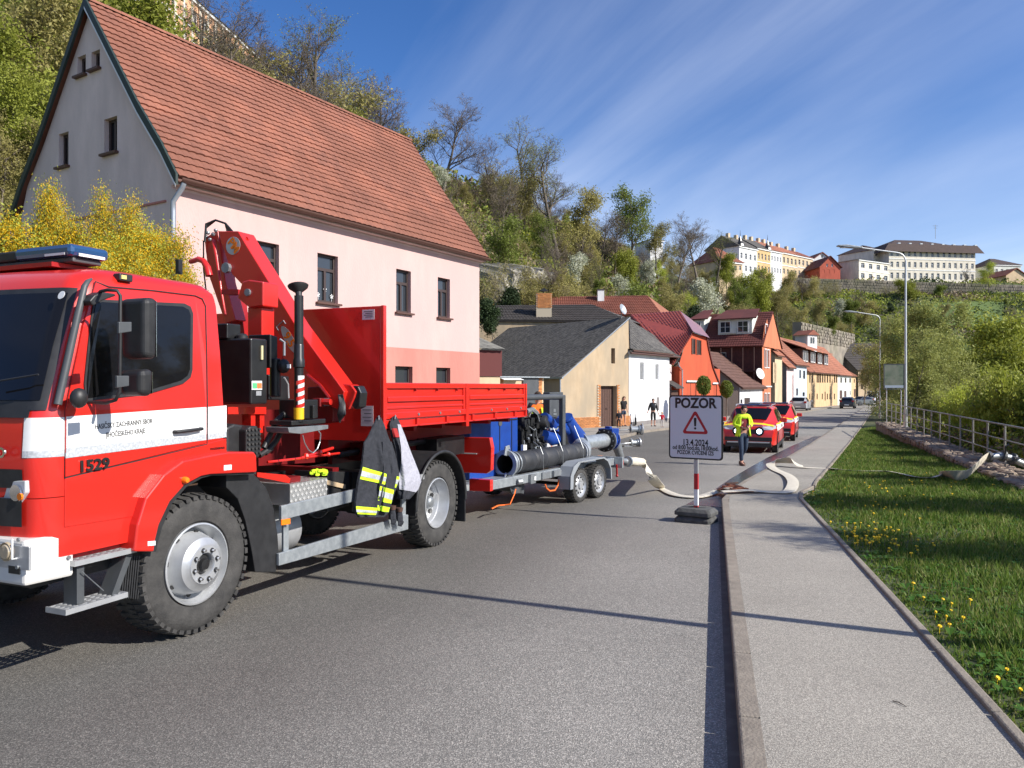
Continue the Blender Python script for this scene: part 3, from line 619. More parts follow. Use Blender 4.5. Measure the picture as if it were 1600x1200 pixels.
# ---- side plates on the near flank
def vn(z): return float(np.interp(z, [r[0] for r in RG], [r[2] for r in RG]))
def flank(pts, off, th, m, name, parent=TR, bevel=0):
    b = MB(); poly = []
    for x, y in pts:
        p = K.T(x, y, 0.0); v = vn(p.z); p = K.T(x, y, v - off); poly.append(p)
    n = len(poly); b.add([p for p in poly] + [Vector((p.x, p.y+th, p.z)) for p in poly], [tuple(range(n)), tuple(range(2*n-1, n-1, -1))] + [(i, n+i, n+(i+1)%n, (i+1)%n) for i in range(n)])
    return b.build(name, m, parent, bevel=bevel)
door = flank([(150,441),(170,450),(240,456),(305,464),(315,469),(320,480),(322,560),(322.5,640),(322.5,692),(240,712),(102.5,745),(103,640),(116,578),(130,510)], 0.012, 0.03, 'red', 'door')
wf = flank([(147,472),(160,468),(288,474),(298,479),(302,490),(301,578),(298,590),(287,599),(230,616),(134,627),(132,600),(136,560),(142,500)], 0.020, 0.02, 'black', 'window_frame', door)
flank([(150,475),(160,472),(286,479),(295,484),(298,492),(297,577),(293,587),(284,594),(228,611),(137,622),(136,598),(140,560),(145,505)], 0.024, 0.01, 'glass', 'window', door)
flank([(104.5,651),(322.5,636),(322.5,678.5),(104,700)], 0.0155, 0.01, 'white', 'white_stripe', door)
flank([(104,700),(322.5,678.5),(322.5,687.5),(103,716)], 0.0157, 0.01, 'reflex', 'reflective_stripe', door)
flank([(325,636),(354,633.5),(354,674),(325,678)], 0.003, 0.01, 'white', 'white_stripe')
flank([(325,678),(354,674),(354,683),(325,687)], 0.0033, 0.01, 'reflex', 'reflective_stripe')
flank([(276,664),(302,660),(303,676),(301,679),(286,681),(279,678)], 0.010, 0.012, 'red2', 'handle_recess', door)
hb = MB(); a_, c_ = K.T(276,675,-0.045), K.T(316,670,-0.045); hb.tube([a_+Vector((0,0.025,0)), a_, a_.lerp(c_,0.5)+Vector((0,-0.01,0)), c_, c_+Vector((0,0.025,0))], 0.013, 8); hb.build('door_handle', 'black', door, smooth=60)
# lower body between door and wheel arch
sill = MB(); sp(sill, K, [(102,746),(323,693),(354,685),(354,708),(322,715),(287,722),(262,742),(244,768),(232,790),(217,806),(101,824)], -0.004, 0.05); sill.build('lower_side_panel', 'red', TR, bevel=0.004)
b = MB(); sp(b, K, [(105,824),(215,807),(225,815),(225,864),(118,882),(105,850)], 0.06, 0.3); b.build('step_well', 'red2', TR)
b = MB(); sp(b, K, [(210,862),(215,820),(228,778),(256,742),(286,720),(320,713),(357,706),(397,706),(401,712),(402,737),(399,738),(330,741),(315,744),(289,758),(266,784),(249,820),(243,845),(241,862)], -0.075, 0.34); b.build('wheel_arch', 'red', TR, bevel=0.012)
b = MB(); sp(b, K, [(400,741),(330,743),(315,747),(291,761),(269,787),(254,822),(246,850),(244,862),(232,862),(236,830),(258,780),(287,744),(318,730),(400,727)], -0.05, 0.36); b.build('arch_liner', 'black', TR)
lm = MB(); p = K.T(290,750,-0.09); lm.lathe([(0.024,0.03),(0.024,-0.005),(0.018,-0.02),(0.0005,-0.024)], p, (0,1,0), 12); lm.build('side_marker', 'orange', TR, smooth=40)
for (x0,y0,x1,y1) in ((231,846,243,852),(350,727,362,734)):
    flank([(x0,y0),(x1,y0-1),(x1,y1),(x0,y1+1)], 0.079, 0.004, 'white', 'sticker')
text('HASIČSKÝ ZÁCHRANNÝ SBOR', 0.046, K.T(195,662.5,-0.0168), K.T(240,657,0)-K.T(150,666.5,0), (0,0,1), 'black', door, ex=0.0004, wide=0.70, bold=.0006)
text('JIHOČESKÉHO KRAJE', 0.046, K.T(197,676.5,-0.0168), K.T(240,657,0)-K.T(150,666.5,0), (0,0,1), 'black', door, ex=0.0004, wide=0.70, bold=.0006)
text('1529', 0.098, K.T(147,727,-0.018), K.T(240,715,0)-K.T(150,727,0), (0.1,0,1), 'blackm', door, ex=0.004, wide=1.15, bold=0.003)
text('ATEGO', 0.085, K.U(-18,707,-1.312), (0,-1,0), (0,0,1), 'chrome', TR, ex=0.005, wide=1.1, bold=0.003)
flank([(328,700),(351,697.5),(351,701.5),(328,704)], 0.004, 0.006, 'black', 'nameplate')
# seam lines: A pillar trim, door gap
tb = MB(); tb.tube([K.T(143,436,0.01), K.T(137,440,-0.01), K.T(132,448,-0.02), K.T(122,490,-0.02), K.T(105,566,-0.02), K.T(90,632,-0.02)], [0.008,0.016,0.02,0.022,0.024,0.024], 8); tb.build('pillar_trim', 'dgrey', TR, smooth=50)
tb = MB(); tb.tube([K.T(x,y,vn(K.T(x,y,0).z)-0.002) for x,y in [(149,440),(130,510),(115,578),(102,640),(101,747),(240,714),(323.5,694),(324,640),(323,560),(321,478),(316,467),(305,462),(240,454),(170,448),(149,440)]], 0.005, 5); tb.build('door_seal', 'black', TR)
# windscreen sticker and wiper
b = MB(); b.disc(K.U(99,461.5,-1.013)+Vector((-0.012,0,0)), (-1,0,0.38), 0.028, 0.003, 16); b.build('round_sticker', 'white', TR)
b = MB(); b.tube([K.U(-30,600,-1.32), K.U(60,585,-1.24)], 0.006, 5); b.build('wiper', 'black', TR)
# roof beacon bar
LB = empty('light_bar', (0,0,0)); LB.parent = TR
b = MB(); b.box(-0.72,-0.50, 0.40, 1.96, 2.69, 2.725); b.build('base', 'dgrey', LB, bevel=0.01)
for y0, y1 in ((0.37, 0.95), (1.41, 1.99)):
    b = MB(); b.box(-0.76,-0.46, y0, y1, 2.725, 2.81); o = b.build('beacon_lens', 'bluel', LB, bevel=0.03)
    c = MB(); [c.lathe([(0.0005,0),(0.035,0.01),(0.035,0.05),(0.0005,0.06)], (-0.62, y0+0.12+0.16*k, 2.735), (0,0,1), 10) for k in range(3)]; c.build('reflector', 'chrome', o)
b = MB(); b.box(-0.74,-0.48, 0.95, 1.41, 2.725, 2.80); b.build('centre_cover', 'black', LB, bevel=0.015)
b = MB(); b.box(-0.765,-0.763, 0.42,0.62, 2.732, 2.748); b.box(-0.70,-0.50,0.3665,0.369,2.73,2.75); b.build('maker_label', 'white', LB)
b = MB(); b.box(-0.80,-0.40, 0.50, 1.86, 2.655, 2.685); b.build('mount', 'red2', LB)
b = MB(); p = K.T(194,433,0.10); b.box(p.x-0.055, p.x+0.05, 0.075, 0.14, p.z-0.03, p.z+0.02); b.build('roof_marker', 'black', TR, bevel=0.008)
b = MB(); b.box(p.x-0.045, p.x-0.005, 0.07, 0.078, p.z-0.018, p.z+0.008); b.build('marker_lens', mat('amber_clear_lens',(0.8,0.6,0.2),0.1,spec=1.0), TR)
# mirrors
ma = MB(); V_ = -0.20
ma.tube([K.T(150,462,0.02), K.T(158,455,-0.10), K.T(168,453,V_), K.T(183,454,V_-.04), K.T(188,462,V_-.05), K.T(188,530,V_-.05), K.T(187,612,V_-.05), K.T(181,625,V_-.03), K.T(165,630,-0.12), K.T(136,628,0.0)], 0.011, 8)
mo = ma.build('mirror_arm', 'black', TR, smooth=60)
b = MB(); sp(b, K, [(140,470),(148,461),(160,456),(180,459),(182,462),(162,469),(146,478)], -0.10, 0.10); b.build('arm_bracket', 'black', TR, bevel=0.008)
def housing(px0, px1, py0, py1, v0, v1, name):
    a = K.T((px0+px1)/2, py0, (v0+v1)/2); c = K.T((px0+px1)/2, py1, (v0+v1)/2); b = MB(); u = a.x
    b.hexa([(u-0.045, v0+.01, c.z+.01), (u+0.05, v0+.01, c.z), (u+0.05, v1, c.z), (u-0.045, v1-.01, c.z+.01), (u-0.055, v0, a.z-.01), (u+0.05, v0, a.z), (u+0.05, v1, a.z), (u-0.05, v1, a.z-.01)])
    o = b.build(name, 'black', TR, bevel=0.035); o.modifiers['bevel'].segments = 4
    g = MB(); g.box(u+0.051, u+0.054, v0+.02, v1-.02, c.z+.02, a.z-.02); g.build('mirror_glass', 'chrome', o); return o
housing(192, 241, 465, 562, -0.44, -0.21, 'mirror'); housing(190, 234, 576, 620, -0.42, -0.21, 'mirror')
b = MB(); 
for (x0,y0,x1,y1) in ((186,503,206,521),(183,587,202,606)): sp(b, K, [(x0,y0),(x1,y0),(x1,y1-3),(x0,y1)], -0.46, 0.02)
b.build('mirror_clamp', 'dgrey', mo, bevel=0.004)
p = K.T(125,622,-0.12); b = MB(); b.sphere((p.x, -0.11, p.z), 0.06, 14, (0.9, 0.75, 1.05)); b.build('ramp_mirror', 'black', TR, smooth=60)
# steering wheel and driver seat seen as shapes behind the glass
b = MB(); p = K.T(160,600,0.5); b.lathe([(0.2,-0.012),(0.212,0.0),(0.2,0.012),(0.188,0.0),(0.2,-0.012)], (p.x, 0.55, p.z+0.05), (-0.5,0,1), 20); b.build('steering_wheel', 'black', TR)
# bumper
b = MB(); p0 = K.T(115.5,832,0.0); p1 = K.T(115.5,900,0); z1, z0_ = p0.z, p1.z
x1 = K.T(116,860,0).x; x0 = K.T(38,870,0.03).x
b.hexa([(x0,0.03,z0_),(x1,0.0,z0_),(x1,CW,z0_),(x0,CW-0.03,z0_),(x0,0.03,z1),(x1,0.0,z1),(x1,CW,z1),(x0,CW-0.03,z1)])
bu = b.build('bumper', 'offwhite', TR, bevel=0.02)
fl = K.U(12,866,x0-0.004); 
b = MB(); b.box(x0-0.004, x0+0.01, fl.y-0.19, fl.y+0.25, z0_+0.10, z1-0.03); b.build('lamp_panel', 'silver', bu, bevel=0.004)
b = MB(); b.lathe([(0.0005,-0.02),(0.04,-0.016),(0.05,0.0),(0.055,-0.01),(0.058,0.01)], K.U(10,862,x0-0.006), (1,0,0), 16); b.build('fog_lamp', mat('fog_lamp_lens',(0.6,0.5,0.35),0.05,metal=0.4), bu, smooth=50)
b = MB(); q = K.U(22,890,x0-0.005); b.box(x0-0.006, x0, q.y-0.05, q.y+0.05, q.z-0.025, q.z+0.02); b.build('slot', 'black', bu)
b = MB(); g0 = K.U(19,842,x0-0.03); b.tube([g0, g0+Vector((-.0,-0.0,-0.12)), g0+Vector((0.03,0,-0.12))], 0.006, 6); b.build('guard_rod', 'white', bu)
for (x,y) in ((107,871),(30,843),(28,886)):
    b = MB(); q = K.T(x,y,0.0) if x > 100 else K.U(x,y,x0-0.004); b.disc(q, (0,-1,0) if x > 100 else (-1,0,0), 0.012, 0.01, 8); b.build('bolt', 'steel', bu)
b = MB(); b.box(-1.2, -0.35, 0.12, 2.2, 0.62, 0.80); b.build('front_chassis', 'blackm', TR)
# steps
def grating(b, a0, a1, c1, c0, z, th, nx_, ny_, hole=0.5):      # plate with round-ish holes
    for i in range(nx_):
        for j in range(ny_):
            def q(s, t): return (a0*(1-s)*(1-t) + a1*s*(1-t) + c1*s*t + c0*(1-s)*t)
            s0, s1, t0, t1 = i/nx_, (i+1)/nx_, j/ny_, (j+1)/ny_; h = (1-hole)/2
            o = [q(s0,t0), q(s1,t0), q(s1,t1), q(s0,t1)]; ins = [q(s0+(s1-s0)*h, t0+(t1-t0)*h), q(s1-(s1-s0)*h, t0+(t1-t0)*h), q(s1-(s1-s0)*h, t1-(t1-t0)*h), q(s0+(s1-s0)*h, t1-(t1-t0)*h)]
            for zz in (0,):
                O_ = [Vector(p) for p in o]; I_ = [Vector(p) for p in ins]; dn = Vector((0,0,-th))
                vs = O_ + I_ + [p+dn for p in O_] + [p+dn for p in I_]
                b.add(vs, [(k, (k+1)%4, 4+(k+1)%4, 4+k) for k in range(4)] + [(8+k, 12+k, 12+(k+1)%4, 8+(k+1)%4) for k in range(4)] + [(4+k, 4+(k+1)%4, 12+(k+1)%4, 12+k) for k in range(4)])
for (xa, ya, xb, yb, dep, nxx) in ((117,876,210,857,0.17,11),(103,947,196,932,0.17,9)):
    a0 = K.T(xa,ya,-0.03); a1 = K.T(xb,yb,-0.03); zz = (a0.z+a1.z)/2
    a0.z = zz; a1.z = zz; c0 = a0 + Vector((0.0,dep,0)); c1 = a1 + Vector((0,dep,0))
    b = MB(); grating(b, a0, a1, c1, c0, zz, 0.012, nxx-2, 4, .62); so = b.build('step', 'silver', TR)
    b = MB(); b.prism([a0+Vector((0,-.012,-.03)), a1+Vector((0,-.012,-.03)), a1+Vector((0,-.012,0.004)), a0+Vector((0,-.012,0.004))], (0,0,0), (0,0.012,0)); b.box(a0.x-.01,a0.x,-0.042,dep-0.03,zz-0.03,zz+0.004); b.box(a1.x,a1.x+.01,-0.042,dep-0.03,zz-0.03,zz+0.004); b.build('step_edge', 'silver', so)
for (p_, q_) in (((127,885),(127,943)),((204,865),(180,930))):
    b = MB(); t_, u_ = K.T(*p_,0.0), K.T(*q_,0.0); b.prism([t_+Vector((-.03,0,0)), t_+Vector((0.02,0,0)), u_+Vector((0.02,0,0)), u_+Vector((-0.03,0,0))], (0,0,0), (0,0.12,0)); b.build('step_bracket', 'dgrey', TR)
b = MB()
for k in range(9):
    x = -0.36 + k*0.012
    t_, u_ = K.T(196+k*3.6,868,0.04), K.T(190+k*3.6,935,0.04); b.tube([t_, u_], 0.006, 5)
sp(b, K, [(190,862),(228,858),(222,938),(186,932)], 0.05, 0.02); b.build('spray_flap', 'black', TR)
b = MB(); b.tube([K.T(128,893,-0.02), K.T(162,923,-0.02)], 0.003, 4); b.build('step_wire', 'steel', TR)
# ---- rear mudguard of the front wheel, tanks, side guards
b = MB(); sp(b, K, [(354,741),(397,741),(416,762),(428,795),(434,835),(436,868),(431,894),(399,894),(394,862),(384,815),(372,780),(354,762)], 0.03, 0.30); b.build('mudguard', 'black', TR, bevel=0.006)
b = MB(); b.box(0.2, 5.6, 0.78, 0.86, 0.72, 0.98); b.box(0.2, 5.6, 1.5, 1.58, 0.72, 0.98); b.box(-0.9, 0.3, 0.6, 1.8, 0.5, 1.1); b.box(0.3,5.5,0.86,1.5,0.75,0.8); b.build('chassis', 'blackm', TR)
b = MB(); b.tube([(0, 0.25, 0.52), (0, 2.1, 0.52)], 0.08, 10); b.tube([(3.75, 0.25, 0.44), (3.75, 2.1, 0.44)], 0.1, 10); b.sphere((3.75,1.2,0.46), 0.24, 12); b.sphere((0,1.3,0.52), 0.2, 12); b.build('axles', 'blackm', TR)
# chequer plate box
a0, a1 = K.T(453,757,0.10), K.T(511,745,0.10); zb_, zt = K.T(453,787,0.10).z, K.T(453,757,.10).z
M['chq'] = mat('chequer_plate', (0.52,0.52,0.51), 0.35, metal=0.6, c2=(0.4,0.4,0.39), sc=8)
b = MB(); b.box(a0.x, a1.x, 0.10, 0.55, zb_-0.02, zt); bx = b.build('toolbox', 'chq', TR)
b = MB(); k = 0
nn = 9; st = (a1.x-a0.x)/nn
for i in range(nn):
    for j in range(4):
        cx_, cz_ = a0.x + (i+.5+.5*(j%2))*st - st*.25, zb_ + (j+.5)*(zt-zb_)/4
        b.add([(cx_-st*.32, .096, cz_), (cx_, .096, cz_-0.017), (cx_+st*.32, .096, cz_), (cx_, .096, cz_+0.017)], [(0,1,2,3)])
for i in range(nn):
    for j in range(6):
        cx_, cy_ = a0.x + (i+.5+.5*(j%2))*st - st*.25, 0.13 + j*0.07
        b.add([(cx_-st*.32, cy_, zt+.004), (cx_, cy_-.02, zt+.004), (cx_+st*.32, cy_, zt+.004), (cx_, cy_+.02, zt+.004)], [(0,1,2,3)])
b.build('chequer_ridges', mat('bright_chequer', (0.75,0.74,0.72), 0.25, metal=0.5), bx)
b = MB(); g = K.T(498,741,0.2)
for k in range(14): b.sphere((g.x+random.uniform(-.07,.06), 0.2+random.uniform(-.05,.05), zt+0.025+random.uniform(0,.04)), random.uniform(.014,.03), 6, (1.4,1,0.8))
tag(under(b.build('work_gloves', 'neon'), TR), None); bpy.data.objects['work_gloves'].parent = None
gl = bpy.data.objects['work_gloves']; gl.matrix_parent_inverse = Matrix(); gl.location = (K.ox, K.oy, K.z0); gl.rotation_euler = (0,0,K.rz); tag(gl, 'crumpled neon yellow work gloves on top of the chequer plate toolbox', 'gloves')
b = MB(); b.lathe([(0.0005,0),(0.21,0),(0.235,0.02),(0.235,0.62),(0.21,0.64),(0.0005,0.64)], (0.92,0.52,0.50), (1,0,0), 28); b.build('air_tank', 'silver', TR, smooth=40)
b = MB(); c_ = K.T(545,738,0.2); sp(b, K, [(512,737),(546,737),(546,790),(512,800)], 0.16, 0.4); b.build('battery_box', 'black', TR, bevel=0.006)
b = MB(); sp(b, K, [(550,738),(600,735),(600,800),(550,800)], 0.30, 0.4); b.build('battery_box', 'blackm', TR)
b = MB(); sp(b, K, [(511,750),(540,757),(540,764),(511,757)], 0.14, 0.05); b.build('wooden_chock', mat('pale_wood',(0.45,0.33,0.2),0.8), TR)
for pts in ([(440,790.5),(559,763.5),(559,782),(440,813)], [(436,865),(638,804),(638,827),(436,884)]):
    b = MB(); sp(b, K, pts, -0.005, 0.03); b.build('side_guard', 'galv', TR, bevel=0.004)
b = MB(); sp(b, K, [(443,812),(451,812),(451,866),(443,868)], 0.026, 0.02); sp(b, K, [(628,776),(634,776),(634,812),(628,812)], 0.026, 0.02); b.build('guard_post', 'galv', TR)
b = MB(); sp(b, K, [(440,812),(454,810),(454,819),(440,821)], -0.02, 0.012); b.build('side_reflector', 'orange', TR, bevel=0.003)
# air intake with round knobs, hoses
b = MB(); sp(b, K, [(385,672),(391,666),(402,665),(408,674),(408,709),(404,716),(385,712)], 0.12, 0.3); io = b.build('air_filter', 'black', TR, bevel=0.015)
b = MB(); a0 = K.T(388,672,.118); a1 = K.T(405,670,.118); dz = K.T(388,672,.118).z - K.T(388,712,.118).z
for i in range(4):
    for j in range(6): b.disc((a0.x+(a1.x-a0.x)*i/3, .118, a0.z - dz*j/5.4), (0,-1,0), 0.011, 0.012, 8)
b.build('filter_knobs', 'rubber', io)
b = MB(); sp(b, K, [(354,668),(366,662),(386,665),(386,722),(354,724)], 0.2, 0.4); b.build('intake_box', 'black', TR, bevel=0.02)
for pts in ([(412,700),(418,688),(425,672),(432,658),(440,650),(452,640),(462,638)], [(405,712),(420,702),(432,688),(442,668)], [(414,708),(424,700)]):
    b = MB(); b.tube([K.T(x,y,0.25) for x,y in pts], 0.026, 8); b.build('rubber_hose', 'black', TR, smooth=60)
# red crane sub-frame
b = MB(); sp(b, K, [(356,636),(416,636),(416,647),(356,647)], 0.30, 0.5); sp(b, K, [(392,647),(399,647),(399,672),(392,672)], 0.32, 0.1); sp(b, K, [(406,647),(413,647),(413,700),(406,700)], 0.32, 0.1); b.build('crane_subframe', 'red', TR)
b = MB(); sp(b, K, [(402,738),(446,742),(454,748),(452,755),(402,745)], 0.06, 0.25); b.build('toolbox_lip', 'red', TR)
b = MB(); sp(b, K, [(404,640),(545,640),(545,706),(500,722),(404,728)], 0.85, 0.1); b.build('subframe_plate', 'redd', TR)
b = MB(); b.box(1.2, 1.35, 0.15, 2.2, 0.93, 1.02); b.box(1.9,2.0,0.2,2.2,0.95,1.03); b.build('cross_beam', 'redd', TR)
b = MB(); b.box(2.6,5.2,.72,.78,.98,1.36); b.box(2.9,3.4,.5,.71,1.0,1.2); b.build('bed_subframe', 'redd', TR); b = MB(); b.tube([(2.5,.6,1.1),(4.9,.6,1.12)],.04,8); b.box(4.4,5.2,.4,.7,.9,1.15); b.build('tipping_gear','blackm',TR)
b = MB(); b.tube([K.T(418,722,.3), K.T(470,716,.3), K.T(530,708,.3)], 0.012, 6); b.tube([K.T(470,716,.3), K.T(520,700,.32)], 0.016, 6); b.sphere(K.T(478,713,.3), 0.035, 8); b.sphere(K.T(500,707,.3), 0.03, 8); b.sphere(K.T(513,710,.3), 0.025, 8); b.build('control_levers', 'red', TR)
# black oil tank behind the cab
b = MB(); u0 = 0.42; fr = K.U(392,525,u0); a = K.T(392,528,0.16); c = K.T(418,528,0.16); zb2 = K.T(392,632,.16).z; zt2 = a.z
b.box(a.x, c.x, 0.16, 0.62, zb2, zt2); tk = b.build('oil_tank', 'blackm', TR, bevel=0.015)
b = MB(); b.lathe([(0.05,0),(0.05,0.03),(0.035,0.045),(0.0005,0.05)], ((a.x+c.x)/2, 0.35, zt2), (0,0,1), 14); b.build('filler_cap', 'black', tk, smooth=40)
b = MB(); b.box(a.x-.02, c.x-.06, 0.4, 0.75, zt2, zt2+0.13); b.build('filter_head', 'blackm', tk, bevel=0.01)
w0, w1 = K.T(393,595,.155), K.T(409,609,.155)
b = MB(); b.box(w0.x, w1.x, 0.152, 0.158, w1.z, w0.z); so = b.build('sticker', 'white', tk)
b = MB(); b.box(w0.x+.008, (w0.x+w1.x)/2-.002, 0.149, 0.151, w1.z+.012, w0.z-.018); b.build('green_field', mat('green_print',(0.1,0.45,0.2),0.5), so)
b = MB(); b.box((w0.x+w1.x)/2+.002, w1.x-.006, 0.149, 0.151, w1.z+.012, w0.z-.018); b.build('orange_field', mat('orange_print',(0.85,0.18,0.05),0.5), so)
b = MB(); w0, w1 = K.T(400,611,.155), K.T(408,618,.155); b.box(w0.x, w1.x, 0.152, 0.158, w1.z, w0.z); b.build('grey_sticker', 'silver', tk)
b = MB(); g_ = K.T(409,540,.15); b.tube([(g_.x,.15,g_.z),(g_.x,.15,g_.z-.12)], 0.014, 6); b.build('sight_glass', mat('sight_glass',(0.6,0.55,0.3),0.2), tk)
# pump cluster between tank and leg
b = MB(); sp(b, K, [(422,522),(434,526),(434,575),(422,575)], 0.3, 0.25); sp(b, K, [(420,585),(452,588),(452,625),(420,625)], 0.45, 0.3); b.tube([K.T(430,560,.3), K.T(430,620,.3)], 0.05, 8); b.build('valve_block', 'blackm', TR, bevel=0.01)
b = MB(); q = K.T(443,572,0.22); b.sphere((q.x,.22,q.z), 0.058, 12, (1,1,1.15)); vb = b.build('accumulator', 'black', TR, smooth=60)
b = MB(); b.disc((q.x,.22,q.z+.06), (0,0,1), 0.014, 0.03, 8); b.build('red_cap', 'red', vb)
b = MB(); b.box(q.x-.025,q.x+.025,.158,.162,q.z-.02,q.z+.015); b.build('label_patch', 'white', vb)
b = MB(); b.tube([K.T(437,530,.3),K.T(444,535,.28),K.T(444,556,.25)], 0.012, 6); b.tube([K.T(444,590,.25),K.T(450,600,.25),K.T(451,622,.25)], 0.009, 6); b.build('braided_hose', 'silver', TR, smooth=60)
# outrigger leg
q = K.T(467,600,0.02); lu = q.x
SL = empty('outrigger', (0,0,0)); SL.parent = TR
zt_, zm, zs0, zy0, zy1 = (K.T(467,y,0.02).z for y in (462, 548, 587, 637, 655))
b = MB(); b.tube([(lu,.02,zy1-.02),(lu,.02,zt_)], 0.040, 16); b.lathe([(0.04,0),(0.052,0.01),(0.052,0.07),(0.044,0.09),(0.044,0.2),(0.04,0.21)], (lu,.02,K.T(467,575,.02).z), (0,0,1), 16); b.build('leg_tube', 'blackm', SL, smooth=40)
b = MB(); b.lathe([(0.025,-0.02),(0.03,0.03),(0.085,0.075),(0.092,0.095),(0.085,0.10),(0.0005,0.092)], (lu,.02,zt_), (0.15,0.22,1), 20); b.build('foot_plate', 'black', SL, smooth=40)
# helical red and white sleeve
b = MB(); b.lathe([(0.0425,0),(0.0425,zs0-zy0)], (lu+.004,.0175,zy0), (0,0,1), 20); b.build('striped_sleeve', 'white', SL, smooth=60)
b = MB(); n_ = 20
for s_ in range(4):
    for k in range(n_):
        a0_, a1_ = 2*math.pi*k/n_, 2*math.pi*(k+1)/n_; H_ = zs0-zy0
        f = lambda a: zy0 + (s_*0.25 - 0.2 + 0.30*((a/math.pi) % 2)/2*1.0)*H_*1.0
        def P2(a, z): return (lu+.004+0.044*math.cos(a), .0175+0.044*math.sin(a), min(max(z, zy0+.001), zs0-.001))
        zA, zB = f(a0_), f(a0_) + 0.30*H_/n_
        if max(zA, zB)+0.12*H_ <= zy0 or min(zA, zB) >= zs0: continue
        b.add([P2(a0_,zA), P2(a1_,zB), P2(a1_,zB+0.125*H_), P2(a0_,zA+0.125*H_)], [(0,1,2,3)])
b.build('red_bands', 'red', SL, smooth=60)
b = MB(); b.lathe([(0.0445,0),(0.0445,zy0-zy1)], (lu,.02,zy1), (0,0,1), 20); b.build('yellow_band', 'yellow', SL, smooth=60)
b = MB(); sp(b, K, [(450,668),(513,664),(513,670),(470,678),(452,676)], -0.01, 0.25); b.build('leg_bracket', 'steel', SL, bevel=0.004)
b = MB(); b.box(lu+0.07, lu+0.27, 0.02, 0.3, zy1-.0, zy1+0.17); b.box(lu-.12, lu+.36, 0.0, 0.25, zy1-0.05, zy1-.01); b.box(lu+.15,lu+.19,-.02,.02,zy1,zy1+.12); b.build('leg_housing', 'blackm', SL, bevel=0.006)
ch = [(473,680),(476,692),(482,703),(489,708),(496,701),(500,690),(501,678),(495,670)]
b = MB(); cp = [K.T(x,y,0.0) for x,y in ch]
for i in range(len(cp)-1):
    for t in (0, .33, .66):
        a = cp[i].lerp(cp[i+1], t); c = cp[i].lerp(cp[i+1], t+.3); b.tube([a, c], 0.0055, 5)
b.build('chain', 'steel', SL)
# ---- crane arm folded across the lorry
CR = empty('loader_crane', (0,0,0)); CR.parent = TR
def up_(b, pts, u0, th): b.prism([K.U(x, y, u0) for x, y in pts], (0,0,0), (th,0,0)); return b
b = MB(); up_(b, [(341,361),(372,361),(383,380),(460,505),(526,595),(538,612),(529,640),(518,636),(505,612),(458,556),(400,468),(362,428),(346,380)], 1.90, 0.24); b.build('main_boom', 'red', CR, bevel=0.008)
b = MB(); up_(b, [(319,372),(340,360),(352,440),(368,500),(352,505),(326,430)], 1.98, 0.16); b.build('link_arm', 'red', CR, bevel=0.006)
b = MB(); up_(b, [(371,466),(378,440),(388,437),(411,440),(411,478),(389,481)], 1.45, 0.22); b.build('column_head', 'red', CR, bevel=0.012)
b = MB(); up_(b, [(387,480),(409,480),(409,600),(387,600)], 1.5, 0.18); b.build('column', 'red', CR, bevel=0.008)
b = MB(); up_(b, [(346,452),(372,452),(372,460),(346,460)], 1.6, 0.1); up_(b,[(350,440),(375,470),(385,560),(365,560),(352,500)],2.15,0.1); b.build('cross_link', 'red2', CR)
b = MB(); b.disc(K.U(388,457,1.45), (-1,0,0), 0.035, 0.02, 12); b.disc(K.U(356,419,1.90), (-1,0,0), 0.055, 0.04, 8); b.build('pivot_pin', 'steel', CR)
b = MB(); b.tube([K.U(333,375,1.93), K.U(338,400,1.9), K.U(345,450,1.9), K.U(352,492,1.85)], [0.022,0.022,0.014,0.014], 8); b.build('hydraulic_ram', 'red', CR, smooth=50)
b = MB(); b.disc(K.U(364.5,384,1.899), (-1,0,0), 0.095, 0.004, 24); lg = b.build('round_badge', 'silver', CR)
q = K.U(364.5,384,1.888); text('PM', 0.13, q, (0,-.62,-.78), (0,-.78,.62), 'orange', lg, ex=0.001, bold=0.004)
b = MB(); dirn = (K.U(470,560,1.9)-K.U(436,500,1.9)).normalized(); per = Vector((0, -dirn.z, dirn.y)); c0 = K.U(452,531,1.897)
b.prism([c0 + dirn*0.17*math.cos(t) + per*0.052*math.sin(t) for t in np.linspace(0, 2*math.pi, 20, endpoint=False)], (0,0,0), (0.002,0,0)); bd = b.build('oval_badge', 'silver', CR)
text('9.5', 0.13, c0 + Vector((-0.006,0,0)), (dirn if dirn.z < 0 else -dirn), (0,-abs(dirn.z),abs(dirn.y)), 'orange', bd, ex=0.001, bold=0.003)
b = MB(); b.tube([c0 + dirn*a + per*q_ for a, q_ in ((-0.16,-0.055),(-0.205,-0.055),(-0.205,0.055),(-0.16,0.055))], 0.006, 4); b.build('badge_bracket', 'silver', bd)
for (off, r) in ((0,0.012),(0.05,0.011),(0.1,0.011),(-0.05,0.012)):
    b = MB(); b.tube([K.U(320,378,1.95+off), K.U(322,352+off*40,1.97+off), K.U(337,344,2.0+off), K.U(352,349,2.0+off), K.U(362-off*60,364,1.98+off)], r, 7); b.build('hydraulic_hose', 'black', CR, smooth=60)
b = MB(); b.tube([K.U(318,376,1.95), K.U(318,420,1.97), K.U(325,480,2.0)], 0.008, 6); b.build('thin_hose', 'black', CR)
b = MB(); [b.sphere(K.U(x,y,1.93), 0.022, 8) for x,y in ((322,370),(328,374),(333,366),(337,360),(325,364))]; b.build('hose_fittings', 'steel', CR)
b = MB(); b.lathe([(0.012,-0.006),(0.026,-0.006),(0.026,0.006),(0.012,0.006),(0.012,-0.006)], K.U(385.5,374,1.98), (1,0,0), 12); b.build('lifting_eye', 'red', CR)
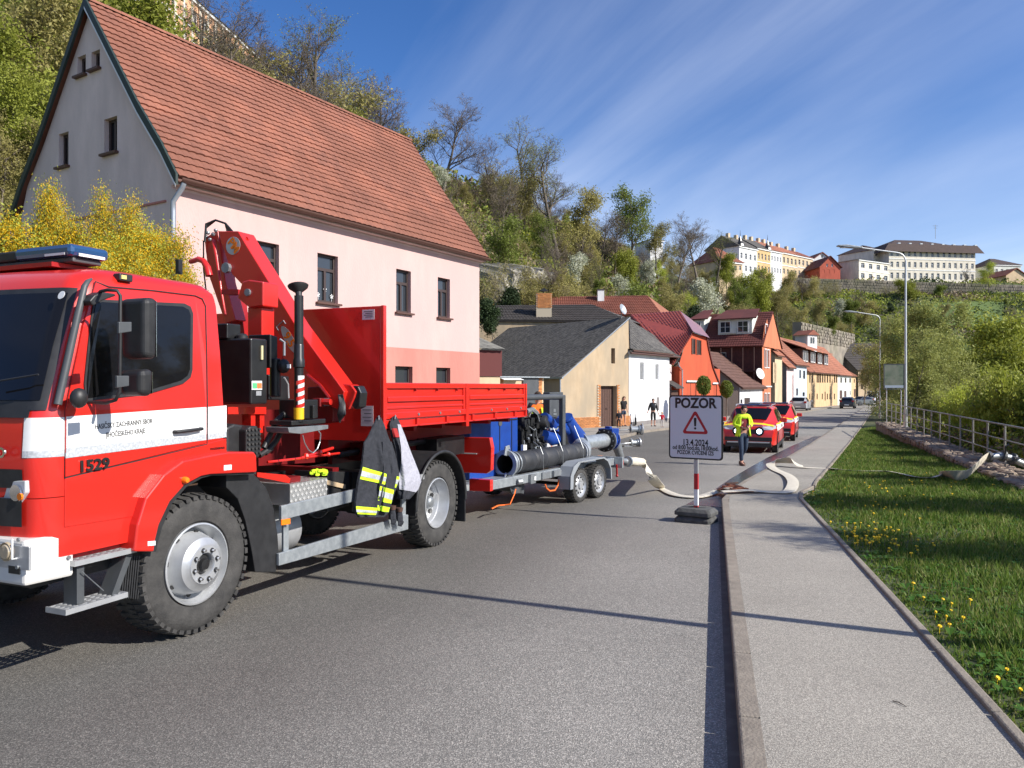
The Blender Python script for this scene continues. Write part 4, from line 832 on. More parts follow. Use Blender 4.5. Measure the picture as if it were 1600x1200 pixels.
b = MB(); hk = [(297,409),(301,408),(310,405),(318,408),(324,418),(327,431)]; b.tube([K.U(x,y,1.3) for x,y in hk], [0.022,0.026,0.028,0.03,0.034,0.036], 8); b.build('boom_rest_hook', 'red', CR, smooth=60)
b = MB(); up_(b, [(274,405),(279,405),(279,428),(274,428)], 1.3, 0.05); b.build('exhaust_stack', 'blackm', TR)
b = MB(); up_(b, [(522,598),(548,601),(556,612),(553,622),(545,640),(530,640),(524,618)], 1.96, 0.14); b.build('boom_knuckle', 'red', CR, bevel=0.01)
b = MB(); b.prism([K.U(x,y,1.98) for x,y in ((545,602),(559,603),(564,614),(562,636),(554,640),(546,628))], (0,0,0), (0.12,0,0)); b.build('boom_end_cap', 'blackm', CR, bevel=0.012)
for k in range(6):
    b = MB(); b.tube([K.U(529+k*1.2,617,1.88), K.U(531+k*1.5,632,1.84+.02*k), K.U(528+k*2.2,648,1.86), K.U(531+k*1.2,660-k*2,1.88)], 0.009, 6); b.build('cable', 'black', CR, smooth=60)
b = MB(); b.tube([K.U(480,586,1.86), K.U(500,602,1.86), K.U(515,622,1.86)], 0.018, 6); b.tube([K.U(495,628,1.75), K.U(517,628,1.75)], 0.03, 8); b.build('locking_rod', 'red', CR)
b = MB(); b.disc(K.U(512,628,1.8), (-1,-0.3,0), 0.04, 0.05, 10); b.build('pivot_boss', 'steel', CR)
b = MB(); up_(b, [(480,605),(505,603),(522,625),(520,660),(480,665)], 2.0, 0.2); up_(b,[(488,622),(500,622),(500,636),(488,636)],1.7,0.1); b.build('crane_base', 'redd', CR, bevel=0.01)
# ---- the bed
BD = empty('truck_bed', (0,0,0)); BD.parent = TR
uA, uB = K.T(599,640,0).x, K.T(822,625,0).x
zt0, zt1 = K.T(599,598,0).z, K.T(822,600,0).z; zl0, zl1 = K.T(599,670,0).z, K.T(822,651,0).z
def zz_(u, f): s_ = (u-uA)/(uB-uA); return (zt0+(zt1-zt0)*s_)*(1-f) + (zl0+(zl1-zl0)*s_)*f
def sb(b, u0, u1, f0, f1, v0, v1):
    b.hexa([(u0,v0,zz_(u0,f1)),(u1,v0,zz_(u1,f1)),(u1,v1,zz_(u1,f1)),(u0,v1,zz_(u0,f1)),(u0,v0,zz_(u0,f0)),(u1,v0,zz_(u1,f0)),(u1,v1,zz_(u1,f0)),(u0,v1,zz_(u0,f0))]); return b
um = K.T(729,620,0).x
for s_i, (u0, u1) in enumerate(((uA+0.03, um-0.04), (um+0.04, uB-0.05))):
  for (vv, sg) in ((0.0, 1), (2.40, -1)):
    b = MB(); d = (lambda a, c: (vv + a, vv + c) if sg == 1 else (vv - c, vv - a))
    sb(b, u0, u1, 0.0, 0.125, *d(-0.012, 0.03)); sb(b, u0, u1, 0.125, 0.82, *d(0.015, 0.03))
    sb(b, u0, u0+0.045, 0.125, 0.66, *d(-0.005, 0.014)); sb(b, u1-0.05, u1, 0.125, 0.66, *d(-0.005, 0.014))
    sb(b, u0+0.046, u1-0.051, 0.31, 0.42, *d(-0.012, 0.0145)); sb(b, u0+0.046, u1-0.051, 0.53, 0.58, *d(0.0, 0.0145)); sb(b, u0, u1, 0.66, 0.80, *d(-0.014, 0.0142))
    o = b.build('side_board', 'red', BD, bevel=0.006)
    if sg == 1:
        for k in range(3):
            uu = u0 + (u1-u0)*(0.33+0.27*k) ; b = MB(); b.box(uu-0.008, uu+0.008, -0.02, 0.012, zz_(uu,0.19), zz_(uu,0.135)); b.build('lashing_ring', 'red2', o)
            b = MB(); b.disc((uu+.05, -0.014, zz_(uu,0.725)), (0,-1,0), 0.016, 0.012, 10); b.build('latch_bolt', 'steel', o)
b = MB(); sb(b, uA, uA+0.028, -0.02, 1.0, -0.015, 0.05); sb(b, um-0.038, um+0.038, 0.0, 1.12, -0.018, 0.05); sb(b, uB-0.048, uB, -0.01, 0.98, -0.018, 0.05); b.build('side_post', 'red', BD, bevel=0.005)
b = MB()
sb(b, uA+.03, uB-.05, 0.83, 1.0, 0.02, 0.06); sb(b, uA+.03, uA+.26, 0.83, 1.0, -0.01, 0.0195)
for k in range(1, 6):
    uu = uA + (uB-uA)*k/5.6; sb(b, uu-0.03, uu+0.03, 0.82, 1.0, -0.012, 0.0195)
sb(b, uA+.03, uB-.05, 0.965, 1.0, -0.012, 0.0193); b.build('lower_rail', 'red', BD, bevel=0.004)
b = MB(); sb(b, uA, uB, 0.86, 0.94, 0.061, 2.34); b.build('bed_floor', 'red2', BD)
b = MB(); 
for k in range(6): uu = uA+0.3+(uB-uA-0.5)*k/5; sb(b, uu-0.04, uu+0.04, 0.945, 1.15, 0.2, 2.2)
sb(b, uA, uB, 1.15, 1.5, 0.7, 0.8); sb(b, uA, uB, 1.15, 1.5, 1.6, 1.7); b.build('floor_bearers', 'red2', BD)
b = MB(); sb(b, uB-0.04, uB, 0.0, 0.85, 0.055, 2.345); b.build('tailboard', 'red', BD)
hz = K.U(590,479,uA).z; hzb = K.T(597,690,0).z
b = MB(); b.box(uA-0.05, uA-0.012, 0.0, 2.40, hzb, hz); b.build('headboard', 'red', BD, bevel=0.004)
b = MB(); b.box(uA-0.055, uA-0.001, -0.04, -0.001, hzb+0.1, hz+0.005); b.build('headboard_post', 'red', BD, bevel=0.006)
for (x0,y0,x1,y1,mm) in ((566,484,585,499,'maker_plate'),(564,634,583,666,'paper_notice')):
    a, c = K.U(x0,y0,uA-.054), K.U(x1,y1,uA-.054); b = MB(); b.box(uA-.054,uA-.051, c.y, a.y, c.z, a.z); o = b.build(mm, mat('faded_paper',(0.55,0.50,0.50),0.7), BD)
    b = MB(); 
    for k in range(4): zz = a.z - (a.z-c.z)*(0.2+0.18*k); b.box(uA-.0555,uA-.0545, c.y+.02, a.y-.02-0.02*(k%2), zz-0.004, zz+0.004)
    b.build('print_lines', 'dgrey', o)
# rear wheel mudguard
b = MB(); wc = (3.75, 0.0, 0.515+rz2)
b.lathe([(0.60, -0.02), (0.62, -0.02), (0.62, 0.5), (0.60, 0.5), (0.60, -0.02)], wc, (0,1,0), 28, math.pi*1.06, -math.pi*0.03 + math.pi)
g = b.build('rear_mudguard', 'black', TR, smooth=40)
# keep the arch above the wheel
zmin = min(v.co.z for v in g.data.vertices); zmax = max(v.co.z for v in g.data.vertices)
if (zmin + zmax)/2 < wc[2]:
    for v in g.data.vertices: v.co.z = 2*wc[2] - v.co.z
    g.data.flip_normals()
b = MB(); b.tube([(wc[0]+0.62*math.cos(t), -0.03, wc[2]+0.62*math.sin(t)) for t in np.linspace(-0.05, math.pi*1.0, 24)], 0.022, 8); b.build('mudguard_edge', 'black', TR, smooth=60)
b = MB(); b.box(wc[0]+0.60, wc[0]+0.625, -0.03, 0.45, wc[2]-0.32, wc[2]+.02); b.build('mudflap', 'black', TR)
b = MB(); q = K.T(658,745,-.03); b.box(q.x-.05,q.x+.05,-0.045,-0.03,q.z-.03,q.z+.03); b.build('label_patch', 'silver', TR)
# tail lamp board and rear bumper
b = MB(); up_(b, [(705,683),(765,684),(768,700),(767,735),(760,740),(705,738)], 5.30, 0.10); b.build('tail_box', 'red', TR, bevel=0.008)
b = MB(); up_(b, [(733,748),(766,750),(766,768),(733,767)], 5.35, 0.10); b.build('rear_bumper', 'red', TR, bevel=0.006)
b = MB(); b.box(5.2, 5.5, 0.9, 1.5, 0.4, 0.6); b.box(5.35,5.42,0.5,2.0,0.35,0.45); b.build('tow_beam', 'blackm', TR)
b = MB(); b.tube([K.U(716,708,5.29), K.U(745,709,5.27)], 0.01, 6); b.build('cable_stub', 'silver', TR)

# ================================================================ coats hanging on the bed
def cloth(rows, v, folds, m, seed=0, parent=None, name='coat', nc=14, thick=0.05):
    rnd = random.Random(seed); ph = [rnd.uniform(0, 6) for _ in range(6)]
    def pos(fr, fc, off=0.0):
        yv_ = [r[0] for r in rows]; n = len(rows)-1; t = fr*n; y = np.interp(t, range(n+1), yv_); xl = np.interp(t, range(n+1), [r[1] for r in rows]); xr = np.interp(t, range(n+1), [r[2] for r in rows])
        x = xl + (xr-xl)*fc; edge = math.sin(math.pi*min(max(fc,0.02),.98))**0.5
        d = folds*(math.sin(fc*9+ph[0]+fr*1.5) + .6*math.sin(fc*17+ph[1]-fr*3) + .35*math.sin(fr*16+fc*6+ph[2])) * min(1, fr*1.6+.1) * edge
        return K.T(float(x), float(y), v - thick*edge*min(1, fr*2+.2) - d - off)
    nr = 26; b = MB(); vs = []
    for i in range(nr+1):
        for j in range(nc+1): vs.append(pos(i/nr, j/nc))
    k = nc+1; N0 = len(vs)
    for i in range(nr+1):
        for j in range(nc+1):
            p = pos(i/nr, j/nc).copy(); q = K.T(800,600,0); p.y = v + 0.01 + (0.0 if 0<j<nc else -0.005); vs.append(p)
    fs = [(i*k+j, (i+1)*k+j, (i+1)*k+j+1, i*k+j+1) for i in range(nr) for j in range(nc)]
    fs += [tuple(N0+q for q in reversed(f)) for f in fs]
    edge_ = [(i*k, N0+i*k, N0+(i+1)*k, (i+1)*k) for i in range(nr)] + [((i+1)*k-1, (i+2)*k-1, N0+(i+2)*k-1, N0+(i+1)*k-1) for i in range(nr)] + [(nr*k+j, N0+nr*k+j, N0+nr*k+j+1, nr*k+j+1) for j in range(nc)]
    b.add(vs, fs + edge_); o = b.build(name, m, parent, smooth=60); return o, pos
def band(pos, f0, f1, c0, c1, m, parent, off, name, slope=0.0):
    b = MB(); vs = []; n = 10
    for f in (f0, (f0+f1)/2, f1):
        for j in range(n+1):
            c = c0 + (c1-c0)*j/n; vs.append(pos(min(f + slope*(c-.5), 1), c, off))
    k = n+1; b.add(vs, [(i*k+j, (i+1)*k+j, (i+1)*k+j+1, i*k+j+1) for i in range(2) for j in range(n)]); return b.build(name, m, parent)
def hung(name, label, cat): 
    return empty(name, (K.ox, K.oy, K.z0), K.rz, label, cat, 'fire coats hung on the lorry bed')
J1 = hung('fire_coat', 'dark firefighter coat with yellow and silver bands, left coat on the bed', 'coat')
rows = [(652,590,595),(664,584,601),(680,577,606),(692,570,611),(710,568,617),(730,566,624),(745,562,627),(757,560,622),(772,558,616),(787,556,612),(800,557,609),(808,562,600)]
o, pos = cloth(rows, -0.05, 0.022, 'navy', 1, J1, 'coat_body', 20)
for (f0, f1, c0, c1, sl) in ((.50,.62,.02,.98,.10),(.86,.96,.0,.62,.03)):
    band(pos, f0, f1, c0, c1, 'neon', J1, 0.006, 'yellow_band', sl); band(pos, f0+.035, f1-.035, c0, c1, 'reflex', J1, 0.009, 'silver_band', sl)
rows2 = [(690,598,612),(710,598,618),(735,600,622),(760,594,617),(785,590,612),(800,590,607)]
o2, pos2 = cloth(rows2, -0.11, 0.016, 'navy', 3, J1, 'sleeve', 8, 0.03)
for (f0, f1) in ((.62,.80),(.88,.99)):
    band(pos2, f0, f1, .0, 1, 'neon', J1, 0.006, 'yellow_band', .05); band(pos2, f0+.055, f1-.055, .0, 1, 'reflex', J1, 0.009, 'silver_band', .05)
J2 = hung('fire_coat', 'open firefighter coat with pale grey lining showing, right coat on the bed', 'coat')
rows = [(651,614,620),(663,609,626),(680,612,633),(700,618,640),(722,620,649),(740,621,656),(752,621,659),(765,622,654),(780,624,640)]
o, pos = cloth(rows, -0.045, 0.016, 'navy', 5, J2, 'coat_body')
b = MB(); vs = []; n = 14; mm_ = 20
for i in range(mm_+1):
    f = 0.13 + 0.78*i/mm_
    for j in range(n+1):
        c0_ = 0.72 - 0.65*min(1, (f-.13)/.55); c = c0_ + (0.985-c0_)*j/n; vs.append(pos(f - 0.04*(1-c) , c, 0.007 + 0.003*math.sin(i*1.3+j)))
k = n+1; b.add(vs, [(i*k+j, (i+1)*k+j, (i+1)*k+j+1, i*k+j+1) for i in range(mm_) for j in range(n)]); b.build('lining', 'lining', J2, smooth=60)
band(pos, .17, .27, .1, .55, mat('red_tab',(0.35,0.02,0.02),0.8), J2, 0.01, 'red_tab')
b = MB(); b.tube([K.T(590,651,-.0), K.T(592,650,-.07), K.T(592,656,-.08)], 0.007, 6); b.build('hanger_hook', 'steel', J1)
b = MB(); b.tube([K.T(617,650,-.0), K.T(618,649,-.07), K.T(617,655,-.08)], 0.007, 6); b.build('hanger_hook', 'steel', J2)
def glove(c, dx, lab):
    root = empty('fire_glove', (K.ox, K.oy, K.z0), K.rz, lab, 'glove', 'fire gloves hung under the coats')
    b = MB(); p = K.T(c[0], c[1], -0.07)
    b.tube([p, p+Vector((0,0,-0.05)), p+Vector((0,0,-0.09))], [0.03,0.038,0.04], 10); b.build('palm', 'navy', root, smooth=60)
    b = MB(); b.tube([p+Vector((0,0,0.045)), p+Vector((0,0,0.004))], [0.042,0.034], 10); b.build('cuff', 'brownw', root, smooth=60)
    for k in range(4):
        f = MB(); x = (k-1.5)*0.02; a = p+Vector((x,-.008,-.085)); f.tube([a, a+Vector((x*.3,-.012,-.03)), a+Vector((x*.4,-.004,-.055-.008*(k%3)))], [0.012,0.012,0.008], 7); f.build('finger', 'navy', root, smooth=60)
    f = MB(); a = p+Vector((-.034,-.01,-.04)); f.tube([a, a+Vector((-.02,-.01,-.03)), a+Vector((-.018,-.01,-.055))], [0.014,0.013,0.008], 7); f.build('thumb', 'navy', root, smooth=60)
glove((613,797), 0, 'dark fire glove with tan cuff hanging nearer the left coat'); glove((624,800), 0, 'dark fire glove with tan cuff hanging below the lined coat')
# ================================================================ pump trailer
K3 = Frame(1.40, 13.46, 33.0, gz(13.5))
TL = K3.root('pump_trailer', 'galvanised twin axle trailer carrying a blue pump and thick black suction pipe, behind the lorry', 'trailer')
for u in (-0.36, 0.36): wheel(TL, (u, 0.0, 0.305), 0.305, 0.2, 'trailer', lugs=30, rim=0.36)
for u in (-0.36, 0.36): wheel(TL, (u, 1.75, 0.305), 0.305, 0.2, 'trailer', lugs=30, rim=0.36)
def ts(pts, v, th, m, name, parent=TL, bevel=0.0):
    b = MB(); sp(b, K3, pts, v, th); return b.build(name, m, parent, bevel=bevel)
fa, fb = K3.T(822,743,0.22), K3.T(970,733,0.22)
def bx3(x0,x1,y0,y1,z0,z1,m,name,parent=TL,bevel=0.0):
    b = MB(); b.box(x0,x1,y0,y1,z0,z1); return b.build(name,m,parent,bevel=bevel)
zf = K3.T(860,741,0.2).z
bx3(-2.9, 1.45, 0.22, 0.30, zf-0.07, zf+0.07, 'galv', 'frame_rail', bevel=0.006); bx3(-2.9, 1.45, 1.45, 1.53, zf-0.07, zf+0.07, 'galv', 'frame_rail', bevel=0.006)
bx3(-2.9, 1.45, 0.301, 1.449, zf+0.0, zf+0.05, 'galv', 'deck')
for x in (-2.85, -1.9, -0.9, 0.1, 1.37): bx3(x, x+0.08, 0.301, 1.449, zf-0.075, zf-0.001, 'galv', 'cross_member')
b = MB(); b.prism([(-2.9,.3,zf-.05),(-2.9,1.45,zf-.05),(-4.3,.9,zf-.05),(-4.3,.85,zf-.05)], (0,0,0), (0,0,.09)); b.build('drawbar', 'galv', TL)
b = MB(); b.tube([(-2.1,.21,zf-.02),(-2.02,.18,zf-.02)],.05,8); b.box(-1.75,-1.6,.17,.22,zf-.09,zf+.06); b.box(-1.35,-1.1,.19,.22,zf-.06,zf+.05); b.box(-1.0,-.75,.17,.22,zf-.05,zf+.05); b.build('lashing_points', 'steel', TL, bevel=0.004)
b = MB(); b.box(-1.65,-1.6,.165,.17,zf-.04,zf+.02); b.disc((-2.03,.17,zf-.02),(0,-1,0),.03,.01,10); b.build('side_marker', 'white', TL)
bx3(-0.37,-0.35,.2,1.75,.28,.33,'blackm','axle'); bx3(0.35,0.37,.2,1.75,.28,.33,'blackm','axle')
for k in range(2):
    b = MB(); b.tube([(-.36+.72*k,.2,.305),(-.36+.72*k,1.75,.305)], .03, 8); b.build('axle', 'blackm', TL)
# tandem mudguard
for v0 in (-0.03, 1.73):
    b = MB(); out = [(-.80,.28),(-.79,.50),(-.68,.66),(-.5,.73),(.5,.73),(.68,.66),(.80,.50),(.82,.30)]; inn = [(x*.955, z-(.022 if abs(x)<.7 else 0)) for x, z in out]
    for i in range(len(out)-1):
        (xa,za),(xb,zb2) = out[i], out[i+1]; (xc,zc_),(xd,zd) = inn[i], inn[i+1]
        b.hexa([(xa,v0,za),(xb,v0,zb2),(xb,v0+.25,zb2),(xa,v0+.25,za),(xc,v0,zc_),(xd,v0,zd),(xd,v0+.25,zd),(xc,v0+.25,zc_)])
    b.build('mudguard', mat('grey_plastic_guard',(0.25,0.27,0.29),0.5), TL)
    b = MB(); b.prism([(-.80,v0+.01,.28),(-.79,v0+.01,.50),(-.68,v0+.01,.66),(-.5,v0+.01,.73),(-.36,v0+.01,.73),(-.5,v0+.01,.64),(-.66,v0+.01,.5),(-.68,v0+.01,.28)], (0,0,0), (0,.015,0)); b.build('mudguard_lip', mat('grey_plastic_guard',(0.25,0.27,0.29),0.5), TL)
bx3(1.45,1.50,0.05,1.7,zf-.12,zf+.09,'galv','rear_board',bevel=.004)
for y in (.12,1.6): bx3(1.50,1.53,y-.06,y+.06,zf-.07,zf+.03,'red','tail_light')
b = MB(); b.tube([(1.4,.15,zf-.05),(1.42,.15,zf-.25)],.02,6); b.sphere((1.42,.15,zf-.27),.03,8); b.build('rubber_buffer','red2',TL)
# thick black suction pipe on the near side
pa, pc = K3.T(790,722,0.42), K3.T(905,716,0.42); pr = 0.172
zp = zf + 0.05 + pr + 0.03
a = Vector((pa.x,0.42,zp)); c = Vector((pc.x,0.42,zp)); SPi = empty('suction_pipe', (K3.ox,K3.oy,K3.z0), K3.rz, 'thick black ribbed suction pipe strapped along the near side of the trailer', 'pipe')
b = MB(); d = (c-a).length; prof = []
b.lathe([(pr-.03,0.0),(pr,0.0)] + [q for k in range(1,7) for q in ((pr, d*k/7-.012),(pr-.006, d*k/7),(pr, d*k/7+.012))] + [(pr,d),(pr-.03,d)], a, (1,0,0), 28); b.build('pipe_body',mat('black_pipe_rubber',(.018,.019,.022),.6,c2=(.035,.036,.040),sc=5),SPi,smooth=35)
b = MB(); b.lathe([(pr-.03,-0.02),(pr-.03,0.5),(0.0005,0.5)], a, (1,0,0), 24); b.build('pipe_bore','blackm',SPi,smooth=35)
for (x, w, rr) in ((a.x-.02,.05,.05),(a.x+.10,.025,.018),(a.x+.19,.025,.014)):
    b = MB(); b.lathe([(pr-.02,0),(pr+rr,0.0),(pr+rr,w),(pr-.02,w)], (x,a.y,zp), (1,0,0), 28); b.build('coupling_ring','galv',SPi,smooth=35,bevel=.004)
for (ang, hgt) in ((1.2, 1), (-1.3, -1)):
    b = MB(); y0_, z0_ = a.y-math.cos(ang)*.2*0.4, zp + math.sin(ang)*.21
    b.prism([(a.x-.10,y0_-.02,z0_-.05),(a.x-.06,y0_-.02,z0_+.08*hgt),(a.x+.04,y0_-.02,z0_+.10*hgt),(a.x+.07,y0_-.02,z0_+.02),(a.x+.02,y0_-.02,z0_+.04*hgt),(a.x-.03,y0_-.02,z0_-.07*hgt)], (0,0,0), (0,.03,0)); b.build('coupling_claw','galv',SPi,bevel=.004)
b = MB(); el = [c, c+Vector((.12,0,.01)), c+Vector((.24,.05,.05)), c+Vector((.3,.16,.12))]; b.tube(el, [pr,pr,pr-.01,pr-.02], 20); b.build('pipe_elbow','galv',SPi,smooth=50)
for x in (c.x-.05, c.x+.03):
    b = MB(); b.lathe([(pr-.02,0),(pr+.025,0.0),(pr+.025,.025),(pr-.02,.025)], (x,a.y,zp), (1,0,0), 28); b.build('pipe_clamp','silver',SPi,smooth=35)
for px in (849, 880, 912):
    q = K3.T(px,700,.20); b = MB(); b.tube([(q.x,.2,zf+.03),(q.x-.01,.2,zp+.1),(q.x,.26,zp+.22),(q.x+.01,.4,zp+.5 if px>860 else zp+.3)], .005, 6); b.build('lashing_rod','steel',TL)
# stacked chocks and orange strap at the front
for k in range(4):
    x = K3.U(790+k*7,755,-2.6).x; b = MB(); b.prism([K3.T(792+k*7,744,.3),K3.T(803+k*6,741,.3),K3.T(812+k*3,770,.3),K3.T(800+k*5,772,.3)], (0,0.02*k,0), (0,.02,0)); b.build('chock_plate','dgrey',TL)
ts([(795,742),(818,741),(820,748),(819,772),(800,768)], .34, .25, 'dgrey', 'chock_block', bevel=.01)
b = MB(); b.ribbon([K3.T(806,764,.25),K3.T(804,772,.24),K3.T(800,781,.22),K3.T(797,788,.22)], .032, .006, [(1,0,0)]*4); b.ribbon([K3.T(797,788,.22)+Vector((0,0,0.0)),K3.T(788,789,.3),K3.T(778,790,.3),K3.T(768,795,.22)], .032, .02, [(0.2,1,0)]*4)
o = b.build('ratchet_strap','orstrap'); o.location=(K3.ox,K3.oy,K3.z0); o.rotation_euler=(0,0,K3.rz); tag(o,'loose orange ratchet strap trailing from the front of the trailer','strap')
b = MB(); b.tube([K3.T(*p,.2) for p in ((852,757),(854,763),(859,767),(867,766),(872,758),(874,748))], .014, 6); b.build('strap_loop','orstrap',TL)
# engine, pump and cabinets
E = empty('diesel_pump_set', (K3.ox,K3.oy,K3.z0), K3.rz, 'blue and black diesel pump set with grey hoop frame mounted on the trailer', 'pump')
zd = zf+.05
bx = K3.T(809,652,.6).x; bx0 = bx-1.35
bh = K3.T(780,653,.6).z
b = MB(); b.box(bx0,bx,.6,1.4,zd,bh); b.build('fuel_tank','blue',E,bevel=.012)
b = MB(); b.box(bx-.55,bx-.53,.594,.6,zd+.02,bh-.02); b.box(bx-.2,bx-.18,.594,.6,zd+.02,bh-.02); b.box(bx0,bx-.02,.593,.6,bh-.05,bh-.03); b.build('tank_seams','blackm',E)
b = MB(); q = K3.T(782,661,.59); b.disc((q.x,.595,q.z),(0,-1,0),.05,.006,18); b.build('maker_badge','dgrey',E)
b = MB(); b.box(bx0,bx-.06,1.3,1.36,bh+.001,bh+.45); b.box(bx0,bx,.64,1.30,bh+.42,bh+.46); b.build('cabinet_back','blackm',E); b = MB(); b.box(bx-.10,bx,.60,.68,bh+.001,bh+.5); b.build('cabinet_post','blue',E,bevel=.006); b = MB(); b.box(bx0,bx-.11,.62,.66,bh+.001,bh+.07); b.build('cabinet_rail','blue',E)
b = MB(); b.box(bx-.9,bx-.2,.7,1.1,bh+.15,bh+.36); b.build('brown_silencer',mat('rusty_brown',(0.10,0.03,0.015),.8,c2=(0.06,0.02,0.012),sc=9),E,bevel=.05)
rnd = random.Random(3)
q0 = K3.T(812,700,.65).x; q1 = K3.T(853,700,.65).x; ze = K3.T(830,645,.65).z
b = MB(); b.box(q0,q1,.72,1.2,zd+.05,ze-.12); b.box(q0+.02,q0+.10,.62,1.3,zd+.1,ze-.05)
for _ in range(150):
    x = rnd.uniform(q0+.03,q1); z = rnd.uniform(zd+.06,ze-.06); s = rnd.uniform(.02,.075); y = rnd.uniform(.58,.74)
    if rnd.random() < .5: b.box(x-s,x+s*.8,y,y+.15,z-s*.7,z+s)
    else: b.disc((x,y+.03,z),(0.2,-1,.1),s,.05,9)
b.build('engine_block','blackm',E)
for _ in range(16):
    x = rnd.uniform(q0+.05,q1+.1); z = rnd.uniform(zd+.25,ze); h = MB(); p = [Vector((x,.6,z))]
    for k in range(4): p.append(p[-1]+Vector((rnd.uniform(-.02,.16),rnd.uniform(-.03,.02),rnd.uniform(-.18,.08))))
    h.tube(p, rnd.choice((.008,.012,.016)), 6); h.build('engine_hose', rnd.choice(('black','steel','black','galv')), E, smooth=60)
for _ in range(12):
    x = rnd.uniform(q0+.04,q1); z = rnd.uniform(zd+.1,ze-.05); h = MB(); h.disc((x,.57,z),(0,-1,.2),rnd.uniform(.012,.03),.03,9); h.build('engine_fitting', rnd.choice(('steel','silver','galv')), E)
ac = K3.T(848,660,.6); b = MB(); b.lathe([(.0005,-.12),(.105,-.12),(.115,-.1),(.115,.12),(.1,.15),(.0005,.16)], (ac.x,.68,ac.z), (.35,-1,0.1), 22); b.build('air_cleaner','black',E,smooth=40)
b = MB(); b.tube([K3.T(822,643,.6),K3.T(832,640,.65),K3.T(838,645,.7),K3.T(842,655,.7)], .045, 10); b.build('intake_pipe','steel',E,smooth=60)
b = MB(); b.tube([K3.T(850,680,.6),K3.T(858,686,.6),K3.T(872,686,.6)],[.1,.13,.1],12); b.lathe([(.0005,-.1),(.14,-.1),(.2,-.04),(.2,.06),(.14,.1),(.0005,.1)], K3.T(865,683,.75), (1,-.3,0), 22); b.tube([K3.T(850,652,.7),K3.T(858,656,.75),K3.T(866,668,.8),K3.T(880,672,.8)],.09,10); b.build('pump_casing','blue',E,smooth=45)
b = MB(); b.tube([K3.T(884,655,.75),K3.T(892,668,.75),K3.T(901,684,.72)],[.14,.15,.19],16); b.lathe([(.0005,-.02),(.15,-.02),(.15,.03),(.0005,.03)],K3.T(883,653,.75),(-.6,0,1.2),18); b.tube([K3.T(872,662,.8),K3.T(886,672,.8)],.12,12); b.build('priming_chamber','blue',E,smooth=45)
cb0, cb1 = K3.T(859,613,1.0), K3.T(880,651,1.0)
b = MB(); b.box(cb0.x,cb1.x,1.0,1.15,cb1.z,cb0.z); cb=b.build('control_panel','dgrey',E,bevel=.008)
b = MB(); b.box(cb0.x+.13,cb0.x+.22,.993,.999,cb1.z+.1,cb1.z+.16); b.box(cb0.x+.12,cb0.x+.24,.99,.999,cb1.z+.04,cb1.z+.08); b.build('display','steel',cb)
ca, cc_ = K3.T(855,693,.55), K3.T(871,706,.55); b = MB(); b.box(ca.x,cc_.x,.55,.85,cc_.z,ca.z); wb=b.build('battery_box',mat('pale_grey_box',(0.50,0.50,0.51),.6),E,bevel=.006)
b = MB(); qq = K3.T(862,700,.548); [b.disc((qq.x+dx,.546,qq.z+dz),(0,-1,0),.012,.004,8) for dx,dz in ((-.02,.02),(.0,.028),(.02,.015),(-.012,-.008),(.012,-.018),(0,-.034))]; b.build('faded_emblem','orange',wb)
ts([(818,695),(823,695),(823,712),(818,712)],.5,.05,'white','white_tube',E); 
b = MB(); b.lathe([(.0005,0),(.03,0),(.025,.06),(.0005,.06)],K3.T(877,704,.5)+Vector((0,0,-.03)),(0,0,1),10); b.build('orange_cap','orange',E)
# hoop frame
ft = K3.T(882,617,.45); fx0 = ft.x; zt_ = ft.z
for v in (.45, 1.35):
    b = MB(); b.box(fx0-.055,fx0+.055,v,v+.09,zd,zt_+.0); b.build('hoop_post','dgrey',E,bevel=.015)
hx0 = K3.T(815,616,.45).x
for v in (.45,1.35):
    b = MB(); b.tube([(hx0-.9,v+.045,zt_-.03),(fx0-.06,v+.045,zt_-.03)],.05,8); b.build('hoop_bar','dgrey',E,smooth=50)
b = MB(); b.box(fx0-.05,fx0+.05,.54,1.35,zt_-.09,zt_-.005); b.build('hoop_cross_bar','dgrey',E)
b = MB(); b.box(hx0-.95,hx0-.86,.45,.54,bh,zt_); b.box(hx0-.95,hx0-.86,1.35,1.44,bh,zt_); b.build('hoop_post','dgrey',E)
b = MB(); b.prism([(fx0+.056,.47,zd),(fx0+.056,.47,zd+.7),(fx0+.35,.47,zd)],(0,0,0),(0,.03,0)); b.build('gusset','blackm',E)
# galvanised discharge pipe, flanges, blue valve
vd = .70; cA, cB = K3.T(903,694,vd), K3.T(945,695,vd); zc_ = cA.z
b = MB(); b.tube([(cA.x-.02,vd,zc_),(cA.x+.12,vd,zc_),(cA.x+.3,vd,zc_),(cB.x,vd,zc_)],[.20,.155,.145,.145],26); b.build('discharge_pipe','galv',E,smooth=50)
def flange(x, r, m, name, w=.03, nb=12):
    b = MB(); b.lathe([(.0005,0),(r,0),(r,w),(.0005,w)],(x,vd,zc_),(1,0,0),30); f=b.build(name,m,E,smooth=35)
    b = MB()
    for k in range(nb): t=2*math.pi*k/nb; b.disc((x-.012,vd+math.cos(t)*(r-.03),zc_+math.sin(t)*(r-.03)),(-1,0,0),.013,.012,6); b.disc((x+w,vd+math.cos(t)*(r-.03),zc_+math.sin(t)*(r-.03)),(1,0,0),.013,.012,6)
    b.build('flange_bolts','steel',f)
flange(cA.x-.05,.255,'galv','flange'); flange(cB.x-.02,.235,'blackm','flange'); flange(cB.x+.05,.235,'galv','flange',.02)
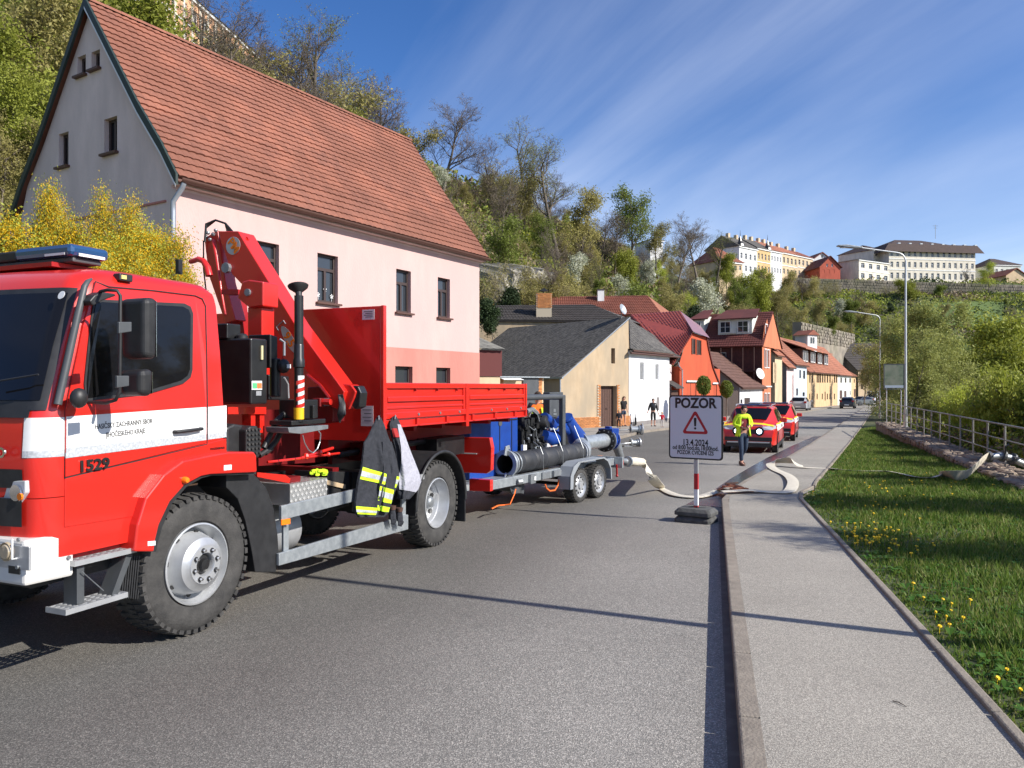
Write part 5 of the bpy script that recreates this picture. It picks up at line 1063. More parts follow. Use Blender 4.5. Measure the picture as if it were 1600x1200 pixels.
b = MB(); b.lathe([(.0005,0),(.17,0),(.19,.03),(.19,.16),(.17,.2),(.0005,.2)],(cB.x+.075,vd,zc_),(1,0,0),26); b.box(cB.x+.02,cB.x+.34,vd-.16,vd+.16,zc_+.13,zc_+.24); b.box(cB.x+.12,cB.x+.22,vd-.06,vd+.06,zc_+.24,zc_+.28); b.box(cB.x+.1,cB.x+.2,vd-.21,vd-.15,zc_-.05,zc_+.15); b.build('gate_valve','blue',E,smooth=40,bevel=.006)
flange(cB.x+.275,.21,'blue','flange')
he = K3.T(978,721,.55)
b = MB(); b.tube([(cB.x+.3,vd,zc_),(cB.x+.42,vd,zc_-.04),(cB.x+.50,vd-.05,zc_-.18),(he.x-.12,.60,he.z+.02),(he.x,.55,he.z)],[.15,.13,.10,.075,.075],16); b.build('outlet_elbow','steel',E,smooth=60)
b = MB(); q = K3.T(937,716,.6); b.tube([(q.x,.6,zd),(q.x,.6,q.z)],.07,10); b.build('support_foot','galv',E); b = MB(); b.disc((q.x,.6,q.z),(0,0,1),.06,.05,12); b.build('orange_cap','orange',E)

# ================================================================ canvas hose
def hose_w(p, v=.55):
    q = K3.T(p[0], p[1], v); return Vector((K3.ox + K3.t[0]*q.x + K3.n[0]*v, K3.oy + K3.t[1]*q.x + K3.n[1]*v, K3.z0 + q.z))
h0 = hose_w((980,721)); 
HS = empty('canvas_hose', h0, 0, 'wide cream canvas fire hose from the pump outlet over the ramp, path, grass and wall', 'hose')
def local(pts): return [Vector(p) - h0 for p in pts]
nz = MB(); e1 = hose_w((1003,722)); nz.tube(local([h0, h0.lerp(e1,.3), h0.lerp(e1,.33), h0.lerp(e1,.6), h0.lerp(e1,.63), e1]), [.085,.085,.10,.10,.095,.085], 14); nz.build('coupling_sleeve','hose',HS,smooth=40)
nz = MB(); nz.lathe([(.08,0),(.115,0),(.115,.06),(.08,.06)], Vector((0,0,0)), (e1-h0), 18); nz.build('storz_coupling','galv',HS,smooth=40)
def interp(pts, n=6):
    out = []
    for i in range(len(pts)-1):
        p0 = pts[max(i-1,0)]; p1 = pts[i]; p2 = pts[i+1]; p3 = pts[min(i+2,len(pts)-1)]
        for k in range(n):
            t = k/n; out.append(0.5*((2*p1) + (p2-p0)*t + (2*p0-5*p1+4*p2-p3)*t*t + (3*p1-p0-3*p2+p3)*t**3))
    out.append(pts[-1]); return out
gA = G(1015,741,.0); mid = e1.lerp(gA,.5)
path = [e1, Vector((e1.x+.12,e1.y-.15,e1.z-.12)), P(1016,743,13.75), G(1033,762,.05), G(1055,773,.03), G(1085,776.5,.03), G(1108,772,.035), G(1124,766,.06), G(1140,763,.17)]
path = interp(path, 5)
b = MB(); sides = []
n = len(path)
for i, p in enumerate(path):
    t = i/(n-1); d = (path[min(i+1,n-1)]-path[max(i-1,0)]).normalized(); flat = d.cross(Vector((0,0,1))).normalized()
    s_ = (Vector((0,0,1))*(1-min(1,t*2.2))*0.9 + flat*(.35+.65*min(1,t*1.6))); sides.append(s_)
b.ribbon(local(path), .19, .035, sides); b.build('hose_length','hose',HS,smooth=60)
# over the sidewalk with two big folds
fold = [G(1128,768,.16), G(1145,767,.17), G(1172,766,.17), G(1200,768.5,.14), G(1226,769,.145), G(1236,764,.15), G(1239,752,.17), G(1230,742,.15), G(1212,734,.14), G(1204,727,.16), G(1208,721,.24), G(1222,720,.26), G(1238,720,.28), G(1252,729,.16), G(1270,731,.13), G(1300,732,.13)]
fold = interp(fold, 6); sides = []
n = len(fold)
for i, p in enumerate(fold):
    d = (fold[min(i+1,n-1)]-fold[max(i-1,0)]).normalized(); flat = d.cross(Vector((0,0,1))).normalized()
    u = p.z - gz(p.y) - .12; k = .7*min(1, max(0,(u-.06)/.12)); sides.append(flat*(1-k*.75) + Vector((0,0,1))*k)
b = MB(); b.ribbon(local(fold), .215, .014, sides); b.build('folded_length','hose',HS,smooth=60)
gp = [G(1300,732,.12), G(1315,734,.14), G(1345,736,.15), G(1385,736.5,.15), G(1408,740,.17), G(1430,745,.17), G(1452,747,.18), G(1470,742,.24), G(1490,742,.28), G(1508,742,.26), P(1522,732,16.2), P(1534,720,16.5), P(1543,714,16.9)]
gp = interp(gp, 5); n = len(gp); sides = []
for i, p in enumerate(gp):
    d = (gp[min(i+1,n-1)]-gp[max(i-1,0)]).normalized(); flat = d.cross(Vector((0,0,1))).normalized(); t = i/n
    k = 0.15 + 0.6*smooth((t-.45)*3) ; sides.append(flat*(1-k) + Vector((0,0,1))*k)
b = MB(); b.ribbon(local(gp), .23, .016, sides); b.build('grass_length','hose',HS,smooth=60)
pipe = [P(1543,714,16.9), P(1565,712,16.9), P(1580,716,16.9), P(1592,722,16.9), P(1625,735,16.9)]
b = MB(); b.tube(local(pipe), .075, 12); b.build('outlet_pipe','galv',HS,smooth=50)
for i in (0,1,2):
    b = MB(); b.lathe([(.07,0),(.13,0),(.13,.06),(.07,.06)], pipe[i]-h0, pipe[i+1]-pipe[i], 14); b.build('pipe_coupling','dgrey',HS)
b = MB(); q = P(1571,705,16.8)-h0; b.tube([q+Vector((0,0,-.12)), q+Vector((0,0,.1)), q+Vector((.08,0,.16))], .02, 6); b.build('valve_lever','blackm',HS)
# hose ramps
M['rust'] = mat('orange_brown_ramp', (0.30,0.10,0.05), .8, c2=(0.20,0.07,0.04), sc=7, bump=.3, bsc=20)
for i, (c, rz, lab) in enumerate(((G(1149,767,.12), 0.0, 'worn orange brown hose ramp on the kerb edge, hose running through it'),)):
    rt = empty('hose_ramp', c, R(8), lab, 'ramp', scale=(.75,.8,1))
    for s_ in (-1, 1):
        b = MB(); b.prism([(-.36,s_*.13,0),(-.30,s_*.13,.03),(-.06,s_*.13,.095),(.08,s_*.13,.095),(.30,s_*.13,.03),(.38,s_*.13,0)], (0,0,0), (0,s_*.15,0)); b.build('ramp_half','rust',rt,bevel=.008)
        for k in range(4):
            b = MB(); x = -.2+.13*k; b.box(x-.012,x+.012,s_*.13+(.0 if s_>0 else -.15),s_*.13+(.15 if s_>0 else 0),.05,.105 if abs(x)<.12 else .075); b.build('ramp_rib','rust',rt)
    b = MB(); b.prism([(-.1,.30,.09),(.25,.34,.10),(.25,.40,.085),(-.1,.36,.075)],(0,0,0),(0,0,.03)); b.build('hinge_plank','brownw',rt)
# loose couplings standing on the far pavement
def fitting(p, lab, rz, s=1.0):
    rt = empty('pipe_coupling', p, rz, lab, 'pipe fitting', 'loose hose couplings on the ground')
    b = MB(); b.lathe([(.10*s,0),(.20*s,0),(.20*s,.05),(.12*s,.06),(.12*s,.3*s),(.17*s,.34*s),(.17*s,.42*s),(.10*s,.42*s),(.10*s,0)], (0,0,.2*s), (1,0,0), 20); b.build('coupling_body','galv',rt,smooth=40)
    b = MB(); b.lathe([(.16*s,-.02),(.24*s,-.02),(.24*s,.03),(.16*s,.03),(.16*s,-.02)], (.45*s,0,.2*s), (1,0,0), 20); b.build('coupling_flange','silver',rt,smooth=40)
    b = MB(); b.tube([(.05,-.1,.2*s),(-.4*s,-.16,.18*s),(-.62*s,-.16,.14*s)],.028,6); b.box(-.3,.05,-.1,.1,0,.06); b.build('lever_arm','steel',rt)
fitting(G(985,698,0), 'grey steel coupling on the road right behind the blue valve', R(15), .8)
fitting(G(985,679,0), 'grey steel coupling by the kerb in front of the bare legged man', R(5), 1.3)
# bollard with dark base at the white house
rt = empty('bollard', G(993,665,.1), 0, 'short dark post with pale top against the white house wall', 'bollard'); b=MB(); b.lathe([(.09,0),(.07,.05),(.06,.5),(.0005,.52)],(0,0,0),(0,0,1),10); b.build('post','blackm',rt); b=MB(); b.tube([(0,0,.5),(-.03,0,.75)],[.05,.03],8); b.build('cap','silver',rt)

# ================================================================ POZOR sign
bp = G(1088,815,0)
SG = empty('warning_sign', bp, math.atan2(-.53,.848), 'white rectangular POZOR warning board on a red and white striped pole by the kerb', 'sign')
def rrect(w, h, r, n=5): 
    out = []
    for cx_, cz_, a0 in ((w/2-r,h/2-r,0),(-w/2+r,h/2-r,90),(-w/2+r,-h/2+r,180),(w/2-r,-h/2+r,270)):
        for k in range(n+1): t=R(a0+90*k/n); out.append((cx_+r*math.cos(t), cz_+r*math.sin(t)))
    return out
D_ = bp.y; wS = 0.80; hS = 100/FPX*D_; zC = EYE + (602-667.5)/FPX*D_ - bp.z
b = MB(); b.prism([(x, -.045, z+zC) for x, z in rrect(wS,hS,.05)], (0,0,0), (0,.022,0)); bd = b.build('board','blackm',SG,bevel=.003)
b = MB(); b.prism([(x, -.049, z+zC) for x, z in rrect(wS-.045,hS-.045,.035)], (0,0,0), (0,.003,0)); face = b.build('white_face', mat('sign_sheeting',(0.62,0.62,0.66),.45),SG)
yS = -.051
b = MB(); tz = zC + .06; tri = [(-.205,-.155),(.205,-.155),(0,.20)]; 
def rt_(tr, r, n=5):
    out = []
    for i in range(3):
        a, p, c = Vector(tr[i-1]), Vector(tr[i]), Vector(tr[(i+1)%3]); d1=(a-p).normalized(); d2=(c-p).normalized(); bi=(d1+d2).normalized(); half=math.acos(max(-1,min(1,d1.dot(d2))))/2; ce=p+bi*(r/math.sin(half))
        s0 = p+d1*(r/math.tan(half)); s1 = p+d2*(r/math.tan(half)); a0=math.atan2(s0.y-ce.y,s0.x-ce.x); a1=math.atan2(s1.y-ce.y,s1.x-ce.x)
        da=(a1-a0+math.pi)%(2*math.pi)-math.pi
        for k in range(n+1): t=a0+da*k/n; out.append((ce.x+r*math.cos(t),ce.y+r*math.sin(t)))
    return out
b.prism([(x,yS,z+tz) for x,z in rt_(tri,.03)],(0,0,0),(0,.0018,0)); b.build('red_triangle',mat('sign_red',(0.42,0.015,0.02),.5),face)
b = MB(); b.prism([(x*.70,yS-.0012,(z+.02)*.68-.025+tz) for x,z in rt_(tri,.018)],(0,0,0),(0,.001,0)); b.build('white_triangle',mat('sign_sheeting',(0.62,0.62,0.66),.45),face)
b = MB(); b.prism([(-.013,yS-.0025,tz-.045),(.013,yS-.0025,tz-.045),(.021,yS-.0025,tz+.065),(.013,yS-.0025,tz+.08),(-.013,yS-.0025,tz+.08),(-.021,yS-.0025,tz+.065)],(0,0,0),(0,.001,0)); b.disc((0,yS-.0015,tz-.075),(0,-1,0),.017,.001,14); b.build('exclamation_mark','blackm',face)
tx = lambda s, sz, z, w=1.0, bo=0.0: text(s, sz, (0,yS-.0005,zC+z), (1,0,0), (0,0,1), 'blackm', face, ex=.0005, wide=w, bold=bo)
tx('POZOR', .20, .345, .90, .007); tx('13.4.2024', .125, -.225, .78, .0025); tx('od 8:00 hod.do 18:00hod.', .088, -.300, .74, .002); tx('POZOR CVIČENÍ IZS', .080, -.370, .74, .002)
zpt = zC - hS/2
for i, (z0, z1, m) in enumerate(((.10,.235,'sign_red'),(.235,.47,'white'),(.47,.70,'sign_red'),(.70,zC+hS/2-.05,'silver'))):
    b = MB(); b.box(-.03,.03,-.022,.022,z0,z1); b.build('pole_section', MATS[m] if m in MATS else m, SG, bevel=.003)
for k in range(2):
    rt = empty('sign_foot', (0,0,0)); rt.parent = SG; z = k*.105
    b = MB(); w, d_ = .27, .20
    pb = [(-w,-d_+.03),(-w+.04,-d_),(w-.04,-d_),(w,-d_+.03),(w,d_-.03),(w-.04,d_),(-w+.04,d_),(-w,d_-.03)]
    vs = [(x,y,z) for x,y in pb]+[(x,y,z+.05) for x,y in pb]+[(x*.82,y*.78,z+.10) for x,y in pb]; n=8
    b.add(vs, [tuple(range(7,-1,-1))]+[(i,(i+1)%8,8+(i+1)%8,8+i) for i in range(8)]+[(8+i,8+(i+1)%8,16+(i+1)%8,16+i) for i in range(8)]+[tuple(range(16,24))]); b.build('rubber_block',mat('recycled_rubber',(0.10,0.10,0.095),.85,c2=(0.055,0.055,0.052),sc=8,bump=.5,bsc=40),rt,bevel=.006)
    b = MB()
    for sx in (-1,1): b.prism([(sx*.13,-.178,z+.025),(sx*.19,-.172,z+.03),(sx*.175,-.150,z+.085),(sx*.135,-.152,z+.08)],(0,-.012,0),(0,.011,0)); b.box(sx*.215-.012,sx*.215+.012,-.05,.05,z+.03,z+.07)
    b.build('hand_hole','black',rt)
b = MB(); b.tube([(-.12,-.02,.205),(-.04,.02,.215),(.02,-.03,.212),(.13,.03,.206)],.006,5); b.build('wire_pin','black',SG)

# ================================================================ vehicles
def car(loc, ang, spec, label, cat='car', group=None, name='parked_car', detail=1):
    """local +x forward"""
    rt = empty(name, loc, ang, label, cat, group)
    L_, Wd, H_ = spec['L'], spec['W'], spec['H']; wb = spec.get('wb', L_*.6); wr = spec.get('wr', .33); body = spec['body']; fo = spec.get('fo', (L_-wb)*.47)
    xf = wb/2 + fo; xr = xf - L_
    st = spec['st']      # stations: (x fraction from front 0..1, z_bottom, z_belt, z_top, half width scale low, belt, top)
    b = MB(); vs = []; K_ = None; rows = []
    for (t, zb, zs_, zt, wl, wb_, wt) in st:
        x = xf - t*L_; hw = Wd/2; zb, zs_, zt = zb*H_, zs_*H_, zt*H_
        half = [(hw*wl*.90, zb), (hw*wl, zb+.06), (hw*max(wl,wb_)*1.0, zb*.5+zs_*.5), (hw*wb_, zs_-.03), (hw*wb_*.97, zs_)]
        if zt - zs_ > .05: half += [(hw*(wt+.03), zt-.07), (hw*wt*.93, zt-.015), (hw*wt*.5, zt)]
        else: half += [(hw*wb_*.93, zs_+(zt-zs_)*.5), (hw*wb_*.75, zt), (hw*wb_*.4, zt+.005)]
        ring_ = [(x, y, z) for y, z in half] + [(x, -y, z) for y, z in reversed(half)]; rows.append(ring_); vs += ring_; K_ = len(ring_)
    n = len(rows); fs = [(i*K_+j, i*K_+(j+1)%K_, (i+1)*K_+(j+1)%K_, (i+1)*K_+j) for i in range(n-1) for j in range(K_)]
    b.add(vs, fs+[tuple(range(K_-1,-1,-1)), tuple(range((n-1)*K_, n*K_))]); bo = b.build('body', body, rt, smooth=28)
    for f in (0,): pass
    # fix normals
    import bmesh as _bm
    m_ = _bm.new(); m_.from_mesh(bo.data); _bm.ops.recalc_face_normals(m_, faces=m_.faces); m_.to_mesh(bo.data); m_.free()
    # glass: between belt and roof on the greenhouse
    gi = [i for i, s_ in enumerate(st) if s_[3]-s_[2] > .15]
    i0, i1 = gi[0], gi[-1]
    def pr(i, j, e=.008):
        p = Vector(rows[i][j]); sgn = 1 if p.y > 0 else -1; return Vector((p.x, p.y + sgn*e, p.z))
    for s_ in (1, -1):
        w = MB()
        for i in range(i0, i1):
            ja, jb = (4, 5) if s_ == 1 else (K_-5, K_-6)
            a, c = pr(i, ja), pr(i+1, ja); d, e = pr(i+1, jb), pr(i, jb)
            def lp(p, q, t): return p.lerp(q, t)
            A, B, C, D = lp(a,e,.08), lp(c,d,.08), lp(c,d,.9), lp(a,e,.9)
            t0 = .03; w.add([lp(A,B,t0), lp(A,B,1-t0), lp(D,C,1-t0), lp(D,C,t0)], [(0,1,2,3)])
        if i0 > 0:
            ja, jb = (4, 5) if s_ == 1 else (K_-5, K_-6); a, c, d = pr(i0-1,ja,.008), pr(i0,ja), pr(i0,jb); g = (a+c+d)/3; w.add([a.lerp(g,.45), c.lerp(g,.12), d.lerp(g,.16)], [(0,1,2)])
        w.build('side_window', 'glass', rt)
    def cross(i, k, e):       # windscreen (i-1 -> i) and rear window
        J_ = (5, 6, 7, K_-8, K_-7, K_-6); a = [Vector(rows[i][q]) for q in J_]; c = [Vector(rows[k][q]) for q in J_]; w = MB(); o_ = Vector((.02*e,0,.014))
        a[0] = a[0].lerp(a[1],.25); a[5] = a[5].lerp(a[4],.25); c[0] = c[0].lerp(c[1],.3); c[5] = c[5].lerp(c[4],.3)
        A = [p.lerp(q,.07)+o_ for p, q in zip(a, c)]; C_ = [p.lerp(q,.95)+o_ for p, q in zip(a, c)]; w.add(A+C_, [(j,j+1,j+7,j+6) for j in range(5)]); return w
    cross(i0, i0-1, 1).build('windscreen', 'glass', rt, smooth=60); cross(i1, min(i1+1, n-1), -1).build('rear_window', 'glass', rt, smooth=60)
    hw = Wd/2
    for x in (wb/2, -wb/2):
        for y in (-hw+.005, hw-.005-.23):
            if detail: wheel_car(rt, (x, y, wr), wr, .23, y > 0)
            w = MB(); yy_ = -hw-.006 if y < 0 else hw-.02; w.lathe([(wr*.98,0),(wr*1.16,0),(wr*1.16,.026),(wr*.98,.026),(wr*.98,0)], (x,yy_,wr), (0,1,0), 20, math.pi, math.pi); o = w.build('wheel_arch', 'black', rt)
            zz = [v.co.z for v in o.data.vertices]
            if sum(zz)/len(zz) < wr:
                for v in o.data.vertices: v.co.z = 2*wr - v.co.z
            w = MB(); w.disc((x, -hw+.03 if y < 0 else hw-.03, wr), (0,-1 if y<0 else 1,0), wr*1.15, .012, 20); w.build('wheel_well', 'black', rt)
    for s_ in (-1, 1):
        w = MB(); w.box(-wb/2+wr*1.1, wb/2-wr*1.1, s_*hw*.985-.012, s_*hw*.985+.012, .2, .2+.14*spec.get('clad',1)); w.build('sill', 'black', rt, bevel=.01)
        mm = spec.get('mirror', body); w = MB(); xm = xf - st[i0-1][0]*L_ - .28; zm = st[i0][2]*H_+.06; w.box(xm-.06, xm+.07, s_*(hw+.02), s_*(hw+.24), zm-.05, zm+.11) if s_ > 0 else w.box(xm-.06, xm+.07, -(hw+.24), -(hw+.02), zm-.05, zm+.11); w.build('door_mirror', mm, rt, bevel=.03)
        fr = spec.get('lamps', 1); w = MB(); zl = spec.get('zl', .58)*H_; w.prism([(xf-.06, s_*hw*.48, zl-.05), (xf-.10, s_*hw*.82, zl-.05), (xf-.26, s_*hw*.97, zl+.0), (xf-.26, s_*hw*.95, zl+.10), (xf-.08, s_*hw*.5, zl+.06)], (-.12,0,0), (.15,0,0)); w.build('headlight', MATS['headlight_lens'], rt, bevel=.008)
        w = MB(); w.box(xr-.012, xr+.15, s_*hw*.80-.13, s_*hw*.80+.13, zl+.0, zl+.22); w.build('tail_light', mat('tail_light_red', (0.35,0.01,0.01), .25), rt, bevel=.02)
    w = MB(); w.box(xf-.12, xf+.012, -hw*.42, hw*.42, .50*H_-.10, .50*H_+.06); w.build('grille', 'black', rt, bevel=.01)
    w = MB(); w.box(xf-.15, xf+.02, -hw*.82, hw*.82, .16*H_, .27*H_); w.box(xr-.02, xr+.1, -hw*.85, hw*.85, .17*H_, .26*H_); w.build('bumper_trim', 'black', rt, bevel=.02)
    w = MB(); w.box(xr-.028, xr-.02, -.26, .26, .30*H_, .30*H_+.11); w.box(xf+.0, xf+.027, -.26, .26, .30*H_, .30*H_+.11); w.build('number_plate', 'white', rt)
    return rt, rows, st, K_, xf, xr
def wheel_car(parent, c, rad, wid, flip):
    root = empty('wheel', (c[0], c[1]+(wid if flip else 0), c[2]), math.pi if flip else 0); root.parent = parent
    t = MB(); t.lathe([(rad*.62,.04),(rad*.66,.005),(rad*.8,0),(rad*.93,.012),(rad*.99,.04),(rad,.1),(rad*.99,wid-.03),(rad*.7,wid)], (0,0,0), (0,1,0), 28); t.build('tyre','rubber',root,smooth=40)
    r = MB(); r.lathe([(rad*.64,.03),(rad*.62,.01),(rad*.58,.05),(rad*.5,.10)], (0,0,0), (0,1,0), 24)
    for k in range(5):
        a = 2*math.pi*k/5; ca, sa = math.cos(a), math.sin(a); q=[]
        for (rr, w_) in ((.05,.05),(.62,.045)):
            for sg in (-1,1): q.append((rad*(ca*rr - sa*sg*w_*2), .015, rad*(sa*rr + ca*sg*w_*2)))
        r.add(q+[(x,.045,z) for x,_,z in q], [(0,1,3,2),(4,6,7,5),(0,4,5,1),(2,3,7,6),(0,2,6,4),(1,5,7,3)])
    r.build('rim','silver',root,smooth=40)
    w = MB(); w.disc((0,.10,0),(0,-1,0),rad*.6,.01,20); w.build('brake_disc','blackm',root)
SUV = [(0.0,.20,.40,.50,.80,.84,.5),(0.015,.17,.52,.585,.88,.90,.5),(.06,.17,.58,.63,.95,.93,.5),(.15,.19,.61,.665,.99,.96,.5),(.27,.19,.63,.70,1.0,.98,.5),(.305,.19,.635,.70,1.0,.98,.5),(.43,.19,.645,.965,1,.985,.70),(.55,.19,.65,1.0,1,.985,.72),(.72,.19,.655,.995,1,.985,.72),(.86,.19,.66,.965,1,.975,.70),(.97,.2,.66,.70,.97,.95,.6),(1.0,.24,.50,.56,.90,.88,.5)]
def fire_suv(loc, ang, lab):
    sp_ = dict(L=4.65, W=1.86, H=1.62, wb=2.79, wr=.355, fo=.90, body='red', st=SUV, mirror='red', zl=.555)
    rt, rows, st, K_, xf, xr = car(loc, ang, sp_, lab, 'fire car', 'red fire service estate cars', 'fire_car')
    hw = .93
    for s_ in (1, -1):
        for (za, zb, m, nm, e) in ((.80,1.0,'white','white_stripe',.012), (1.0,1.045,'yellow','yellow_stripe',.013)):
            w = MB(); vs = []
            idx = range(3, len(st)-2)
            for i in idx:
                x = rows[i][0][0]
                for z in (za, zb): 
                    half = [(abs(rows[i][j][1]), rows[i][j][2]) for j in range(5)]; y = np.interp(z, [h[1] for h in half], [h[0] for h in half]); vs.append((x, s_*(y+e), z))
            n = len(list(idx)); w.add(vs, [(2*i, 2*i+1, 2*i+3, 2*i+2) if s_ < 0 else (2*i, 2*i+2, 2*i+3, 2*i+1) for i in range(n-1)]); o = w.build(nm, m if nm != 'yellow_stripe' else mat('yellow_tape',(0.85,0.62,0.0),.5), rt)
        text('HASIČI', .16, (-.3, s_*(hw+.02), .895), (s_*-1.0,0,0), (0,0,1), 'blackm', rt, wide=1.3)
        w = MB(); w.tube([(-1.7,s_*.62,1.60),(-1.6,s_*.63,1.655),(.2,s_*.63,1.665),(.38,s_*.62,1.61)], .018, 6); w.build('roof_rail','silver',rt,smooth=60)
    w = MB(); vs = []
    for (i, zoff) in ((3, .012), (2, .012)):
        pass
    hood = [(xf-.16,-.84,.965),(xf-.13,-.45,1.03),(xf-.10,0,1.045),(xf-.13,.45,1.03),(xf-.16,.84,.965)]; w.add([(x,y,z+.0) for x,y,z in hood]+[(x-.13,y,z+.045) for x,y,z in hood], [(i,i+1,i+6,i+5) for i in range(4)]); w.build('yellow_bonnet_band', mat('yellow_tape',(0.85,0.62,0.0),.5), rt)
    w = MB(); w.box(-.15,.05,-.55,.55,1.615,1.68); w.build('beacon_bar','bluel',rt,bevel=.02)
    em = mat('lit_blue_beacon',(0.3,0.5,1),.2,emit=((0.55,0.75,1.0),6))
    for s_ in (-1,1):
        w = MB(); w.disc((xf-.02,s_*.37,.80),(1,0,0),.16,.045,12); w.build('grille_beacon','blackm',rt); w = MB(); w.lathe([(.0005,.07),(.05,.062),(.085,.05)],(xf-.02,s_*.37,.80),(1,0,0),12); w.build('lit_beacon',em,rt)
    w = MB(); w.box(xf-.1,xf+.045,-.70,.70,.40,.445); w.build('skid_trim','silver',rt,bevel=.01)
    w = MB(); w.box(xf-.1,xf+.035,-.78,.78,.47,.60); w.build('lower_grille','black',rt,bevel=.01)
    return rt
CARF = R(-90-23)
fire_suv((9.02, 28.1, gz(28)), CARF, 'red fire car with lit beacons and a man walking in front of it')
fire_suv((12.25, 35.1, gz(34.9)), CARF, 'red fire car standing second in line behind the other')
EST = [(0.0,.22,.42,.50,.78,.82,.5),(.02,.19,.54,.57,.88,.9,.5),(.12,.18,.60,.65,.96,.94,.5),(.27,.18,.64,.69,1,.97,.5),(.31,.18,.645,.70,1,.97,.5),(.45,.18,.65,.97,1,.97,.68),(.58,.18,.66,1.0,1,.97,.70),(.78,.18,.67,.97,1,.96,.68),(.90,.19,.67,.90,.98,.95,.64),(.985,.2,.67,.71,.93,.92,.6),(1.0,.24,.5,.58,.88,.86,.5)]
VAN = [(0.0,.16,.30,.36,.82,.85,.5),(.03,.14,.36,.44,.92,.93,.5),(.14,.14,.46,.50,1,.97,.5),(.20,.14,.48,.53,1,.98,.5),(.34,.14,.50,.94,1,.99,.80),(.42,.14,.50,.99,1,.99,.84),(.60,.14,.50,1,1,.99,.86),(.97,.14,.50,1,1,.99,.86),(1.0,.16,.48,.97,.96,.96,.84)]
def cm(n, c): return mat(n, c, .3, coat=.6)
def cloc(px, Y): X = (px-800)/FPX*Y; return (X, Y, gz(Y))
car(cloc(1184,50.5), R(-90-30), dict(L=4.7,W=1.82,H=1.5,body=cm('silver_car_paint',(.42,.43,.45)),st=EST), 'silver estate car with rails parked behind the red fire cars', group='ordinary cars on the street')
x = 31.6; car((32.3,84.5,gz(84.5)), R(62), dict(L=4.4,W=1.85,H=1.6,body=cm('silver_grey_paint',(.35,.36,.38)),st=SUV), 'silver estate car parked outside the pale blue house', group='ordinary cars on the street')
car(cloc(1325,98), R(62), dict(L=4.1,W=1.8,H=1.5,body=cm('black_car_paint',(.015,.016,.02)),st=EST), 'dark hatchback driving away up the street, nearest of the moving cars', group='ordinary cars on the street', name='car')
car(cloc(1344,121), R(-90-58), dict(L=4.6,W=1.82,H=1.5,body=cm('grey_car_paint',(.06,.065,.07)),st=EST), 'dark grey car further up the street beside the white van', group='ordinary cars on the street', name='car')
car((74,160,gz(160)+.35), R(15), dict(L=4.4,W=1.8,H=1.55,body=cm('cherry_red_paint',(.35,.01,.02)),st=EST), 'small red car parked at the far bend of the street', group='ordinary cars on the street', name='parked_car')
car(cloc(1364,128), R(-90-30), dict(L=5.6,W=2.0,H=2.35,body=cm('white_van_paint',(.7,.7,.7)),st=VAN,zl=.36), 'white van coming down the far end of the street', 'van', name='van')

# ================================================================ people
def skin(name, vs, es, rs, m, parent, sub=1, root=0):
    me = bpy.data.meshes.new(name); me.from_pydata(vs, es, []); o = bpy.data.objects.new(name, me); COL.objects.link(o)
    md = o.modifiers.new('skin', 'SKIN'); md.use_smooth_shade = True
    if not me.skin_vertices: 
        bpy.context.view_layer.objects.active = o
    lay = me.skin_vertices[0].data
    for i, r in enumerate(rs): lay[i].radius = (r, r) if not isinstance(r, tuple) else r
    for i in range(len(vs)): lay[i].use_root = (i == root)
    s = o.modifiers.new('sub', 'SUBSURF'); s.levels = sub; s.render_levels = sub
    dg = bpy.context.evaluated_depsgraph_get(); m2 = bpy.data.meshes.new_from_object(o.evaluated_get(dg)); bpy.data.objects.remove(o)
    m2.materials.clear(); m2.materials.append(M[m] if isinstance(m, str) else m)
    for p in m2.polygons: p.use_smooth = True; p.material_index = 0
    ob = bpy.data.objects.new(name, m2); COL.objects.link(ob); ob.parent = parent; return ob
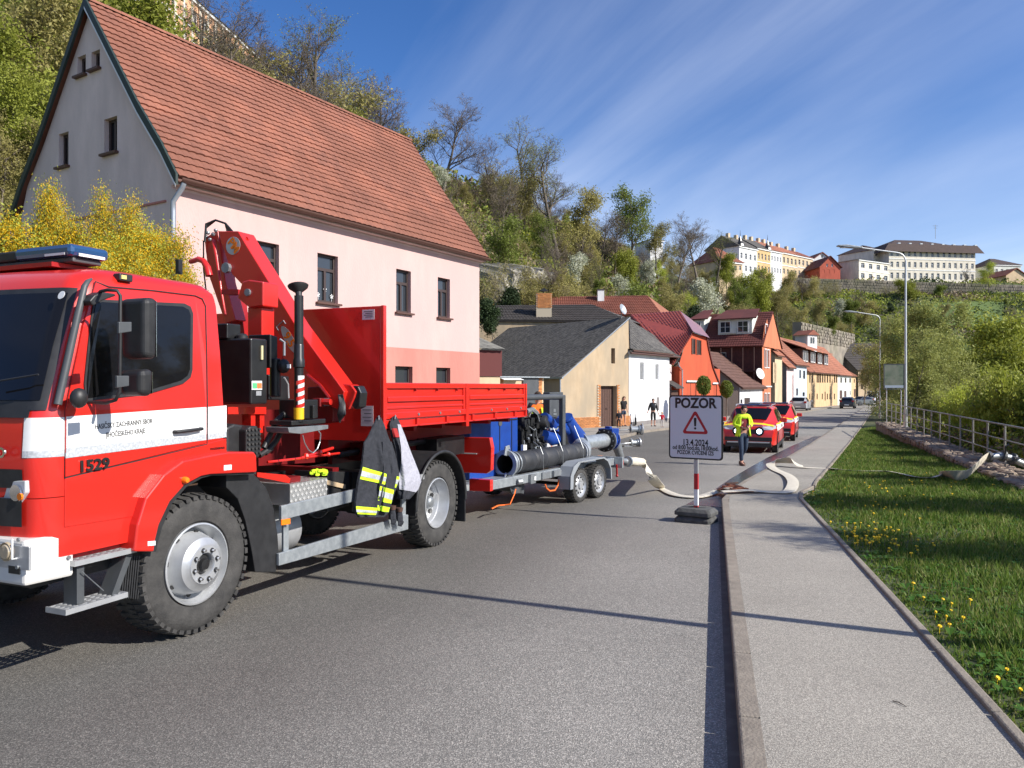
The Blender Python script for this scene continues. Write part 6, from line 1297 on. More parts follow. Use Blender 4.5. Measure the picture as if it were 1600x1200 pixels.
def person(loc, ang, H, pose, wear, label, group=None):
    """local +y is the way the person faces"""
    rt = empty('person', loc, ang, label, 'person', group); k = H/1.75; V_ = lambda *a: Vector(a)*k
    g = dict(pel=(0,0,.95), wst=(0,0,1.08), cst=(0,.01,1.30), nk=(0,0,1.47), hd=(0,.02,1.56), hm=(0,.035,1.63), ht=(0,.02,1.70),
             sL=(-.17,0,1.42), sR=(.17,0,1.42), eL=(-.24,-.03,1.15), eR=(.24,-.03,1.15), wL=(-.25,.05,.91), wR=(.25,.05,.91),
             hL=(-.09,0,.90), hR=(.09,0,.90), kL=(-.10,.02,.50), kR=(.10,.02,.50), aL=(-.10,-.02,.09), aR=(.10,-.02,.09), tL=(-.115,.15,.035), tR=(.115,.15,.035))
    g.update(pose); J = {a: V_(*b) for a, b in g.items()}
    big = 1.0 if H > 1.2 else 1.32
    names = ['pel','wst','cst','nk','hd','hm','ht','sL','eL','wL','sR','eR','wR','hL','kL','aL','tL','hR','kR','aR','tR']
    rad = dict(pel=.115,wst=.11,cst=(.13,.10),nk=.05,hd=.075*big,hm=.09*big,ht=.065*big,sL=.055,sR=.055,eL=.04,eR=.04,wL=.028,wR=.028,hL=.085,hR=.085,kL=.055,kR=.055,aL=.036,aR=.036,tL=.03,tR=.03)
    ed = [('pel','wst'),('wst','cst'),('cst','nk'),('nk','hd'),('hd','hm'),('hm','ht'),('cst','sL'),('sL','eL'),('eL','wL'),('cst','sR'),('sR','eR'),('eR','wR'),('pel','hL'),('hL','kL'),('kL','aL'),('aL','tL'),('pel','hR'),('hR','kR'),('kR','aR'),('aR','tR')]
    vs = [J[n] for n in names]; rs = [rad[n] for n in names]; es = [(names.index(a), names.index(b)) for a, b in ed]
    for s_ in 'LR':      # hand: palm, four fingers, thumb
        w, e = J['w'+s_], J['e'+s_]; d = (w-e).normalized(); sd_ = d.cross(Vector((0,1,0.2))).normalized(); pi_ = len(vs)
        vs.append(w + d*.06*k); rs.append(.034); es.append((names.index('w'+s_), pi_))
        for q in range(4):
            a = w + d*.10*k + sd_*(q-1.5)*.020*k; vs += [a, a + (d*.05 + Vector((0,.015,0)))*k*(1 - .1*abs(q-1))]; rs += [.011, .008]; es += [(pi_, len(vs)-2), (len(vs)-2, len(vs)-1)]
        tsd = 1 if s_ == 'L' else -1; a = w + d*.05*k + (sd_*.035*tsd + Vector((0,.02,0)))*k; vs.append(a + d*.03*k); rs.append(.010); es.append((pi_, len(vs)-1))
    rs = [tuple(x*k for x in r) if isinstance(r, tuple) else r*k for r in rs]
    skin('body', vs, es, rs, 'skin', rt, 1)
    def garment(name, chain, rr, m, sub=1):
        nm = list(dict.fromkeys([x for c in chain for x in c])); 
        pts = []; 
        for x in nm: pts.append(J[x] if isinstance(x, str) else V_(*x))
        skin(name, pts, [(nm.index(a), nm.index(b)) for a, b in chain], [tuple(q*k for q in rr[x]) if isinstance(rr[x], tuple) else rr[x]*k for x in nm], m, rt, sub)
    for it in wear:
        kind, m = it[0], it[1]
        if kind == 'trousers':
            J['mL'] = J['aL'] + V_(0,0,.03); J['mR'] = J['aR'] + V_(0,0,.03); J['wst2'] = J['pel'] + V_(0,0,.07)
            garment('trousers', [('wst2','pel'),('pel','hL'),('hL','kL'),('kL','mL'),('pel','hR'),('hR','kR'),('kR','mR')], dict(wst2=(.145,.11),pel=(.14,.115),hL=.098,hR=.098,kL=.068,kR=.068,mL=.058,mR=.058), m)
        if kind == 'shorts':
            J['mL'] = J['hL'].lerp(J['kL'], it[2]); J['mR'] = J['hR'].lerp(J['kR'], it[2]); J['wst2'] = J['pel'] + V_(0,0,.07)
            garment('shorts', [('wst2','pel'),('pel','hL'),('hL','mL'),('pel','hR'),('hR','mR')], dict(wst2=(.14,.11),pel=(.14,.115),hL=.10,hR=.10,mL=.095 if it[2]<.8 else .07,mR=.095 if it[2]<.8 else .07), m)
        if kind == 'shirt':
            J['cL'] = J['sL'].lerp(J['eL'], it[2] if it[2] <= 1 else 1); J['cR'] = J['sR'].lerp(J['eR'], it[2] if it[2] <= 1 else 1)
            J['vL'] = J['eL'].lerp(J['wL'], .85); J['vR'] = J['eR'].lerp(J['wR'], .85); J['cb'] = J['nk'] + V_(0,0,-.03); hem = J['pel'] + V_(0,0,it[3] if len(it) > 3 else 0); J['hem'] = hem; f = it[4] if len(it) > 4 else 1.0
            ch = [('hem','wst'),('wst','cst'),('cst','cb'),('cst','sL'),('sL','cL'),('cst','sR'),('sR','cR')]; rr = dict(hem=(.165*f,.13*f),wst=(.15*f,.125*f),cst=(.165*f,.125*f),cb=.065,sL=.078*f,sR=.078*f,cL=.066*f,cR=.066*f,vL=.05*f,vR=.05*f)
            if it[2] > 1: ch += [('cL','vL'),('cR','vR')]
            if it[2] >= 0: garment(it[5] if len(it) > 5 else 'top', ch, rr, m)
        if kind == 'shoes':
            for s_ in 'LR':
                a, t = J['a'+s_], J['t'+s_]; b = MB(); d = (t-a); d.z = 0; d.normalize(); up = Vector((0,0,1)); sdv = d.cross(up)
                base = Vector((a.x, a.y, 0)) ; z0 = max(0, min(a.z, t.z) - .07*k)
                pts = [(-.06,.035),(-.02,.045),(.10,.05),(.19,.04),(.215,.0)]
                o = MB(); ring_b = []; 
                for (x, w) in pts: ring_b.append((x, w))
                for (x, w) in reversed(pts[:-1]): ring_b.append((x, -w))
                def q(x, w, z): p = base + d*x*k + sdv*w*k; return (p.x, p.y, z0 + z*k + (a.z-.09*k)*0)
                n = len(ring_b); vv = [q(x,w,0) for x,w in ring_b] + [q(x,w*1.02,.04) for x,w in ring_b] + [q(x*.9-.005,w*.7,.085 if x < .08 else .06) for x,w in ring_b]
                o.add(vv, [tuple(range(n-1,-1,-1)), tuple(range(2*n,3*n))] + [(r*n+i, r*n+(i+1)%n, (r+1)*n+(i+1)%n, (r+1)*n+i) for r in range(2) for i in range(n)])
                sh = o.build('shoe', m, rt, smooth=60)
        if kind == 'hair':
            c = J['hm'] + V_(0,-.018,.022); b = MB(); b.sphere(tuple(c), .104*k*big, 12, (.90,1.02,1.02)); vv = [Vector(p) for p in b.v]
            b.v = [tuple(Vector((p.x, min(p.y, c.y+.06*k) if p.z < c.z+.045*k else p.y, max(p.z, c.z-.035*k)))) for p in vv]; b.build('hair', m, rt, smooth=60)
        if kind == 'face':
            hc = J['hm']; b = MB(); b.sphere(tuple(hc+V_(0,.098,-.02)), .014*k, 6, (1,1.2,1.5)); b.build('nose','skin',rt,smooth=60)
            for s2 in (-1,1):
                b = MB(); b.sphere(tuple(hc+V_(s2*.032,.083,.01)), .010*k, 6, (1.3,.6,.8)); b.build('eye','blackm',rt); b = MB(); b.sphere(tuple(hc+V_(s2*.09,0,-.01)), .02*k, 6, (.5,.9,1.4)); b.build('ear','skin',rt,smooth=60)
            b = MB(); b.box(hc.x-.022*k, hc.x+.022*k, hc.y+.080*k, hc.y+.088*k, hc.z-.056*k, hc.z-.048*k); b.build('mouth','maroon',rt)
    return rt, J, k
mp = G(1161,727,0)
rt, J, k = person(mp, math.pi+R(8), 1.70, dict(hd=(0,.05,1.55),hm=(0,.085,1.61),ht=(0,.09,1.685),eL=(-.27,-.04,1.17),eR=(.27,-.04,1.17),wL=(-.10,.17,1.13),wR=(.06,.19,1.09),
        kR=(.10,.10,.52),aR=(.08,.06,.09),tR=(.08,.23,.04),kL=(-.08,.0,.50),aL=(-.07,-.30,.20),tL=(-.08,-.17,.08)),
        [('trousers','jeans'),('shirt','maroon',1.5,.0,.97),('shoes','brownw'),('hair','hair'),('face',None)], 'man in open neon yellow jacket, dark red shirt and jeans walking, head bowed')
# open jacket: skinned sleeves and two front panels
def jacket(rt, J, k):
    V_ = lambda *a: Vector(a)*k
    pts = [J['cst']+V_(0,-.03,.06), J['sL'], J['eL'], J['eL'].lerp(J['wL'],.8), J['sR'], J['eR'], J['eR'].lerp(J['wR'],.8)]
    skin('jacket_sleeves', pts, [(0,1),(1,2),(2,3),(0,4),(4,5),(5,6)], [(.15*k,.10*k),.088*k,.075*k,.062*k,.088*k,.075*k,.062*k], 'neon', rt)
    b = MB(); vs = []; n = 20; rows_ = [(1.47,.075,.06,.55),(1.42,.17,.12,.7),(1.30,.195,.14,.75),(1.10,.19,.15,.85),(.95,.20,.165,.95),(.84,.22,.175,1.0)]
    for (z, rx, ry, op) in rows_:
        for j in range(n+1):
            t = R(90) + R(35*op+8) + (2*math.pi - 2*R(35*op+8))*j/n; fold = 1 + .05*math.sin(j*2.1+z*6); vs.append((rx*fold*math.cos(t)*k, (ry*fold*math.sin(t) + (.0))*k, z*k))
    m_ = len(rows_); b.add(vs, [(i*(n+1)+j, i*(n+1)+j+1, (i+1)*(n+1)+j+1, (i+1)*(n+1)+j) for i in range(m_-1) for j in range(n)]); o = b.build('jacket_body', 'neon', rt, smooth=70)
    s = o.modifiers.new('thick', 'SOLIDIFY'); s.thickness = .012
    b = MB(); vs = []
    for z, f in ((.90,1.0),(.94,1.0)):
        for j in range(n+1):
            t = R(90) + R(41) + (2*math.pi - 2*R(41))*j/n; fold = 1 + .05*math.sin(j*2.1+z*6); vs.append((.215*fold*math.cos(t)*k, .178*fold*math.sin(t)*k, z*k))
    b.add(vs, [(j, j+1, n+2+j, n+1+j) for j in range(n)]); b.build('silver_band','reflex',rt)
jacket(rt, J, k)
b = MB(); p = J['wL'].lerp(J['wR'],.5)+Vector((0,.07,.03)); b.box(p.x-.035,p.x+.035,p.y-.01,p.y+.0,p.z-.05,p.z+.07); o = b.build('phone','blackm'); o.location = mp; o.rotation_euler=(0,0,math.pi+R(8)); tag(o,'dark phone held in both hands by the man in the yellow jacket','phone')
person(G(974,666,.1), math.pi+R(25), 1.82, dict(hd=(.02,.03,1.56),hm=(-.03,.05,1.62),ht=(-.05,.04,1.69)), [('shorts',mat('blue_shorts',(.03,.045,.08),.9),.62),('shirt',mat('black_tshirt',(.008,.008,.009),.9),.62,-.04,1.08),('shoes','dgrey'),('hair',mat('brown_hair',(.10,.055,.03),.8)),('face',None)], 'tall man in black t-shirt and dark shorts standing by the brown door', 'bystanders on the far pavement')
person(G(967,670,.1), math.pi-R(20), 1.05, dict(), [('trousers','navy'),('shirt','navy',1.5,-.02,1.1),('shoes','dgrey'),('hair','blond'),('face',None)], 'small blond child in dark blue beside the man in shorts', 'bystanders on the far pavement')
person(G(1020.5,666,.1), math.pi+R(5), 1.68, dict(wL=(-.30,.02,.90),eL=(-.25,-.03,1.16),wR=(.33,.03,.96),eR=(.25,-.03,1.17)), [('shorts','blackm',1.35),('shirt','blackm',1.5,-.02,1.12),('shoes','dgrey'),('hair','hair'),('face',None)], 'adult in black jacket and cropped trousers holding a child by the hand', 'bystanders on the far pavement')
person(G(1034.5,667.5,.1), math.pi-R(8), 0.86, dict(wR=(.38,.0,1.42),eR=(.28,0,1.30),wL=(-.26,.05,1.0),eL=(-.23,0,1.2),hm=(0,.03,1.68),ht=(0,.02,1.80)), [('trousers',mat('pale_tights',(.45,.42,.4),.9)),('shirt',mat('red_jacket',(.45,.012,.03),.9),1.5,-.12,1.1),('shoes','dgrey'),('hair','blond'),('face',None)], 'toddler in a red jacket held by the hand on the far pavement', 'bystanders on the far pavement')
vp = P(840,640,19); vz = gz(19)+.15
rt, J, k = person((vp.x, 19, vz), math.pi+R(6), 1.90, dict(hm=(0,.06,1.62)), [('trousers','navy'),('shirt',mat('dark_tshirt',(.02,.02,.025),.9),.55,-.05,1.05),('shirt','vest',0.0,-.12,1.18,'hi_vis_vest'),('shoes','blackm'),('hair','hair'),('face',None)], 'man in an orange and yellow hi-vis vest standing behind the pump')
for z, m in ((1.00,'neon'),(1.18,'neon')):
    b = MB(); b.lathe([(.21,0),(.212,.045)],(0,0,z*k),(0,0,1),20); b.v=[(x,y*.80,zz) for x,y,zz in b.v]; b.build('yellow_band',m,rt,smooth=60)
for s_ in (-1,1):
    b = MB(); b.prism([(s_*.07,.12,1.49),(s_*.17,.10,1.46),(s_*.15,.155,1.20),(s_*.11,.165,1.20)],(0,0,0),(0,.02,0)); b.build('shoulder_band','neon',rt)
vp = P(859,640,19.6)
person((vp.x+.05, 19.6, gz(19.6)+.15), math.pi+R(70), 1.8, dict(), [('trousers','navy'),('shirt','blackm',.6,-.05,1.1),('shoes','blackm'),('hair','hair'),('face',None)], 'person in black half hidden behind the grey control panel of the pump')
# ================================================================ buildings
from mathutils.geometry import tessellate_polygon
SA = 31.34
def wallmat(n, c, c2=None, c3=None): return mat(n, c, .92, c2=c2 or tuple(x*.86 for x in c), sc=2.2, c3=c3 or tuple(x*.78 for x in c), sc3=.7, bump=.3, bsc=25, stretch=(1.3,1.3,.45))
def face_with_holes(parent, name, m, outer, holes, o, xd, depth=.14, inward=None, zcol=None, m2=None):
    """outer and holes as 2d (x, z) on the plane through o along xd; reveals go inward"""
    o = Vector(o); xd = Vector(xd).normalized(); inward = Vector(inward).normalized(); b = MB()
    def Q(p, d=0): return o + xd*p[0] + Vector((0,0,p[1])) + inward*d
    polys = [[Vector((x, z, 0)) for x, z in outer]] + [[Vector((x, z, 0)) for x, z in h] for h in holes]
    tri = tessellate_polygon(polys); flat = [p for pl in polys for p in pl]
    nrm = xd.cross(Vector((0,0,1)))
    flip = nrm.dot(inward) > 0
    vs = [Q(p) for p in flat]; fs = []
    for t in tri:
        a, c, d = (vs[i] for i in t); n = (c-a).cross(d-a); fs.append(t if n.dot(inward) < 0 else (t[0], t[2], t[1]))
    b.add(vs, fs)
    for h in holes:
        n = len(h); cx = sum(p[0] for p in h)/n; cz = sum(p[1] for p in h)/n
        for i in range(n):
            a, c = h[i], h[(i+1)%n]; q = [Q(a), Q(c), Q(c,depth), Q(a,depth)]; nn = (q[1]-q[0]).cross(q[2]-q[0]); ctr = Q((cx,cz), depth/2)
            b.add(q, [(0,1,2,3) if nn.dot(ctr-q[0]) > 0 else (3,2,1,0)])
    return b.build(name, m, parent)
def window(parent, o, xd, inward, w, h, fm='framedk', pm='pane', style='cross', name='window', sill=None, surround=None, fw=.06):
    """o: lower left corner of the opening at the depth of the frame"""
    o = Vector(o); xd = Vector(xd).normalized(); inn = Vector(inward).normalized(); up = Vector((0,0,1))
    def bar(b, x0, x1, z0, z1, d0, d1): b.prism([o+xd*x0+up*z0+inn*d0, o+xd*x1+up*z0+inn*d0, o+xd*x1+up*z1+inn*d0, o+xd*x0+up*z1+inn*d0], (0,0,0), inn*(d1-d0))
    b = MB(); bar(b,0,fw,0,h,-.03,.03); bar(b,w-fw,w,0,h,-.03,.03); bar(b,fw,w-fw,0,fw,-.028,.03); bar(b,fw,w-fw,h-fw,h,-.028,.03)
    if style in ('cross','tee'): bar(b,fw,w-fw,h*.66,h*.66+.07,-.035,.03)
    if style in ('cross','tee','two'): bar(b,w/2-.035,w/2+.035,fw,(h*.66 if style != 'two' else h-fw),-.033,.03)
    if style == 'grid': bar(b,w/2-.02,w/2+.02,fw,h-fw,-.02,.03); bar(b,fw,w/2-.02,h*.5,h*.5+.03,-.02,.03); bar(b,w/2+.02,w-fw,h*.5,h*.5+.03,-.02,.03)
    f = b.build(name, fm, parent)
    b = MB(); bar(b, fw-.005, w-fw+.005, fw-.005, h-fw+.005, .004, .012); b.build('pane', pm, f)
    if sill: b = MB(); bar(b,-.06,w+.06,-.05,-.005,-.22,-.0); b.build('sill', sill, f)
    if surround:
        b = MB(); e = .09; dd = -.16; bar(b,-e,0,-e,h+e,dd,dd+.03); bar(b,w,w+e,-e,h+e,dd,dd+.03); bar(b,0,w,h,h+e,dd,dd+.03); bar(b,0,w,-e,0,dd,dd+.03); b.build('surround', surround, f)
    return f
def tiles(parent, A, B, C, D, rows, cols, m, name='roof_tile', solo=0, lift=.03, curve=.02, under_=None, seam=.0):
    """A-B along the eave, D-C along the ridge; every tile its own geometry"""
    A, B, C, D = map(Vector, (A,B,C,D)); nrm = (B-A).cross(D-A).normalized(); nrm = nrm if nrm.z > 0 else -nrm
    def Q(s, t, h=0): return (A*(1-s)*(1-t) + B*s*(1-t) + C*s*t + D*(1-s)*t) + nrm*h
    big = MB(); cnt = 0; out = []
    for r in range(rows):
        t0, t1 = r/rows, (r+1)/rows
        for c in range(cols):
            s0, s1 = (c+seam)/cols, (c+1-seam)/cols; j = random.uniform(-.004,.004)
            b = MB() if cnt < solo else big; ss = (s0, s0+(s1-s0)*.3, s0+(s1-s0)*.7, s1); hh = (0, curve, curve, 0); n = len(b.v)
            tl = min(1, t1 + .25/rows)
            vs = [Q(s, t0, lift+h+j) for s, h in zip(ss, hh)] + [Q(s, tl, h+.002) for s, h in zip(ss, hh)] + [Q(s, t0, -.004) for s in (ss[0], ss[3])]
            b.add(vs, [(0,1,5,4),(1,2,6,5),(2,3,7,6),(8,9,3,2,1,0)])
            if cnt < solo: out.append(b.build(name, m, parent))
            cnt += 1
    if big.v: big.build('roof_tiles' , m, parent, kind='stuff')
    b = MB(); b.add([Q(0,0,-.02),Q(1,0,-.02),Q(1,1,-.02),Q(0,1,-.02),Q(0,0,-.12),Q(1,0,-.12),Q(1,1,-.12),Q(0,1,-.12)], [(0,1,2,3),(7,6,5,4),(0,4,5,1),(1,5,6,2),(2,6,7,3),(3,7,4,0)]); b.build('roof_slab', under_ or m, parent)
    return out
class Bld(Frame):
    def __init__(s, ox, oy, label, name='house', z=None, ang=SA, group=None):
        super().__init__(ox, oy, ang, (gz(oy) if z is None else z)); s.o = s.root(name, label, 'building', group)
    def front(s, m, outer, holes, name='front_wall', v=0, depth=.14): return face_with_holes(s.o, name, m, outer, holes, (0,v,0), (1,0,0), depth, (0,1,0))
    def side(s, m, outer, holes, u=0, name='side_wall', depth=.14): return face_with_holes(s.o, name, m, outer, holes, (u,0,0), (0,1,0), depth, (1,0,0))
    def rect(s, x0, x1, z0, z1): return [(x0,z0),(x1,z0),(x1,z1),(x0,z1)]
    def fwin(s, x0, x1, z0, z1, depth=.14, **kw): return window(s.o, (x0,depth-.03,z0), (1,0,0), (0,1,0), x1-x0, z1-z0, **kw)
    def swin(s, y0, y1, z0, z1, u=0, depth=.14, **kw): return window(s.o, (u+depth-.03,y0,z0), (0,1,0), (1,0,0), y1-y0, z1-z0, **kw)
M['pink'] = wallmat('pink_render', (0.58,0.392,0.36), (0.55,0.36,0.33), (0.51,0.355,0.33)); M['salmon'] = wallmat('salmon_plinth', (0.55,0.225,0.18))
def tilem(n, c, c2, sc=3.0): return mat(n, c, .85, c2=c2, sc=sc, obj=.14, c3=tuple(x*.62 for x in c), sc3=.55)
M['tile'] = tilem('red_clay_tile', (0.295,0.112,0.068), (0.20,0.080,0.053), 1.6); M['tile2'] = tilem('orange_clay_tile', (0.38,0.145,0.08), (0.29,0.11,0.065)); M['tiled'] = tilem('dark_red_tile', (0.125,0.028,0.022), (0.09,0.022,0.018))
M['tileb'] = tilem('rust_red_tile', (0.27,0.088,0.052), (0.20,0.065,0.042))
M['slate'] = mat('grey_fibre_slate', (0.085,0.078,0.070), .9, c2=(0.045,0.042,0.038), sc=1.8, c3=(0.13,0.12,0.105), sc3=5, obj=.1)
M['slate2'] = mat('dark_ribbed_tile', (0.065,0.055,0.05), .9, c2=(0.04,0.035,0.032), sc=3)
M['metalred'] = mat('red_metal_roof', (0.27,0.055,0.040), .5, c2=(0.21,0.045,0.034), sc=3)
M['cream'] = wallmat('cream_render', (0.62,0.47,0.30)); M['yel'] = wallmat('pale_yellow_render', (0.62,0.43,0.235)); M['whitew'] = wallmat('white_limewash', (0.72,0.72,0.72), (0.64,0.64,0.64)); M['orangew'] = wallmat('orange_render', (0.52,0.090,0.035), (0.47,0.08,0.03)); M['orangew2'] = wallmat('coral_render', (0.58,0.19,0.09))
M['paleb'] = wallmat('pale_blue_render', (0.55,0.62,0.68)); M['greyw'] = wallmat('pale_grey_render', (0.62,0.64,0.58)); M['greyd'] = wallmat('grey_plinth_and_gable_shade', (0.24,0.22,0.21), (0.15,0.14,0.14)); M['pinkp'] = wallmat('pale_pink_render', (0.72,0.56,0.53)); M['beige'] = wallmat('beige_barn_render', (0.47,0.36,0.235), (0.40,0.30,0.19), (0.33,0.27,0.19))  # greyd: plinth grey, also puts shade into the colour of some gables
M['copper'] = mat('brown_gutter', (0.12,0.06,0.045), .5, metal=.3); M['zinc'] = mat('zinc_downpipe', (0.35,0.38,0.42), .4, metal=.5); M['brick'] = mat('orange_clinker_brick', (0.52,0.22,0.07), .85, c2=(0.40,0.15,0.05), sc=5, obj=.25); M['mortar'] = mat('pale_mortar', (0.42,0.36,0.27), .95)
M['greent'] = mat('dark_green_trim', (0.02,0.035,0.03), .5); M['gutb'] = M['copper']
# ---------------- pink house
H = Bld(-6.45, 14.5, 'tall pink house with a steep red tiled roof right behind the lorry')
zE = H.T(283,285).z; LH = 10.45; DH = 5.75
rk_ = [H.U(x,y,0) for x, y in ((143,3),(225,165),(262,228),(298,274))]; apex = rk_[0]
half = [(p.y, p.z) for p in rk_]; yc = apex.y
front_rake = half; back = [(2*yc - y, z + (0.05)) for y, z in half]
wt = [((p.y), p.z-.07) for p in rk_]
gable = [(0,0)] + [(0, zE)] + [(max(y,0.0)+.001, z-.06) for y, z in reversed(half[1:-0 or None]) if z > zE+.1][0:0]
pts = [(0,0),(0,zE-.02)]
for y, z in reversed(half): 
    if y > .12: pts.append((y, z-.09))
apx = pts[-1]
for y, z in half[1:]:
    yy2 = 2*yc - y
    if yy2 < DH-.05: pts.append((yy2, z-.09))
pts += [(DH, zE-.02), (DH, 0)]
def srect(K_, x0, y0, x1, y1):       # window in the gable from photo corners
    a, c = K_.U(x0,y0,0), K_.U(x1,y1,0); return (min(a.y,c.y), max(a.y,c.y), min(a.z,c.z), max(a.z,c.z))
def frect(K_, x0, y0, x1, y1, v=0):
    a, c = K_.T(x0,y0,v), K_.T(x1,y1,v); return (min(a.x,c.x), max(a.x,c.x), min(a.z,c.z), max(a.z,c.z))
gw = [srect(H,*q) for q in ((92,210,107,258),(163,187,183,236),(121,90,134,115),(143,82,156,105))]
# side wall is mirrored left-right as seen, so hole polygons use y
M['gpane'] = mat('dark_unlit_window', (.012,.012,.014), .35, spec=.2)
H.side(wallmat('grey_beige_render', (0.78,0.62,0.55)), pts, [H.rect(*q) for q in gw], depth=.16)
for i, q in enumerate(gw): H.swin(*q, depth=.16, pm='gpane', style='two' if i < 2 else 'none', sill='copper')
b = MB(); q = H.U(262,288,-.01); b.box(-.03,0.0,.3,DH-.3,H.U(200,325,0).z-.04,H.U(200,325,0).z); b.build('string_course', 'salmon', H.o)
fw_ = [frect(H,*q) for q in ((399,374,436,455),(496,393,528,475),(619,421,642,490),(684,434,703,499))]
fw_[0] = (fw_[0][0], fw_[0][1], fw_[1][2], fw_[1][3]); W0 = (fw_[1][2]+fw_[2][2])/2; W1 = (fw_[1][3]+fw_[2][3])/2
fw_ = [(a, c, W0, W1) for a, c, _, _ in fw_]
lw = [frect(H,*q) for q in ((617,572,644,586),(681,573,703,590))]; lz0 = lw[0][2]-.25; lz1 = lw[0][3]; lw = [(a, c, lz0, lz1) for a, c, _, _ in lw]; lw += [(fw_[1][0], fw_[1][1], lz0, lz1)]
zb = H.T(680,547).z
H.front('pink', H.rect(0,LH,zb,zE-.02), [H.rect(*q) for q in fw_], depth=.16)
H.front('salmon', H.rect(0,LH,0-.5,zb), [H.rect(*q) for q in lw], v=-.012, name='plinth_wall', depth=.16)
for q in fw_: H.fwin(*q, depth=.16, style='cross', sill='copper')
for q in lw: H.fwin(*q, depth=.16, style='none')
b = MB()
for q in fw_ + lw:
    x1 = q[1]; b.box(x1-.002,x1+.0,.0,.01,q[2],q[3])
b.build('reveal_edges', 'framedk', H.o)
b = MB(); b.box(LH-.2,LH,.02,DH,-.5,zE-.1); b.box(.02,LH,DH-.2,DH,-.5,zE-.1); b.add([(LH-.01,0,zE-.1),(LH-.01,DH,zE-.1),(LH-.01,yc,apex.z-.1)],[(0,1,2)]); b.build('rear_walls', 'pink', H.o)
# window decorations: white paper flowers behind one pane
b = MB(); wq = fw_[1]
for k in range(3):
    cx_ = wq[0]+.12+.22*k; cz_ = wq[2]+.18+.14*(k%2)
    for j in range(5): t=j*1.256; b.add([(cx_,.10,cz_),(cx_+.05*math.cos(t),.099,cz_+.05*math.sin(t)),(cx_+.06*math.cos(t+.6),.099,cz_+.06*math.sin(t+.6))],[(0,1,2)])
    b.box(cx_-.004,cx_+.004,.098,.102,wq[2]+.06,cz_)
tag(under_2 := b.build('window_flowers','white',H.o))
# tiled slope, with its bell-cast foot
seg = list(reversed([(p.y, p.z) for p in rk_])); seg[0] = (-.22, zE+.03); xe = LH + .18
lens = [math.hypot(seg[i+1][0]-seg[i][0], seg[i+1][1]-seg[i][1]) for i in range(3)]; nrow = [max(2, round(l/.20)) for l in lens]
left = 230
for i in range(3):
    (ya, za), (yb, zb_) = seg[i], seg[i+1]; so = 0
    if i == 1: so = 150
    if i == 2: so = 150
    tiles(H.o, (-.10,ya,za), (xe,ya,za), (xe,yb,zb_), (-.10,yb,zb_), nrow[i], 58, 'tile', solo=so, lift=.038, curve=.016, under_='tileb')
(ya, za) = seg[-1]
b = MB(); b.add([(-.1,ya,za),(xe,ya,za),(xe,DH+.25,zE),(-.1,DH+.25,zE)],[(0,1,2,3)]); b.build('rear_slope','tile',H.o)
for k in range(30):
    x = -.1 + (xe+.1)*k/30; b = MB(); b.lathe([(.09,0),(.085,(xe+.1)/30+.02)],(x,ya,za-.02),(1,0,0),8,math.pi,0 if k < 0 else math.pi); o = b.build('ridge_tile','tile',H.o)
    zz = [v.co.z for v in o.data.vertices]
    if sum(zz)/len(zz) < za-.02:
        for v in o.data.vertices: v.co.z = 2*(za-.02)-v.co.z
# verge trim
for (nm, m, u0, th, dz0, dz1) in (('verge_board','greent',-.16,.05,-.16,.05),('verge_flashing','white',-.164,.003,-.21,-.16)):
    b = MB()
    for s_ in (0, 1):
        for i in range(3):
            (ya_, za_), (yb_, zb2) = seg[i], seg[i+1]
            if s_: ya_, yb_ = 2*yc-ya_, 2*yc-yb_
            if s_ and nm == 'verge_flashing': continue
            b.hexa([(u0,ya_,za_+dz0),(u0+th,ya_,za_+dz0),(u0+th,yb_,zb2+dz0),(u0,yb_,zb2+dz0),(u0,ya_,za_+dz1),(u0+th,ya_,za_+dz1),(u0+th,yb_,zb2+dz1),(u0,yb_,zb2+dz1)])
    b.build(nm, m, H.o)
b = MB(); 
for k in range(2): b.box(-.1, xe-.05, -.16+.16*k, -.0+.0*k-.001+.0, zE-.10-.06*k, zE-.05-.06*k)
b.build('eaves_soffit','pinkp',H.o)
b = MB(); b.lathe([(.075,0),(.075,xe+.1)],(-.1,-.27,zE+.0),(1,0,0),10,math.pi,0); o=b.build('gutter','copper',H.o)
zz=[v.co.z for v in o.data.vertices]
if sum(zz)/len(zz) > zE:
    for v in o.data.vertices: v.co.z = 2*zE-v.co.z
b = MB(); b.tube([(-.02,-.27,zE-.08),(-.03,-.24,zE-.16),(-.09,-.04,zE-.42),(-.09,-.04,zE-.6),(-.09,-.04,0)],.05,10); b.build('downpipe','zinc',H.o,smooth=60)
b = MB(); s0 = H.T(447,239,1.6) ; b.box(3.0,3.14,.0,.0001,0,.0001)
sn = Vector(((seg[1][0]+seg[3][0])/2,)) if False else None
mid_ = H.T(446,240,1.25); b = MB(); b.box(mid_.x-.09,mid_.x+.09,mid_.y-.03,mid_.y+.10,mid_.z-.1,mid_.z+.06); b.build('roof_vent','slate2',H.o)

